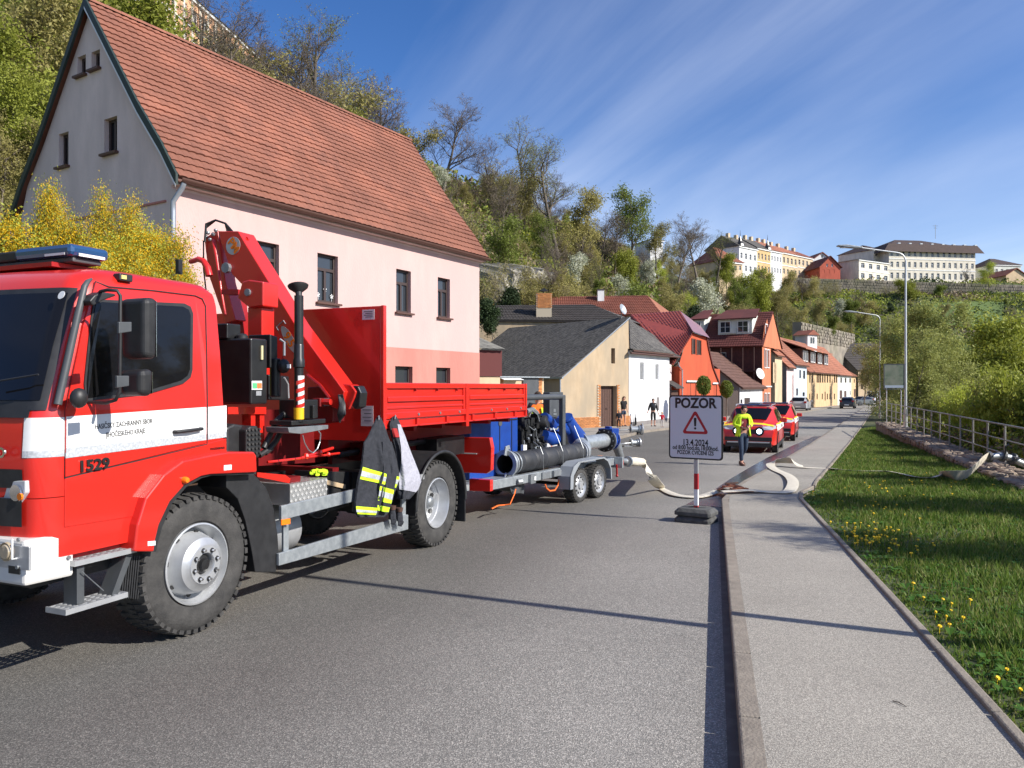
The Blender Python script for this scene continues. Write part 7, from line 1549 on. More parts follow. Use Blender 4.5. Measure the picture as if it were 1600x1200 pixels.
# ---------------- barn with fibre slates
bl = (2.75,42.4); br = (7.1,46.0); ab = math.degrees(math.atan2(br[0]-bl[0], br[1]-bl[1])); WB = math.hypot(br[0]-bl[0], br[1]-bl[1])
B = Bld(bl[0], bl[1], 'beige rendered barn gable with brick plinth, brown double door and grey slate roof', 'barn', z=gz(44)+.1, ang=ab)
eL = B.T(875,588).z; eR = B.T(983,497).z
dr = frect(B,938,603,963,662); dr = (dr[0], dr[1], 0.0, dr[3]); sl = frect(B,955,544,961,568)
B.front('beige', [(0,-.3),(WB,-.3),(WB,eR),(0,eL)], [[(dr[0],-.001+0),(dr[1],-.001),(dr[1],dr[3]),(dr[0],dr[3])], B.rect(*sl)], depth=.35)
b = MB(); b.box(0.01,.25,.02,9,-.3,eL-.03); b.box(0.3,WB-.02,3.5,3.6,-.3,eL); b.build('rear_walls','beige',B.o)
b = MB(); mdx = (dr[0]+dr[1])/2; b.box(dr[0],mdx-.01,.28,.32,0,dr[3]-.15); b.box(mdx+.01,dr[1],.28,.32,0,dr[3]-.15); b.box(dr[0],dr[1],.27,.33,dr[3]-.15,dr[3]); d_ = b.build('door','brownw',B.o)
for k in range(9):
    x = dr[0] + (dr[1]-dr[0])*(k+.5)/9; b = MB(); w = (dr[1]-dr[0])/9*.42; b.box(x-w,x+w,.262,.28,.02,dr[3]-.17); b.build('plank','brownw',d_)
b = MB(); b.box(mdx+.05,mdx+.08,.22,.265,1.0,1.12); b.build('handle','blackm',d_)
B.fwin(*sl, depth=.3, style='none', fm='brownw', pm='brownw')
bq = B.T(905,652).z; br_ = None; n = 0
bb = MB(); bb.box(-.02,dr[0]-.001,-.035,-.001,-.3,bq); bb.box(dr[1]+.001,WB+.01,-.035,-.001,-.3,bq*.97); bb.box(dr[0]-.28,dr[0]-.001,-.034,-.001,bq,dr[3]+.05); bb.box(dr[1]+.001,dr[1]+.25,-.034,-.001,bq*.97,dr[3]+.05); bb.build('plinth_backing','mortar',B.o)
c = MB(); c.box(.004,.236,-.022,0,.005,.066); br_ = c.build('brick','brick',B.o); first = True
def lay(x, y, z, o_=None, sx=1):
    global first, n
    if n > 285: return
    o = br_ if first else br_.copy()
    if not first: COL.objects.link(o)
    first = False; o.location = (x,y,z); o.scale = (sx,1,1); n += 1
z = 0.0; r = 0
while z < bq-.05:
    x = -.02 + (.12 if r%2 else 0)
    while x < dr[0]-.23: lay(x,-.035,z); x += .245
    x = dr[1] + (.0 if r%2 else .0)
    while x < WB-.1: lay(x,-.035,z); x += .245
    z += .078; r += 1
while z < dr[3]:
    if r % 2: lay(dr[0]-.26,-.034,z); lay(dr[1]+.01,-.034,z)
    else: lay(dr[0]-.13,-.034,z,sx=.5); lay(dr[1]+.01,-.034,z,sx=.5)
    z += .078; r += 1
# slope: from eave at x=0 up to the ridge at x=WB, going back along y
def slate_field(A, B_, C, D_, rows, cols, parent, m='slate', name='roof_slates', solo=0):
    A, B_, C, D_ = map(Vector, (A,B_,C,D_)); nrm = (B_-A).cross(D_-A).normalized(); nrm = nrm if nrm.z > 0 else -nrm
    def Q(s,t,h): s=min(max(s,0),1); t=min(max(t,0),1); return A*(1-s)*(1-t)+B_*s*(1-t)+C*s*t+D_*(1-s)*t+nrm*h
    b = MB()
    for r in range(rows*2):
        for c in range(cols+1):
            s, t = (c+(r%2)*.5)/cols, r/(rows*2); ds, dt = .5/cols*.96, .5/rows*.98; h = .018+random.uniform(0,.012)
            p = [Q(s,t-dt*.0,h),Q(s+ds,t+dt,.012),Q(s,t+dt*2,.004),Q(s-ds,t+dt,.012)]; e=[Q(s,t,0),Q(s+ds,t+dt,0),Q(s-ds,t+dt,0)]
            b.add(p+e,[(0,1,2,3),(0,4,5,1),(0,3,6,4)])
    b.build(name, m, parent, kind='stuff'); b = MB(); b.add([Q(0,0,0),Q(1,0,0),Q(1,1,0),Q(0,1,0),Q(0,0,-.1),Q(1,0,-.1),Q(1,1,-.1),Q(0,1,-.1)],[(0,1,2,3),(7,6,5,4),(0,4,5,1),(1,5,6,2),(2,6,7,3),(3,7,4,0)]); b.build('roof_slab',m,parent)
slate_field((-.15,-.12,eL-.06),(WB,-.12,eR+.06),(WB,11.5,eR+.06),(-.15,11.5,eL-.06), 26, 15, B.o)
b = MB(); b.box(-.2,-.1,-.3,11,eL-.14,eL-.04); b.tube([(-.12,-.06,eL-.1),(-.12,-.06,0)],.045,8); b.build('gutter','zinc',B.o)
b = MB(); b.prism([(.0,-.14,eL-.10),(WB,-.14,eR-.0),(WB,-.14,eR+.06),(.0,-.14,eL-.04)],(0,0,0),(0,.03,0)); b.build('verge_board','zinc',B.o)
b = MB(); q = B.T(980,488,.0); b.lathe([(.0005,-.08),(.2,-.05),(.32,.03),(.34,.05),(.0005,-.04)],(WB-.1,.4,eR+.55),(.2,-1,.35),18); b.build('satellite_dish','galv',B.o); b = MB(); b.tube([(WB-.1,.5,eR),(WB-.1,.5,eR+.9)],.03,6); b.build('antenna_mast','steel',B.o)
# low side shed wall left of the barn, seen over the lorry bed
S_ = Bld(-2.6, 36.5, 'low cream shed wall with brick pillars and dark opening beside the barn', 'shed', ang=50)
zt_ = S_.T(800,590).z
b = MB(); b.box(-1.2,5.6,0,.2,-.2,zt_); b.build('wall','cream',S_.o)
for px in (783,844): 
    q = S_.T(px,600,-.03)
    for k in range(28): b = MB(); b.box(q.x-.14+.04*(k%2),q.x+.14,-.05,-.005,zt_-.08-.08*k,zt_-.015-.08*k); b.build('brick','brick',S_.o)
q0, q1 = S_.T(817,600,-.06), S_.T(841,600,-.06); b = MB(); b.box(q0.x,q1.x,-.10,-.055,0,zt_+.05); b.build('dark_door','dgrey',S_.o)
b = MB(); b.box(-1.3,5.8,-.25,.3,zt_+.005,zt_+.06); b.build('coping','galv',S_.o)
b = MB(); p = S_.T(800,589,-.4); b.prism([(p.x-.6,-.5,zt_-.12),(p.x+.7,-.5,zt_-.12),(p.x+.7,-.1,zt_-.02),(p.x-.6,-.1,zt_-.02)],(0,0,0),(0,0,.02)); b.build('canopy','white',S_.o)
# small asbestos roof with red boards at the pink house corner
S2 = Bld(-1.6, 27.0, 'small lean-to with a lichen grey corrugated roof and dark red boards beside the pink house', 'lean_to', ang=55)
z0_, z1_ = S2.T(760,545,0).z, S2.T(760,527,1.5).z
b = MB(); 
for k in range(22):
    x = -2.2+k*.17; h = .02 if k%2 else 0; b.add([(x,-.2,z0_+h),(x+.17,-.2,z0_+(.02-h)),(x+.17,1.8,z1_+.05+(.02-h)),(x,1.8,z1_+.05+h)],[(0,1,2,3)])
b.build('corrugated_roof',mat('lichen_asbestos',(0.22,0.21,0.18),.95,c2=(0.12,0.115,0.10),sc=3,bump=.5,bsc=20),S2.o)
b = MB(); b.box(-2.2,1.5,0,1.7,z0_-1.0,z0_-.05); b.build('red_boards',mat('dark_red_boards',(0.10,0.02,0.018),.8),S2.o)
b = MB(); b.box(-2.15,1.45,.05,1.65,-.3,z0_-1.001); b.build('wall','cream',S2.o)
# ribbed dark roof with chimney behind the barn
R1 = Bld(-6, 56, 'low house with a dark ribbed tile roof and brick chimney behind the barn', ang=88)
def PL(K_, px, py, v): return K_.T(px, py, v)
a0, a1, a2, a3 = R1.T(745,500,0), R1.T(985,502,0), R1.T(925,476,3.2), R1.T(745,478,3.2)
tiles(R1.o, a0, a1, a2, a3, 9, 46, 'slate2', lift=.06, curve=.03, under_='slate2')
b = MB(); b.add([a1, R1.T(1010,508,3.2), a2],[(0,1,2)]); b.build('hip_slope','slate',R1.o)
b = MB(); b.box(a0.x,a1.x-.3,.2,6,-.3,a0.z-.1); b.build('wall','beige',R1.o)
c0, c1 = R1.T(838,497,.6), R1.T(862,458,.6); 
CH = R1.o
b = MB(); b.box(c0.x,c1.x,.6,1.3,c0.z-.3,c1.z+.0); o=b.build('chimney','mortar',R1.o); r=0; z=c1.z-.07
while z > (c0.z+c1.z)/2-.2:
    x = c0.x+(.12 if r%2 else 0)
    while x < c1.x-.1: b = MB(); b.box(x,min(x+.23,c1.x),.57,.6,z,z+.065); b.build('brick','brick',o); x+=.25
    for yy2 in (.62,.87,1.1): b = MB(); b.box(c1.x,c1.x+.03,yy2,yy2+.22,z,z+.065); b.build('brick','brick',o)
    z -= .08; r += 1
b = MB(); b.prism([((c0.x+c1.x)/2-.35,.7,c1.z+.22),((c0.x+c1.x)/2,.7,c1.z+.40),((c0.x+c1.x)/2+.35,.7,c1.z+.22),((c0.x+c1.x)/2,.7,c1.z+.14)],(0,0,0),(0,.5,0)); b.tube([((c0.x+c1.x)/2,.9,c1.z),((c0.x+c1.x)/2,.9,c1.z+.2)],.03,6); b.build('chimney_cowl','blackm',R1.o)
# red tiled hipped roof further back
R2 = Bld(3, 66, 'house with a hipped rust red tiled roof and small white chimney above the barn', ang=88)
a0, a1, a2, a3 = R2.T(862,492,0), R2.T(1035,492,0), R2.T(1012,462,3.5), R2.T(862,464,3.5)
tiles(R2.o, a0, a1, a2, a3, 12, 48, 'tileb', lift=.07, curve=.035, under_='tileb')
b = MB(); b.add([a1, R2.T(1046,487,4), a2],[(0,1,2)]); b.build('hip_slope','tile2',R2.o)
b = MB(); b.box(a0.x,a1.x-.2,.2,7,-.3,a0.z-.1); b.build('wall','cream',R2.o)
c0, c1 = R2.T(934,476,2.4), R2.T(944,453,2.4); b = MB(); b.box(c0.x,c1.x,2.4,2.9,c0.z-.4,c1.z); b.build('chimney','whitew',R2.o); b = MB(); b.box(c0.x-.06,c1.x+.06,2.34,2.96,c1.z,c1.z+.08); b.build('chimney_cap','slate2',R2.o)

# ---------------- generic street house, facade on the street line, gable towards the camera
def street_house(Y0, Y1, label, wall, roof, eave_px, ridge, wins, depth=7.5, zadd=.3, over=.3, style='two', fm='framedk', sidem=None, rows=14, cols=None, dormers=None, surround=None, name='house', plinth=None, shift=0.0, rlift=.05):
    x0 = F(Y0) - shift; Hh = Bld(x0, Y0, label, name, z=gz(Y0)+zadd)
    L_ = (Y1-Y0)/.854; e = Hh.T(eave_px[0], eave_px[1]).z; rz_ = ridge if ridge < 0 else ridge
    Rz = e + abs(ridge)
    hol = []; wi = []
    for q in wins:
        f = frect(Hh, *q[:4]); hol.append(Hh.rect(*f)); wi.append((f, q[4] if len(q) > 4 else style))
    Hh.front(wall, [(0,-2.5),(L_,-2.5),(L_,e),(0,e)], hol, depth=.12)
    for f, st_ in wi:
        if st_ == 'door': b = MB(); b.box(f[0],f[1],.08,.12,f[2],f[3]); b.build('door', fm if fm != 'framew' else 'brownw', Hh.o)
        else: Hh.fwin(*f, depth=.12, style=st_, fm=fm, surround=surround, fw=.05)
    Hh.side(sidem or wall, [(0,-2.5),(0,e),(depth/2,Rz-.05),(depth,e),(depth,-2.5)], [], u=0.0)
    b = MB(); b.add([(L_,0,-2.5),(L_,0,e),(L_,depth/2,Rz-.05),(L_,depth,e),(L_,depth,-2.5),(0,depth,-2.5),(0,depth,e)],[(0,1,2,3,4),(5,4,3,6)]); b.build('rear_walls', sidem or wall, Hh.o)
    sl_ = (Rz-e)/(depth/2); yo = -over; zo = e - over*sl_*.8
    tiles(Hh.o, (-.12,yo,zo+.06), (L_+.05,yo,zo+.06), (L_+.05,depth/2,Rz+.06), (-.12,depth/2,Rz+.06), rows, cols or max(6,int(L_/.42)), roof, lift=rlift, curve=.02)
    b = MB(); b.add([(-.12,depth/2,Rz+.06),(L_+.05,depth/2,Rz+.06),(L_+.05,depth+over,zo+.06),(-.12,depth+over,zo+.06)],[(0,1,2,3)]); b.build('rear_slope', roof, Hh.o)
    b = MB(); b.box(-.1,L_,yo-.06,yo+.05,zo-.06,zo+.03); b.build('gutter', 'copper', Hh.o)
    b = MB(); b.box(-.10,L_,-.06,-.002,e-.22,e-.02); b.build('cornice', wall, Hh.o)
    if plinth: b = MB(); b.box(0,L_,-.03,-.003,-2.5,Hh.T(*plinth).z); b.build('plinth','greyd',Hh.o)
    return Hh, L_, e, Rz
# white house beside the barn
Wh, L_, e, Rz = street_house(46.05, 52.2, 'white limewashed house with small deep windows and arched niche next to the barn', 'whitew', 'slate', (1015,551), .02, [(1000,566,1006,594),(1024,569,1029,594),(1026,621,1030,636,'none')], depth=5.5, zadd=.1, rows=1, cols=1, fm='framew', plinth=(1010,657))
b = MB(); nn = [(-.26+.0,0),(.26,0),(.26,.62),(.2,.78),(.0,.9),(-.2,.78),(-.26,.62)]; q = Wh.T(1028,637,0); b.prism([(q.x+x,-.004,q.z-.15+z) for x,z in nn],(0,0,0),(0,-.012,0)); b.build('niche_surround','greyd',Wh.o)
# its roof: a slate slope falling from the barn ridge
q0, q1, q2 = Wh.T(983,500,2.8), Wh.T(985,549,-.25), Wh.T(1062,556,-.25)
q3 = Wh.T(1050,540,2.4)
b = MB(); b.add([q1, q2, q3, q0, q1-Vector((0,0,.15)), q2-Vector((0,0,.15))], [(0,1,2,3),(0,4,5,1)]); b.build('slate_slope','slate',Wh.o)
slate_field(q1, q2, q3.lerp(q0,.0), q0, 12, 14, Wh.o, name='front_slates')
b = MB(); b.tube([q1+Vector((0,-.04,-.1)), q2+Vector((0,-.04,-.1))], .06, 6); b.build('gutter','copper',Wh.o)
# orange gabled house under the red metal roof
O = Bld(F(54), 54, 'vivid orange gabled house with brown shutters under a red metal roof', z=gz(54)+.3)
opt = [(1062,700),(1062,566),(1070,540),(1080,519),(1103,527),(1106,545),(1113,575),(1121,595),(1126,612),(1126,700)]
pw = [O.T(x,y) for x,y in opt]; ow = [frect(O,*q) for q in ((1082,529,1087,554),(1090,531,1096,555),(1072,597,1088,640),(1113,600,1120,640))]
O.front('orangew', [(p.x,p.z) for p in pw], [O.rect(*q) for q in ow], depth=.1)
for q in ow: O.fwin(*q, depth=.1, style='two', fm='brownw')
for q in (ow[2], ow[3]): b = MB(); b.box(q[0]-.08,q[1]+.08,-.1,-.01,q[3],q[3]+.12); b.build('lintel','white',O.o)
for q in ow[:2]: b = MB(); b.box(q[0]-.28,q[0]-.02,-.06,-.01,q[2],q[3]); b.build('shutter','brownw',O.o)
A_, B_, C_, D_ = O.T(985,492,5.5), O.T(1063,486,2.6), O.T(1083,517,.0), O.T(1050,569,-.25); E_ = O.T(1005,548,5.5)
def ribbed(parent, P0, P1, P2, P3, n, m, name='roof_sheet'):     # ribs run from P0P1 down to P3P2
    b = MB(); nrm = (P1-P0).cross(P3-P0).normalized(); nrm = nrm if nrm.z > 0 else -nrm
    for k in range(n):
        for j in range(14):
            def Q(s,t,h=0): return (P0*(1-s)+P1*s)*(1-t)+(P3*(1-s)+P2*s)*t+nrm*h
            s0, s1 = k/n, (k+1)/n; t0, t1 = j/14, (j+1)/14
            b.add([Q(s0,t0,-.01),Q(s0+(s1-s0)*.35,t0,.05),Q(s0+(s1-s0)*.65,t0,.05),Q(s1,t0,-.01),Q(s0,t1,.02),Q(s0+(s1-s0)*.35,t1,.09),Q(s0+(s1-s0)*.65,t1,.09),Q(s1,t1,.02)],[(0,1,5,4),(1,2,6,5),(2,3,7,6),(4,5,6,7)])
    b.build(name, m, parent, kind='stuff')
ribbed(O.o, A_, B_, O.T(1083,519,-.15), O.T(1052,569,-.15), 16, 'metalred', 'red_metal_sheet'); 
b = MB(); b.add([A_, O.T(1083,519,-.12)-Vector((0,0,.1)), O.T(1052,571,-.12), O.T(990,548,4)],[(0,1,2,3)]); b.build('roof_underlay','metalred',O.o)
b = MB(); b.add([B_, O.T(1109,528,-.3), O.T(1083,518,-.3)],[(0,1,2)]); b.add([B_,O.T(1109,528,-.3),O.T(1095,510,3)],[(0,1,2)]); b.build('hip_sheet',mat('sunlit_metal_roof',(0.35,0.16,0.16),.3,metal=.3),O.o)  # paler copy of the roof red, sunlight put into the colour
b = MB(); b.box(pw[0].x+.05,pw[-1].x-.05,.05,6,-.3,pw[1].z-.3); b.build('rear_walls','orangew',O.o)
b = MB(); b.tube([O.T(1060,566,-.1),O.T(1061,572,-.12),O.T(1066,578,-.1),O.T(1066,640,-.1)],.05,6); b.build('downpipe','zinc',O.o)
b = MB(); b.prism([(p.x-.02,-.1,p.z) for p in (pw[4],pw[5],pw[6],pw[7],pw[8])]+[(p.x+.1,-.1,p.z+.05) for p in (pw[8],pw[7],pw[6],pw[5],pw[4])],(0,0,0),(0,.3,0)); b.build('curved_verge','tiled',O.o)
# dark gate between white and orange houses
Gt = Bld(F(52.5), 52.5, 'dark timber gate with a small roof between the white and orange houses', 'gate', z=gz(52)+.2); tag(Gt.o, None, 'gate')
for k in range(7): b = MB(); b.box(.05+k*.2,.235+k*.2,0,.04,0,2.1); b.build('plank','brownw',Gt.o)
b = MB(); b.prism([(-.1,-.4,2.2),(-.1,.5,2.7),(1.6,.5,2.7),(1.6,-.4,2.2)],(0,0,0),(0,0,.08)); b.build('canopy','slate2',Gt.o); b = MB(); b.box(-.02,1.5,.5,.6,-.3,4.2); b.build('wall','pinkp',Gt.o)
# timber fence further on
Fe = Bld(F(63.2), 63.2, 'tall weathered plank fence between the orange house and small white cottage', 'fence', z=gz(63)+.3); tag(Fe.o, None, 'fence')
for k in range(26): b = MB(); b.box(k*.2,k*.2+.185,0,.03,-.2,1.95+.04*math.sin(k*2.3)); b.build('plank','fenced',Fe.o)
# white cottage with a gable darkened for shade
C1, L_, e, Rz = street_house(68.0, 76.0, 'small white cottage with a brown tiled roof and shade-grey gable, behind the plank fence', 'whitew', mat('brown_worn_tile',(0.15,0.075,0.055),.9,c2=(0.09,0.045,0.035),sc=3), (1170,604), 3.4, [(1163,622,1172,640,'door'),(1157,624,1160,638)], depth=8.5, zadd=.5, sidem='greyd', rows=12)  # grey side wall stands for the white paint in shade
# tall house with dark red roof and dormers
T1 = Bld(F(74), 74, 'tall coral house with a dark red mansard roof, dormer windows and satellite dish', z=gz(76)+.6)
L1 = 6.0/.854
tz = T1.T(1193,507).z; te = T1.T(1192,535).z
x_l, x_r = T1.T(1191,560).x, T1.T(1204.5,560).x
# street front (narrow sunlit strip) and broad shaded side with roof sloping to the camera
DD = T1.U(1078,520,T1.T(1191,560).x).y
T1b = MB()
fwt = [frect(T1,*q) for q in ((1194,546,1196.5,574),(1198,547,1201,574),(1194,615,1196.5,638),(1198.5,615,1201.5,638),(1195,507,1198,522))]
T1.front('orangew2', [(x_l,-.3),(x_r,-.3),(x_r,T1.T(1204,540).z),(x_l+(x_r-x_l)*.55,T1.T(1199,498).z),(x_l,te)], [T1.rect(*q) for q in fwt], depth=.1)
for q in fwt: T1.fwin(*q, depth=.1, fm='framew', style='none', surround='white', fw=.04)
b = MB(); zc0 = T1.T(1198,603).z; b.box(x_l-.1,x_r+.05,-.1,-.005,zc0-.12,zc0); b.build('string_course','white',T1.o)
eu = x_l; es = T1.U(1185,540,eu).z
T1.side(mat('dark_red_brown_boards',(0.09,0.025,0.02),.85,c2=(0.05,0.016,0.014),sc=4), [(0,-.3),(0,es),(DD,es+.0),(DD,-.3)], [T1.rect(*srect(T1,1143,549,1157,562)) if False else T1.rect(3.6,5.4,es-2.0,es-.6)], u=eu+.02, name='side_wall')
window(T1.o,(eu+.12,3.6,es-2.0),(0,1,0),(1,0,0),1.8,1.4,fm='framew',style='two')
rr = 4.2
zr = T1.U(1160,489,eu+rr).z
tiles(T1.o, (eu-.5,-.15,es-.05),(eu-.5,DD,es-.05),(eu+rr,DD,zr),(eu+rr,-.15,zr), 16, 30, 'tiled', lift=.05, curve=.015)
b = MB(); b.add([(eu+rr,-.15,zr),(eu+rr,DD,zr),(eu+rr*2+.5,DD,es),(eu+rr*2+.5,-.15,es)],[(0,1,2,3)]); b.build('rear_slope','tiled',T1.o)
b = MB(); b.add([(eu,-.1,es-.1),(eu+rr,-.1,zr-.1),(eu+rr*2,-.1,es-.1)],[(0,1,2)]); b.build('gable_face','orangew2',T1.o)
for (pl, pr_, yt, yb) in ((1122,1175,500,523),(1085,1100,500,523)):
    a, c = T1.U(pl,yb,eu+1.1), T1.U(pr_,yb,eu+1.1); zt_ = T1.U(pl,yt,eu+1.1).z; y0_, y1_ = min(a.y,c.y), max(a.y,c.y); ux = eu+1.1
    dm = MB(); dm.hexa([(ux,y0_,a.z-.1),(ux,y1_,a.z-.1),(ux+2.6,y1_,a.z-.1),(ux+2.6,y0_,a.z-.1),(ux,y0_,zt_),(ux,y1_,zt_),(ux+2.6,y1_,zt_+.5),(ux+2.6,y0_,zt_+.5)]); d0 = dm.build('dormer','greyw',T1.o)
    dm = MB(); dm.prism([(ux-.35,y0_-.5,zt_-.02),(ux-.35,y1_+.5,zt_-.02),(ux+3.2,y1_,zt_+1.2),(ux+3.2,y0_,zt_+1.2)],(0,0,0),(0,0,.10)); dm.build('dormer_roof','tiled',d0)
    n = 2 if pr_-pl > 30 else 1
    for k in range(n):
        wy = y0_+.35+k*(y1_-y0_)*.52; window(d0,(ux-.06,wy,a.z+.15),(0,1,0),(1,0,0),min(1.1,(y1_-y0_)*.4),zt_-a.z-.35,fm='framew',style='grid')
dm = MB(); q = T1.U(1145,517,eu+.9); dm.box(q.x,q.x+.3,q.y-.3,q.y+.3,q.z-.25,q.z+.3); dm.build('air_conditioner','greyw',T1.o)
b = MB(); q = T1.U(1187,584,eu-.4); b.lathe([(.0005,-.1),(.35,-.05),(.55,.07),(.56,.09),(.0005,-.03)],q,(-.5,-1,.3),20); b.build('satellite_dish','white',T1.o,smooth=60)
# balcony posts and clutter
b = MB(); 
for k in range(5): b.tube([(eu-.9,.6+k*1.1,es-.2),(eu-.9,.6+k*1.1,es-4.2)],.05,6)
b.box(eu-1,eu-.1,.4,5.4,es-2.6,es-2.5); b.build('balcony',mat('dark_balcony_wood',(0.06,0.025,0.02),.8),T1.o)
# cream narrow house
street_house(80.2, 83.2, 'narrow cream house squeezed behind the coral one', 'cream', 'tile2', (1210,553), 3.5, [(1208,566,1209.5,598,'none'),(1211.5,568,1213,598,'none'),(1209,534,1211,543,'none')], zadd=.7, fm='brownw')
street_house(85.2, 88.6, 'pale pink house end with a big shade-grey gable', 'pinkp', 'tile2', (1240,573), 4.6, [(1237.5,586,1239,600,'none'),(1240.5,587,1242,601,'none'),(1237.5,612,1240,622,'none')], zadd=.8, sidem='greyd', depth=9, fm='brownw')  # gable grey is the pink wall with its shade painted in
street_house(88.7, 95.6, 'pale blue house with white upper windows behind the parked silver car', 'paleb', 'tile2', (1253,569), 4.4, [(1249,578,1251.5,591),(1255,579,1258,592),(1244,607,1247,618,'door'),(1254,613,1257.5,619)], zadd=.7, depth=9, rows=16)
Y3, L_, e, Rz = street_house(95.7, 117.5, 'long pale yellow terrace with orange roof and four dormer windows', 'yel', 'tile2', (1285,581), 4.6, [(x,583,x+1.9,598,'none') for x in (1264.5,1269,1276,1278.5,1281,1284.5,1288,1292,1296,1303,1306)] + [(x,615,x+1.6,624,'none') for x in (1264.5,1268,1276,1284,1292,1296,1303)] + [(1288.5,612,1290,626,'door')], zadd=.75, depth=9, rows=18, cols=60, fm='brownw')
for x in (2.0, 7.5, 13.0, 18.5):
    dm = MB(); dm.box(x-.1,x+3.8,.9,3.4,e+.6,e+2.9); d0 = dm.build('dormer','brownw',Y3.o); dm = MB(); dm.prism([(x-.9,.3,e+2.8),(x+4.6,.3,e+2.8),(x+4.6,4.4,e+4.3),(x-.9,4.4,e+4.3)],(0,0,0),(0,0,.12)); dm.build('dormer_roof','tile2',d0)
    for k in range(2): window(d0,(x+.2+k*1.8,.85,e+1.25),(1,0,0),(0,1,0),1.5,1.4,fm='framew',style='two',fw=.12)
street_house(117.6, 131, 'grey white plastered house with brown doors past the yellow terrace', 'greyw', 'tile2', (1322,585), 4.8, [(1313,590,1315.5,598,'none'),(1320,590.5,1322.5,598,'none'),(1327,591,1329.5,598,'none'),(1312,610,1316,623,'door'),(1319,611,1322.5,622,'door'),(1328,611,1329,617,'none')], zadd=.8, depth=9, fm='brownw')
street_house(131.1, 136, 'tiny yellow house at the end of the orange roofed row', 'yel', 'tile2', (1336,587), 2.5, [(1334,592,1335.5,598,'none'),(1334,608,1337,620,'door')], zadd=.8, depth=8, fm='brownw')
# house across the end of the street with a grey roof
X1 = Bld(P(1341,600,143).x, 143, 'cream house closing the street, grey roof and dark gable, seen above the cars', z=EYE-2.7, ang=80)
fwx = [frect(X1,*q) for q in [(1345,580,1349,587),(1357,581,1361,588),(1368,582,1372,588),(1345,600,1349,608),(1357,600,1361,608),(1367,600,1371,608),(1380,600,1384,608)]]
ex = X1.T(1341,578).z; X1.front('cream',[(0,-.5),(9,-.5),(9,ex),(0,ex)],[X1.rect(*q) for q in fwx],depth=.15)
for q in fwx: X1.fwin(*q, depth=.15, style='two', fm='brownw')
ap = X1.T(1299,537,0); 
b = MB(); b.add([(0,0,-.5),(0,0,ex),(X1.T(1300,536,5).x,5,X1.T(1300,536,5).z),(X1.T(1288,545,8).x,9,ex-1),(0,9,-.5)],[(0,1,2,3,4)]); b.build('gable_wall','greyd',X1.o)  # cream gable with the shade put into its colour
a2 = X1.T(1300,536,5); tiles(X1.o,(-.4,-.3,ex-.1),(9.5,-.3,ex-.1),(9.5+a2.x,5,a2.z),(a2.x-.3,5,a2.z),12,26,'slate2',lift=.06,curve=.02)
b = MB(); b.box(.1,9,.2,9,-.5,ex-.2); b.build('rear_walls','cream',X1.o)
# summer house on the slope and stone terrace wall
sh = Bld(P(1262,540,118).x,118,'tiny white garden house with a red roof on the slope above the terrace','garden_house',z=EYE+(602-540)/FPX*118-.2,ang=60)
b = MB(); b.box(0,2.2,0,2.4,-3,1.9); b.build('wall','whitew',sh.o); b = MB(); b.prism([(-.3,-.3,1.9),(2.5,-.3,1.9),(1.1,-.3,2.7)],(0,0,0),(0,3,0)); b.build('roof','tileb',sh.o); window(sh.o,(.5,-.03,.5),(1,0,0),(0,1,0),1.1,1.1,fm='framew',pm='pane',style='two')
# ---------------- hill top buildings
def block(px0, px1, ytop, ybot, Y, ang, label, wall, roofm, rows_, cols_, rh=3.0, depth=12, floors=None, hip=True, name='town_house', ww=.45, surround='framew', cap=None):
    """rows_: window rows as photo heights; facade spans px0..px1"""
    x0 = (px0-800)/FPX*Y; zt = EYE+(602-ytop)/FPX*Y; zb = EYE+(602-ybot)/FPX*Y
    K_ = Bld(x0, Y, label, name, z=zb, ang=ang); L_ = K_.T(px1, 500, 0).x; h = zt - zb
    hol = []; cw = L_/cols_
    for i, (y0, y1) in enumerate(rows_):
        za, zb2 = zt-(y1-ytop)/FPX*Y - zb, zt-(y0-ytop)/FPX*Y - zb
        for c in range(cols_):
            xc = (c+.5)*cw; hol.append((xc-cw*ww/2, xc+cw*ww/2, za, zb2))
    K_.front(wall, [(0,-8),(L_,-8),(L_,h),(0,h)], [K_.rect(*q) for q in hol], depth=.3)
    for q in hol: window(K_.o,(q[0],.2,q[2]),(1,0,0),(0,1,0),q[1]-q[0],q[3]-q[2],fm='framew' if surround else 'brownw',style='tee',fw=.10)
    b = MB(); b.box(0.0,.15,.01,depth,-8,h); b.box(L_-.15,L_,.01,depth,-8,h); b.box(.15,L_-.15,depth-.2,depth,-8,h); b.build('side_walls', wall, K_.o)
    b = MB(); b.box(-.25,L_+.25,-.3,-.01,h-.45,h); [b.box(-.05,L_+.05,-.12,-.01,zt-(y1-ytop)/FPX*Y-zb-1.0,zt-(y1-ytop)/FPX*Y-zb-.75) for y0, y1 in rows_[:-1]]; b.build('cornice', surround or wall, K_.o)
    o = .5; ix = min(depth/2, L_/2)*(.9 if hip else 0.0)
    A, B2, C, D = (-o,-o,h), (L_+o,-o,h), (L_+o-ix,depth/2,h+rh), (-o+ix,depth/2,h+rh); E2, F2 = (L_+o,depth+o,h), (-o,depth+o,h)
    b = MB(); b.add([A,B2,C,D,E2,F2],[(0,1,2,3),(1,4,2),(0,3,5),(4,5,3,2),(0,5,4,1)]); b.build('roof', roofm, K_.o)
    b = MB(); n = int(rh*2.2)
    for k in range(1, n):
        t = k/n; p, q = Vector(A).lerp(Vector(D),t), Vector(B2).lerp(Vector(C),t); b.tube([p,q],.05,4)
    b.build('roof_courses', roofm, K_.o)
    return K_, L_, h
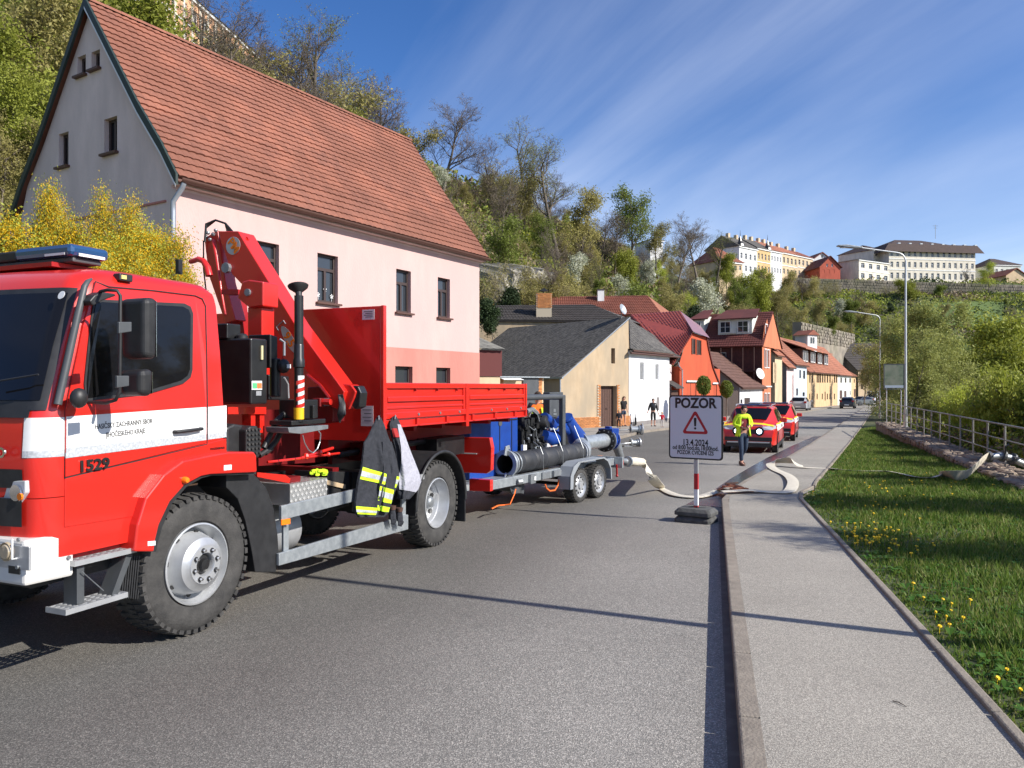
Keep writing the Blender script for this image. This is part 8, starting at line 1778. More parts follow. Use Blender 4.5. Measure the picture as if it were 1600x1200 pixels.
M['schoolw'] = wallmat('cream_stucco', (0.74,0.68,0.56)); M['ochre'] = wallmat('ochre_stucco', (0.62,0.42,0.20)); M['peach'] = wallmat('peach_stucco', (0.72,0.40,0.22)); M['beigew'] = wallmat('sand_stucco', (0.60,0.47,0.32)); M['redw'] = wallmat('brick_red_stucco', (0.45,0.10,0.06))
M['brownroof'] = mat('brown_tile_roof',(0.075,0.048,0.042),.85,c2=(0.055,0.036,0.032),sc=1.5)
S1, L_, h = block(1389,1524,386,441,258,82,'large cream school building with a brown mansard roof on the hilltop, above the long wall','schoolw','brownroof',[(392,400),(408.5,417),(425.5,435)],15,rh=5.2,depth=26)
b = MB(); b.add([(-2.6,-1.2,h-1.6),(L_+2.6,-1.2,h-1.6),(L_+.4,-.4,h+1.2),(-.4,-.4,h+1.2)],[(0,1,2,3)]); b.add([(-2.6,-1.2,h-1.6),(-.4,-.4,h+1.2),(-.4,25,h+1.2),(-2.6,27,h-1.6)],[(0,1,2,3)]); b.build('mansard_skirt','brownroof',S1.o)
for k in range(8): b = MB(); x = 6+k*4.2; b.box(x,x+.9,3.6,4.6,h+1.6,h+2.35); b.build('skylight','galv',S1.o)
b = MB(); b.tube([(L_*.72,8,h+5),(L_*.72,8,h+10)],.08,5); b.tube([(L_*.72-1,8,h+9.6),(L_*.72+1,8,h+9.6)],.05,4); b.tube([(L_*.72-.7,8,h+8.8),(L_*.72+.7,8,h+8.8)],.05,4); b.build('aerial','steel',S1.o)
S1b, L2, h2 = block(1342,1390,405,441,250,60,'lower cream wing with plain windows on the left of the hilltop school','schoolw','brownroof',[(410,418),(426,434)],4,rh=.6,depth=14)
S1c, _, _ = block(1365,1392,390,410,262,60,'upper storey corner block at the left end of the hilltop school','schoolw','brownroof',[(393,400)],3,rh=3,depth=14)
for (px0,px1,yt,yb,Y,ang,lab,wm,rm,cols,rh,sur,rws) in (
    (1155,1183,384,436,226,50,'white stuccoed town house with a black turret in the hilltop terrace','whitew','slate',4,4.0,'framew',((394,403),(413,422))),
    (1183,1204,387,436,234,50,'ochre and white town house in the middle of the hilltop terrace','ochre','slate',4,4.0,'framew',((395,404),(414,423))),
    (1204,1222,391,436,242,50,'pale town house under an orange roof in the hilltop terrace','whitew','tile2',4,4.0,'framew',((399,407),(417,425))),
    (1222,1246,394,436,249,50,'cream town house with wide window frames in the hilltop terrace','cream','tile2',4,3.5,'framew',((401,410),(419,427))),
    (1246,1270,399,436,258,50,'sand coloured end house of the hilltop terrace','beigew','tileb',4,3.2,'framew',((405,413),(422,428)))):
    K_, L_, h = block(px0,px1,yt,yb,Y,ang,lab,wm,rm,list(rws),cols,rh=rh,depth=12,surround=sur,hip=False)
    if rm == 'slate':
        b = MB(); b.lathe([(1.3,0),(1.1,.8),(.6,1.6),(.35,2.4),(.12,3.2),(.02,5.0)],(L_*(.15 if px0 < 1160 else .9),.6,h),(0,0,1),8); b.build('turret','blackm',K_.o)
    for q in (.25,.7): b = MB(); b.box(L_*q,L_*q+1.0,5.4,6.4,h+rh-.8,h+rh+1.0); b.build('chimney','beigew',K_.o)
def gab(px0,px1,yt,yr,yb,Y,ang,lab,wm,rm,wn):
    x0=(px0-800)/FPX*Y; K_=Bld(x0,Y,lab,'town_house',z=EYE+(602-yb)/FPX*Y,ang=ang); L_=K_.T(px1,500,0).x; e=K_.T(px0,yt).z; r=K_.T((px0+px1)/2,yr).z
    hol=[frect(K_,*q) for q in wn]; K_.front(wm,[(0,-6),(L_,-6),(L_,e),(L_/2,r),(0,e)],[K_.rect(*q) for q in hol],depth=.25)
    for q in hol: K_.fwin(*q,depth=.25,style='two',fm='framew',fw=.1)
    b=MB()
    for s0,s1 in ((0,1),(1,0)):
        xa,xb=(-.5,L_/2) if s0==0 else (L_+.5,L_/2); b.prism([(xa,-.5,e-.3),(xb,-.5,r+.05),(xb,12,r+.05),(xa,12,e-.3)],(0,0,0),(0,0,.25))
    b.build('roof',rm,K_.o); b=MB(); b.box(0.05,L_-.05,.05,11.5,-6,e-.05); b.build('rear_walls',wm,K_.o); return K_
gab(1281,1313,417,401,436,250,85,'small brick red gabled house between the terrace and the school','redw','tiled',[(1285,421,1288.5,427),(1293,421,1296,427),(1300.5,421,1304,427),(1291,412,1294,417),(1299,412,1302,417)])
gab(1269,1300,407,395,432,268,85,'white dormered house with a rust red roof behind the red gabled house','whitew','tileb',[(1283,398,1286,403),(1291,399,1294,404)])
gab(1320,1342,428,413,440,262,85,'low grey roofed house just left of the school wing','beigew','slate',[(1328,430,1331,434)])
block(1553,1595,413,440,262,82,'low pale building with a brown hipped roof on the right end of the hilltop','greyw','brownroof',[(420,426)],5,rh=3.2,depth=14)
gab(1572,1603,430,420,446,250,84,'cream hillside house with a red roof near the right edge of view','cream','tileb',[(1573,434,1576,439),(1585,434,1588,439)])
block(1016,1036,374,397,190,70,'small white flat building among the trees on the hill','whitew','brownroof',[(378,386)],2,rh=.4,depth=8,surround=None)
K_, L_, h = block(1124,1160,407,432,212,60,'cream villa with an orange roof half hidden by bare trees on the hill','cream','tileb',[(412,419)],5,rh=5.0,depth=12)
# historic building above the pink house
block(188,244,-52,230,100,82,'ornate orange and cream palace wing high on the hill, seen over the pink roof ridge','peach','brownroof',[(-35,-12),(12,35),(60,84)],3,rh=3,depth=10,name='palace')
K_, L_, h = block(244,408,-52,230,100,9,'long orange and cream palace front running back above the pink roof','peach','brownroof',[(-35,-12),(12,35),(60,84),(108,132)],11,rh=3,depth=14,name='palace')
for k in range(15):
    b = MB(); x = L_*k/14; b.box(x-.22,x+.22,-.14,-.012,-8,h-.5); b.build('pilaster','schoolw',K_.o)
# ---------------- stone retaining walls and cliff
M['rockm'] = mat('limestone_cliff',(0.40,0.37,0.30),.95,c2=(0.22,0.20,0.165),sc=.9,bump=1.0,bsc=1.5,c3=(0.20,0.19,0.14),sc3=.3)
def rwall(p0, p1, label, m, hcols=60, stones=True, rows=6):
    """p0,p1: (px, ytop, ybot, Y)"""
    a0 = P(p0[0],p0[1],p0[3]); a1 = P(p0[0],p0[2],p0[3]); c0 = P(p1[0],p1[1],p1[3]); c1 = P(p1[0],p1[2],p1[3])
    rt = empty('retaining_wall', a1, 0, label, 'wall'); d = (c0-a0); d.z = 0; n = Vector((d.y,-d.x,0)).normalized()
    if n.y > 0: n = -n
    b = MB(); b.add([p-a1 for p in (a1-Vector((0,0,4)),c1-Vector((0,0,4)),c1-Vector((0,0,4))-n*1.5,a1-Vector((0,0,4))-n*1.5,a0,c0,c0-n*1.5,a0-n*1.5)],[(0,1,5,4),(4,5,6,7),(1,2,6,5),(3,0,4,7),(2,3,7,6)]); b.build('wall_core',m,rt)
    b = MB()
    for r in range(rows):
        for c in range(hcols):
            s0 = (c+random.uniform(.05,.25)+(r%2)*.5)/hcols; s1 = (c+random.uniform(.8,1.0)+(r%2)*.5)/hcols; t0 = (r+random.uniform(.05,.2))/rows; t1 = (r+random.uniform(.8,.98))/rows; s1=min(s1,1)
            def Q(s,t,h): return (a1*(1-s)+c1*s)*(1-t)+(a0*(1-s)+c0*s)*t + n*h - a1
            h = random.uniform(.05,.22); b.add([Q(s0,t0,h),Q(s1,t0,h*.8),Q(s1,t1,h),Q(s0,t1,h*.9),Q(s0,t0,0),Q(s1,t0,0),Q(s1,t1,0),Q(s0,t1,0)],[(0,1,2,3),(0,4,5,1),(2,6,7,3),(1,5,6,2),(3,7,4,0)])
    b.build('wall_stones','stone2',rt,kind='stuff'); return rt
M['stone2'] = mat('grey_brown_stone',(0.32,0.275,0.215),.95,c2=(0.16,0.14,0.115),sc=.5,bump=1,bsc=3,c3=(0.17,0.16,0.10),sc3=.15)
rwall((1240,434,452,244),(1420,440,462,243),'long grey stone retaining wall under the school, left stretch','stone2',70,rows=5)
rwall((1420,440,463,243),(1640,447,468,240),'stone retaining wall continuing right below the hilltop, above the gardens','stone2',80,rows=5)
rwall((1252,503,530,128),(1335,522,545,150),'old stone terrace wall on the slope behind the yellow terrace','stone2',40,rows=5)
def cliff(px0,px1,yt,yb,Y,lab,seed):
    rn = np.random.default_rng(seed); a=P(px0,yb,Y); c=P(px1,yb,Y); h=(yb-yt)/FPX*Y; w=(c-a).length; n=44; m_=18
    rt_ = MB(); vs=[]
    hf = lambda s: h*(.72+.28*math.sin(s*3.1)**.5 if 0<s<1 else .72)*(1+.06*math.sin(s*31)+.05*math.sin(s*67))
    noise = rn.random((m_+1,n+1)); noise2 = rn.random((m_//3+2,n//4+2))
    for j in range(m_+1):
        for i in range(n+1):
            s,t=i/n,j/m_; d=1.6*t**1.5+.45*noise2[j//3,i//4]+.22*noise[j,i]+ 1.8*(abs(s-.5)*2)**4; vs.append((w*s-w/2, d, -3 + (hf(s)+3)*t))
    for i in range(n+1): vs.append((w*i/n-w/2, 9, hf(i/n)+1.5))
    fs=[(j*(n+1)+i,j*(n+1)+i+1,(j+1)*(n+1)+i+1,(j+1)*(n+1)+i) for j in range(m_+1) for i in range(n)]
    rt_.add(vs,fs); o=rt_.build('rock_cliff','rockm'); o.location=((a.x+c.x)/2,Y,a.z); o.rotation_euler=(0,0,R(30)); return tag(o,lab,'cliff')
cliff(786,912,418,478,74,'pale limestone cliff face above the dark ribbed roof',3)
cliff(0,60,250,420,30,'broken grey rock outcrop behind the forsythia at the left edge',4)
cliff(1060,1160,500,560,100,'pale rocky bank behind the dark red roofed house',5)
# ================================================================ vegetation
def tree_arrays(seed, H, spread=.45, levels=4, trunk_r=.013, nb=(9,6,5,4), up=.35, bare=.25, multi=1, clear=.28, wob=.18, lenf=(.42,.5,.5,.55)):
    rn = random.Random(seed); segs = []; tips = []
    def grow(p, d, L, r, lv, nseg):
        pts = [p]; q = p; step = L/nseg
        for i in range(nseg):
            w_ = wob if lv else .045; d = (d + Vector((rn.gauss(0,w_), rn.gauss(0,w_), rn.gauss(0,w_*.6) + (up*.12 if lv else .05)))).normalized(); q2 = q + d*step
            r0, r1 = r*(1-.75*i/nseg), r*(1-.75*(i+1)/nseg); segs.append((q, q2, r0, r1, lv)); q = q2; pts.append(q)
        if lv >= levels: tips.append((q, d)); tips.append((pts[len(pts)//2], d)); return
        k = nb[lv]; k = max(2, int(k*rn.uniform(.8,1.25)))
        for j in range(k):
            t = (clear if lv == 0 else .2) + (1-(clear if lv == 0 else .2))*((j+rn.random()*.8)/k); t = min(t,.98); f = t*nseg; i = min(int(f), nseg-1); b = pts[i].lerp(pts[i+1], f-i)
            dd = (pts[i+1]-pts[i]).normalized(); az = rn.random()*6.283; pe = dd.orthogonal().normalized(); pe.rotate(Matrix.Rotation(az,3,dd)); ang = rn.uniform(.55,1.1)*(1.0 if lv else spread*2.0)
            nd = (dd*math.cos(ang) + pe*math.sin(ang)); nd.z += up*.4; nd.normalize()
            grow(b, nd, L*lenf[lv]*rn.uniform(.7,1.15)*(1.15-.45*t if lv == 0 else 1.0-.3*t), r*(.50 if lv == 0 else .55)*(1-.5*t), lv+1, max(2, nseg-2))
        tips.append((q, d))
    for m_ in range(multi):
        d0 = Vector((rn.gauss(0,.12*multi), rn.gauss(0,.12*multi), 1)).normalized(); grow(Vector((rn.gauss(0,.12)*(multi-1),rn.gauss(0,.12)*(multi-1),-.3)), d0, H*.86*rn.uniform(.85,1.0), H*trunk_r/(multi**.4), 0, 7)
    zt = max(s[1].z for s in segs); 
    return segs, tips, zt
def prisms(segs, rmin=.006):
    V=[]; Fc=[]; n=0
    for (a,b,r0,r1,lv) in segs:
        k = 6 if lv == 0 else (4 if lv < 2 else 3); d=(b-a).normalized(); u=d.orthogonal().normalized(); w=d.cross(u); r0=max(r0,rmin); r1=max(r1,rmin*.8)
        for j in range(k): t=2*math.pi*j/k; o_=u*math.cos(t)+w*math.sin(t); V.append(a+o_*r0); V.append(b+o_*r1)
        for j in range(k): j2=(j+1)%k; Fc.append((n+2*j,n+2*j2,n+2*j2+1,n+2*j+1))
        n += 2*k
    return np.array([tuple(v) for v in V]), np.array(Fc)
def leaves(rn, C, size, jit, per, flat=.0, el=1.5):
    C = np.repeat(C, per, 0); n = len(C); C = C + rn.normal(0, jit, (n,3))
    a = rn.normal(size=(n,3)); a[:,2] *= (1-flat); a /= np.linalg.norm(a,axis=1)[:,None]+1e-9; b = rn.normal(size=(n,3)); b -= a*(a*b).sum(1)[:,None]; b /= np.linalg.norm(b,axis=1)[:,None]+1e-9
    s = size*(.6+.8*rn.random(n))[:,None]; V = np.stack([C-a*s*el*.5, C+b*s*.38, C+a*s*el*.5, C-b*s*.38],1).reshape(-1,3); i=np.arange(n)*4; return V, np.stack([i,i+1,i+2,i+3],1)
LM = {}
LM['fresh'] = leafmat('fresh_green_leaf', (0.26,0.29,0.035), (0.33,0.35,0.06), .5); LM['olive'] = leafmat('olive_bud_leaf', (0.30,0.265,0.085), (0.35,0.31,0.11), .6); LM['brown'] = leafmat('brown_bud', (0.24,0.175,0.105), (0.17,0.125,0.08), .8, .15)
LM['dark'] = leafmat('evergreen_leaf', (0.030,0.052,0.018), (0.045,0.07,0.025), 1.0, .1); LM['white'] = leafmat('white_blossom', (0.55,0.55,0.44), (0.36,0.38,0.24), 1.2, .2); LM['yellow'] = leafmat('forsythia_blossom', (0.74,0.47,0.015), (0.55,0.36,0.02), 2.0, .3, .05)
LM['mid'] = leafmat('mid_green_leaf', (0.155,0.195,0.035), (0.20,0.24,0.045), .7); LM['willow'] = leafmat('willow_leaf', (0.27,0.29,0.08), (0.33,0.34,0.10), .5); LM['lime'] = leafmat('lime_leaf', (0.33,0.38,0.045), (0.39,0.42,0.07), .8)
PROTO = {}
def proto(key, seed, H, kind, leaf, size, per, jit, frac=1.0, bark='bark', **kw):
    segs, tips, zt = tree_arrays(seed, H, **kw); rn = np.random.default_rng(seed); V, Fc = prisms(segs, kw.get('rmin', .010) if False else .010)
    rt = empty(kind, (0,0,-500)); 
    def mesh_of(nm, V, Fc, m): o = npmesh(nm, V, Fc, m, rt); o['h'] = 0; del o['h']; return o
    mesh_of('trunk' if kind != 'shrub' else 'branches', V, Fc, bark)
    if leaf:
        C = np.array([tuple(t[0]) for t in tips]); C = C[rn.random(len(C)) < frac]; Vl, Fl = leaves(rn, C, size, jit, per); mesh_of('crown' if kind != 'shrub' else 'foliage', Vl, Fl, LM[leaf])
    PROTO[key] = (rt, zt); return rt
proto('bare1', 11, 14, 'tree', 'brown', .06, 1, .2, .5, levels=4, nb=(15,9,7,4), spread=.50, clear=.28, trunk_r=.016, lenf=(.50,.52,.5,.6))
proto('bare2', 12, 14, 'tree', 'fresh', .075, 1, .22, .8, levels=4, nb=(12,8,6,4), spread=.42, clear=.38, trunk_r=.017, lenf=(.48,.5,.5,.6))
proto('bare3', 13, 15, 'tree', 'brown', .06, 1, .2, .5, levels=4, nb=(15,9,6,4), spread=.36, clear=.2, lenf=(.45,.5,.5,.6))
proto('olive1', 21, 12, 'tree', 'olive', .15, 7, .35, levels=3, nb=(12,8,6), spread=.42, clear=.15, lenf=(.42,.5,.5))
proto('olive2', 22, 13, 'tree', 'mid', .15, 7, .38, levels=3, nb=(12,8,6), spread=.36, clear=.15, lenf=(.42,.5,.5))
proto('fresh1', 31, 10, 'tree', 'fresh', .17, 10, .42, levels=3, nb=(12,8,6), spread=.45, clear=.12, lenf=(.45,.5,.5))
proto('fresh2', 32, 11, 'tree', 'lime', .15, 8, .38, levels=3, nb=(12,8,6), spread=.38, clear=.15, lenf=(.42,.5,.5))
proto('brush1', 41, 6, 'tree', 'olive', .08, 2, .25, levels=3, nb=(9,7,5), spread=.5, clear=.05, multi=4, lenf=(.5,.5,.5), bark='barkl')
proto('brush2', 42, 6, 'tree', 'olive', .12, 6, .28, levels=3, nb=(9,7,5), spread=.5, clear=.05, multi=4, lenf=(.5,.5,.5), bark='barkl')
proto('white1', 51, 5, 'tree', 'white', .12, 12, .25, levels=3, nb=(9,6,4), spread=.45, clear=.15, lenf=(.5,.5,.5))
proto('dark1', 61, 5, 'tree', 'dark', .15, 26, .3, levels=3, nb=(10,6,4), spread=.4, clear=.05, lenf=(.45,.5,.5))
proto('dark2', 62, 7, 'tree', 'mid', .16, 16, .35, levels=3, nb=(10,7,5), spread=.4, clear=.05, lenf=(.45,.5,.5))
proto('willow', 71, 12, 'tree', 'willow', .13, 9, .35, levels=4, nb=(10,6,5,3), spread=.40, clear=.05, multi=2)
proto('bush1', 81, 3.4, 'shrub', 'lime', .075, 9, .14, levels=3, nb=(9,7,6), spread=.55, clear=.02, multi=5, lenf=(.5,.5,.5), bark='barkl')
proto('bush2', 82, 3.2, 'shrub', 'fresh', .07, 9, .14, levels=3, nb=(9,7,6), spread=.6, clear=.02, multi=5, lenf=(.5,.5,.5), bark='barkl')
proto('bush3', 83, 3.2, 'shrub', 'willow', .075, 8, .15, levels=3, nb=(9,7,6), spread=.6, clear=.02, multi=5, lenf=(.5,.5,.5), bark='barkl')
proto('near1', 91, 11, 'tree', 'fresh', .10, 16, .32, levels=4, nb=(10,7,5,3), spread=.45, clear=.08)
proto('near2', 92, 11, 'tree', 'olive', .09, 9, .30, levels=4, nb=(11,7,5,4), spread=.42, clear=.1)
used_p = set(); TREES = []
LAB = {k: (v, 'shrub' if k[:2] in ('bu','fo') else 'tree') for k, v in dict(bare1='leafless twiggy brown tree', bare2='olive budding tall tree', bare3='leafless upright brown tree', olive1='brownish olive tree', olive2='mid green spring tree', fresh1='fresh green young tree', fresh2='lime green young tree', brush1='leafless brown thicket', brush2='olive brown thicket', white1='white blossoming tree', dark1='dark evergreen tree', dark2='dark green bushy tree', willow='pale green willow', bush1='lime green shrub', bush2='fresh green shrub', bush3='grey green willow shrub', near1='green leafy tree', near2='olive budding tree', fors='yellow flowering forsythia').items()}
def plant(key, x, y, z, h, where, rz=None, wide=1.0, group='trees on the wooded slope'):
    rt, zt = PROTO[key]; first = key not in used_p; used_p.add(key)
    o = rt if first else copy_tree(rt); s = h/zt; o.location = (x,y,z); o.rotation_euler = (0,0,random.random()*6.28 if rz is None else rz); o.scale = (s*wide,s*wide,s)
    tag(o, LAB[key][0] + ' ' + where, LAB[key][1], group); o['kk'] = key; TREES.append(o); return o
def tz(x, y): return float(terr(x, y))
# hero trees on the skyline: (photo x, photo top y, distance, height, kind)
for (px, top, Y, h, key, lab) in (
    (690,148,112,15,'bare1','on the skyline just right of the pink roof'),(655,210,100,12,'olive1','against the sky behind the pink roof corner'),(600,132,104,17,'bare3','behind the right end of the pink roof ridge'),(560,100,100,16,'bare1','above the middle of the pink ridge'),(500,20,94,20,'bare2','above the pink roof, reaching the top edge'),(455,30,84,16,'bare3','in front of the palace end'),(395,60,80,15,'olive1','rising over the pink ridge below the palace'),(545,70,106,18,'bare2','above the pink ridge, second highest'),(625,150,98,14,'bare1','left of the first skyline tree'),(470,60,90,17,'bare1','above the pink ridge, twiggy'),(520,110,98,13,'brush1','low above the pink ridge'),(430,90,84,13,'brush2','at the palace foot'),(735,262,118,11,'bare3','between skyline trees'),(850,262,126,12,'bare1','behind the forked tree'),(960,330,148,12,'bare3','beside the rounded tree'),(800,250,122,12,'brush1','under the highest skyline tree'),
    (350,10,66,12,'bare1','in front of the palace windows'),(300,0,60,12,'bare3','in front of the palace corner'),
    (820,174,128,17,'bare2','highest on the skyline left of the forked tree'),(768,222,124,14,'bare1','between the two tallest skyline trees'),(872,212,120,19,'bare2','with forked trunk standing out against the sky'),(905,300,126,12,'olive1','low on the skyline beside the forked tree'),
    (985,285,150,17,'olive2','rounded, alone against the sky at mid hill'),(935,330,146,12,'bare1','left of the rounded skyline tree'),(1025,345,156,10,'olive1','right of the rounded skyline tree'),(1090,325,178,17,'bare1','wide, by the hilltop villa'),(1060,345,172,14,'bare3','in the group left of the hilltop villa'),(1120,360,186,13,'bare2','in front of the hilltop villa'),
    (1135,400,190,8,'fresh1','below the hilltop terrace'),(1190,432,170,11,'fresh1','large, below the hilltop terrace'),(1160,440,165,10,'olive2','next to the large green one below the terrace'),(1215,450,172,9,'olive1','under the right half of the terrace'),(1545,410,232,9,'fresh2','round, beside the right end of the school'),(1420,436,225,9,'fresh1','in front of the stone wall under the school'),(1508,418,240,6,'bare1','thin, in front of the school right end'),
    (1150,418,205,9,'olive2','below the left end of the terrace'),(1176,424,208,9,'bare1','in front of the white terrace house'),(1200,422,212,9,'fresh1','in front of the ochre terrace house'),(1228,424,216,9,'olive1','in front of the cream terrace house'),(1252,426,222,9,'bare1','in front of the sand terrace house'),(1272,432,225,7,'brush2','under the red gabled house'),(1300,438,228,6,'brush1','by the left end of the long wall'),(1470,446,232,5,'dark2','in front of the long wall, right part'),(1390,446,232,6,'brush1','in front of the long wall, left part'),(1340,452,220,8,'bare1','below the wall left of the school'),(1370,470,215,8,'olive1','below the wall under the school wing')):
    p = P(px, top, Y); plant(key, p.x, Y, p.z - h, h, lab, wide=1.35 if key[:2] == 'ba' else 1.15)
# woodland scatter on the slope
pts = []
def far_enough(x, y, d):
    for (a, b, e) in pts:
        if (a-x)**2 + (b-y)**2 < (min(d, e))**2: return False
    return True
cnt = 0
rs = random.Random(5)
for _ in range(16000):
    if cnt >= 215: break
    y = rs.uniform(18, 225); x = rs.uniform(-70, 125)
    s = (F(y) - x)*.854
    if s < 15 or s > 78: continue
    px = 800 + x/y*FPX
    if px < -60 or px > 1330: continue
    if y > 175 and s < 18: continue
    if 50 < y < 82 and -9 < x < 12 and s < 26: continue
    d = 4.6 if y < 80 else 6.0
    if not far_enough(x, y, d): continue
    z = tz(x, y); rise = z - gz(y)
    # keep the skyline of the photograph: crowns must stay under it
    sky_y = float(np.interp(px, [-60,0,130,200,300,420,520,620,640,740,800,900,940,1000,1050,1140,1180,1330], [-400,-400,-200,90,150,190,170,200,260,290,262,340,372,385,400,430,452,470]))
    zmax = EYE + (602-sky_y)/FPX*y - z
    if zmax < 2.2: continue
    k = rs.random()
    key = 'brush1' if k < .20 else 'brush2' if k < .36 else 'olive1' if k < .52 else 'olive2' if k < .64 else 'fresh1' if k < .76 else 'fresh2' if k < .84 else 'bare1' if k < .92 else 'bare2' if k < .99 else 'white1'
    h = dict(brush1=6.5,brush2=6.5,olive1=10,olive2=10,fresh1=8.5,fresh2=7.5,bare1=12,bare2=12,white1=5)[key]*rs.uniform(.75,1.2)
    if rise < 1.5: h *= .7
    if y < 45 and key in ('olive1','bare1','bare2'): key = 'near2'
    if y < 45 and key in ('olive2','fresh1','fresh2'): key = 'near1'
    h = min(h, zmax)
    pts.append((x,y,d)); cnt += 1
    zone = 'on the slope behind the pink house' if px < 620 else 'on the wooded slope right of the pink roof' if px < 900 else 'on the slope above the orange house' if px < 1120 else 'on the slope above the yellow terrace'
    plant(key, x, y, z-.2, h, zone)
# left edge greenery close behind the pink house
for (px, top, Y, h, key, lab) in ((20,30,26,11,'near1','at the left edge behind the pink gable'),(90,-40,30,14,'near2','rising behind the pink gable'),(-30,-60,34,15,'near1','at the top left corner'),(60,120,24,7,'near1','low beside the pink gable'),(-10,170,22,5.5,'near2','low at the left edge by the rock'),(120,-90,36,17,'near1','high behind the pink roof apex')):
    p = P(px, top, Y); plant(key, p.x, Y, p.z-h, h, lab)
# specific shrubs of the slope
for (px, top, Y, h, key, lab) in ((800,452,66,3.5,'dark1','in front of the pale cliff'),(1078,480,86,3.2,'dark1','dark and round behind the red metal roof'),(903,398,92,4,'white1','at the right edge of the cliff'),(805,398,70,7,'brush1','in front of the left part of the cliff'),(850,392,71,7.5,'bare1','in front of the middle of the cliff'),(878,420,71,5,'brush2','in front of the right part of the cliff'),(825,425,70,5,'brush2','low before the cliff'),(1100,440,98,5.5,'white1','above the dark red roof'),(690,262,92,2.6,'white1','at the foot of the first skyline tree'),(935,438,70,1.7,'dark2','above the red hipped roof'),(1010,410,104,3.5,'white1','left of the blossoming bank'),(660,340,60,5,'brush2','close behind the pink roof verge'),(730,420,52,4.5,'brush1','behind the far corner of the pink house'),(770,470,50,2.4,'dark1','beside the far corner of the pink house'),
    (1255,545,112,2.5,'fresh1','by the tiny garden house'),(1300,495,140,4,'dark2','above the terrace wall'),(1330,470,170,6,'dark2','dark, below the wall left of the lamp'),(1275,470,165,7,'olive1','above the old terrace wall')):
    p = P(px, top, Y); plant(key, p.x, Y, p.z-h, h, lab)
# gardens on the right-hand hillside
for _ in range(150):
    px = rs.uniform(1225, 1620); Y = rs.uniform(168, 236); x = (px-800)/FPX*Y; z = tz(x, Y); 
    if not far_enough(x, Y, 5): continue
    yb = 602 - (z-EYE)/Y*FPX
    if 1430 < px < 1570 and 462 < yb < 500 and rs.random() < .8: continue
    key = rs.choice(('dark2','dark1','olive1','fresh1','brush2','white1','brush1','brush1','olive1','bare1')); h = rs.uniform(3,6.5) if key != 'dark1' else 3
    zmax = EYE + (602-466)/FPX*Y - z
    if zmax < 2: continue
    pts.append((x,Y,5)); plant(key, x, Y, z-.2, min(h, zmax), 'in the hillside gardens below the long wall', group='trees in the hillside gardens')
# river bank: the pale willow mass and the shrubs behind the railing
for (px, top, Y, h, key, w, lab) in ((1440,470,56,10,'willow',1.0,'behind the map board, tallest of the riverside mass'),(1478,515,52,8.5,'willow',1.0,'right of the tallest riverside one'),(1392,500,62,9,'willow',.9,'behind the farther lamp'),(1420,535,44,6.5,'willow',1.0,'low in front of the riverside mass'),(1372,535,95,9,'olive1',1.0,'overhanging the far end of the street'),(1350,560,110,6.5,'olive1',1.0,'beside the cream house closing the street'),(1520,540,66,9,'fresh1',1.0,'behind the riverside shrubs at the right'),(1570,520,72,10,'olive2',1.0,'on the far bank near the right edge'),(1610,500,66,11,'fresh1',1.0,'at the right edge on the far bank'),(1500,560,85,8,'dark2',1.0,'on the far river bank'),(1555,570,60,7,'fresh2',1.0,'mid right on the far bank'),(1470,580,75,7,'fresh1',1.0,'far bank, seen over the railing')):
    p = P(px, top, Y); plant(key, p.x, Y, p.z-h, h, lab, wide=w, group='trees along the river')
n = 0
for y in np.arange(11.0, 58, 1.7):
    for off, hh in ((3.3, 2.5), (5.6, 3.3)):
        x = wx(y) + off + rs.uniform(-.3,.5) if y < 39 else float(np.interp(y,[39,60],[20.5,34])) + off*.8 - .5
        if off > 5 and n % 2: n += 1; continue
        px = 800 + x/y*FPX
        if px > 1800: n += 1; continue
        key = ('bush1','bush2','bush3','bush1')[n % 4]; base = WT - 1.0 - off*.22 if y < 39 else gz(y)-.8; top = float(np.interp(px,[1380,1420,1500,1560,1600,1800],[585,600,618,600,585,560])) + rs.uniform(-14,14)
        zt_ = EYE + (602-top)/FPX*y; h = min(max(zt_-base, 1.2), 4.2)
        plant(key, x, y, base, h, 'on the bank behind the railing' if off < 4 else 'lower down the river bank', wide=.62 if off < 4 else .95, group='shrubs behind the railing'); n += 1
# trees by the river standing right of the frame, their shade falls on the verge
for (x, y, h) in ((10.6,5.6,6.5),(13.0,9.0,7.5),(12.2,2.2,6.0),(15.5,12.6,7.5),(17.6,17.0,7.0),(20,22,6.5)):
    plant('near2', x, y, gz(y)-1.2, h, 'right beside the railing at the river, near the camera', wide=.9, group='trees along the river')
# forsythia in front of the pink gable
for i, (px, top, Y, h, w) in enumerate(((55,368,11.2,2.5,1.0),(160,318,12.2,2.9,.50),(205,372,12.4,2.6,.60),(0,372,10.6,2.4,1.05),(105,366,11.4,2.5,.85),(150,372,11.4,2.5,.8),(-60,370,11,2.6,1.0))):
    if i == 0:
        proto('fors', 95, 3.4, 'shrub', 'yellow', .026, 34, .15, levels=3, nb=(10,8,6), spread=.5, clear=.02, multi=6, lenf=(.45,.5,.5), bark='barkl', up=.6)
        rt, zt = PROTO['fors']; rn = np.random.default_rng(5); segs, tips, _ = tree_arrays(95, 3.4, levels=3, nb=(10,8,6), spread=.5, clear=.02, multi=6, lenf=(.45,.5,.5), up=.6)
        C = np.array([tuple(t[0]) for t in tips]); Vl, Fl = leaves(rn, C, .03, .16, 22); npmesh('young_leaves', Vl, Fl, LM['lime'], rt)
    p = P(px, top, Y); plant('fors', p.x, Y, p.z-h, h, ('behind the blue light bar','reaching up before the lower gable window','at the downpipe of the pink house','at the left edge behind the cab','in the middle of the hedge','right of the tall shoot','outside the left edge')[i], wide=w, group='forsythia bushes before the pink gable')
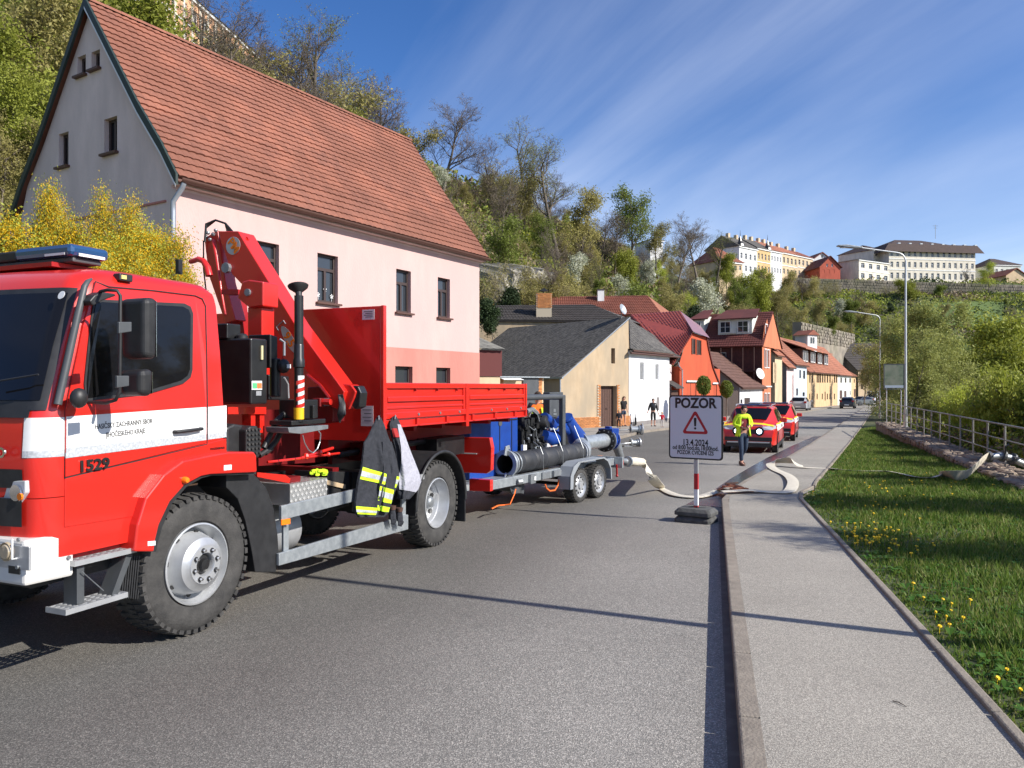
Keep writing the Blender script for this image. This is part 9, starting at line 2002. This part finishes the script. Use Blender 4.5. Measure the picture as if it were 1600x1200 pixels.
# clipped ball trees by the orange house
for (px, Y, lab) in ((1099.5,50.5,'in front of the orange facade, above the sign'),(1135,56,'in front of the plank fence, right of the orange house')):
    rt = empty('ball_tree', (P(px,600,Y).x, Y, gz(Y)), 0, 'clipped egg shaped evergreen ' + lab, 'tree', 'clipped ball trees'); cz = EYE+(602-(602 if px < 1120 else 608))/FPX*Y - gz(Y)
    b = MB(); b.tube([(0,0,0),(.03,0,cz)],.05,6); b.build('trunk','bark',rt); rn = np.random.default_rng(int(px)); n_ = 3800; u = rn.normal(size=(n_,3)); u /= np.linalg.norm(u,axis=1)[:,None]; r_ = .75*(.75+.27*rn.random(n_))[:,None]
    C = u*r_*np.array([.62,.62,.86]) + np.array([0,0,cz]); Vl, Fl = leaves(rn, C, .075, .02, 1); npmesh('crown', Vl, Fl, LM['mid'], rt)
# undergrowth: countless twiggy leaves over the whole slope
def undergrowth(n, seed, keep, label, mats_, size, hh):
    rn = np.random.default_rng(seed); X = rn.uniform(-80, 200, n*4); Y = rn.uniform(16, 255, n*4)**1.0; s = (7.1+(Y-46)*.609-X)*.854; px = 800+X/Y*FPX
    Z = terr(X, Y); k = keep(X, Y, s, px) & (px > -80) & (px < 1680); X, Y, Z = X[k][:n], Y[k][:n], Z[k][:n]; n = len(X)
    clump = (np.sin(X*.9+np.sin(Y*.7)*2)*np.sin(Y*.8+np.sin(X*.5)*2)+1)/2
    C = np.stack([X, Y, Z + hh*rn.random(n)*(.25+clump) ], 1); sz = size*np.clip(Y/60, .7, 2.4)
    V, Fc = leaves(rn, C, 1.0, 0.0, 1); V = V.reshape(-1,4,3); V = (V-C[:,None,:])*sz[:,None,None]+C[:,None,:]; V = V.reshape(-1,3)
    mi = ((np.sin(X*.21+1.7*np.sin(Y*.13))+np.sin(Y*.17+X*.09)+rn.normal(0,.7,n)+2.2)/4.4*len(mats_)).clip(0,len(mats_)-1).astype(int)
    tag(npmesh('undergrowth', V, Fc, mats_, mi=mi), label, 'undergrowth', kind='stuff')
undergrowth(150000, 3, lambda X,Y,s,px: (s > 13) & (s < 80) & (Y < 190) & ~((Y>45)&(Y<84)&(s<24)), 'brown and green undergrowth covering the wooded slope', [LM['olive'],LM['brown'],LM['mid'],LM['fresh']], .24, 2.6)
undergrowth(70000, 4, lambda X,Y,s,px: (Y > 158) & (px > 1150), 'mixed hedges and rough grass of the hillside gardens', [LM['dark'],LM['mid'],LM['fresh'],LM['brown']], .22, 1.5)
def bank(n):
    rn = np.random.default_rng(9); Y = rn.uniform(8, 70, n); X = np.interp(Y,[5,14,39,60,75],[7.2,10.6,19.9,33.6,44])+ .1 + 10*rn.random(n)**1.6; Z = terr(X, Y)+.25; Z = np.maximum(Z, WT-1.7)
    C = np.stack([X,Y,Z+1.0*rn.random(n)**1.5],1); V, Fc = leaves(rn, C, .10, .02, 1); mi = rn.integers(0,3,n); tag(npmesh('bank_plants', V, Fc, [LM['mid'],LM['fresh'],LM['brown']], mi=mi), 'low weeds and dry stems on the river bank behind the railing', 'undergrowth', kind='stuff')
bank(45000)
# lawn patches of the hillside gardens are part of the terrain: bright grass sheet laid on it
b = MB(); vs = []; 
for j in range(7):
    for i in range(13):
        px = 1438 + 130*i/12; Y = 205 + 17*j/6; x = (px-800)/FPX*Y; vs.append((x, Y, tz(x, Y)+.7))
b.add(vs, [(j*13+i, j*13+i+1, (j+1)*13+i+1, (j+1)*13+i) for j in range(6) for i in range(12)]); b.build('hillside_meadow', mat('meadow_grass',(0.11,0.16,0.035),.95,c2=(0.075,0.115,0.028),sc=.3), kind='structure')
# remove unused prototypes
for k, (rt, zt) in PROTO.items():
    if k not in used_p:
        for c in list(rt.children): bpy.data.objects.remove(c)
        bpy.data.objects.remove(rt)
# labels must single out each tree: say what stands where
by = {}
bpy.context.view_layer.update()
for o in TREES:
    k = o['label']; by.setdefault(k, []).append(o)
    if 'kk' in o: del o['kk']
for k, os_ in by.items():
    if len(os_) == 1: continue
    os_.sort(key=lambda o: o.location.x/o.location.y); n = len(os_)
    on = 'first second third fourth fifth sixth seventh eighth ninth tenth eleventh twelfth thirteenth fourteenth fifteenth sixteenth seventeenth eighteenth nineteenth twentieth'.split()
    on += ['twenty-' + q for q in on[:9]] + ['thirtieth'] + ['thirty-' + q for q in on[:9]]
    for i, o in enumerate(os_): o['label'] = k + ', ' + (on[i] if i < len(on) else 'last') + ' from left'
for o in TREES:
    if len(o['label'].replace(',', '').split()) > 16: print('LONG', o['label'])
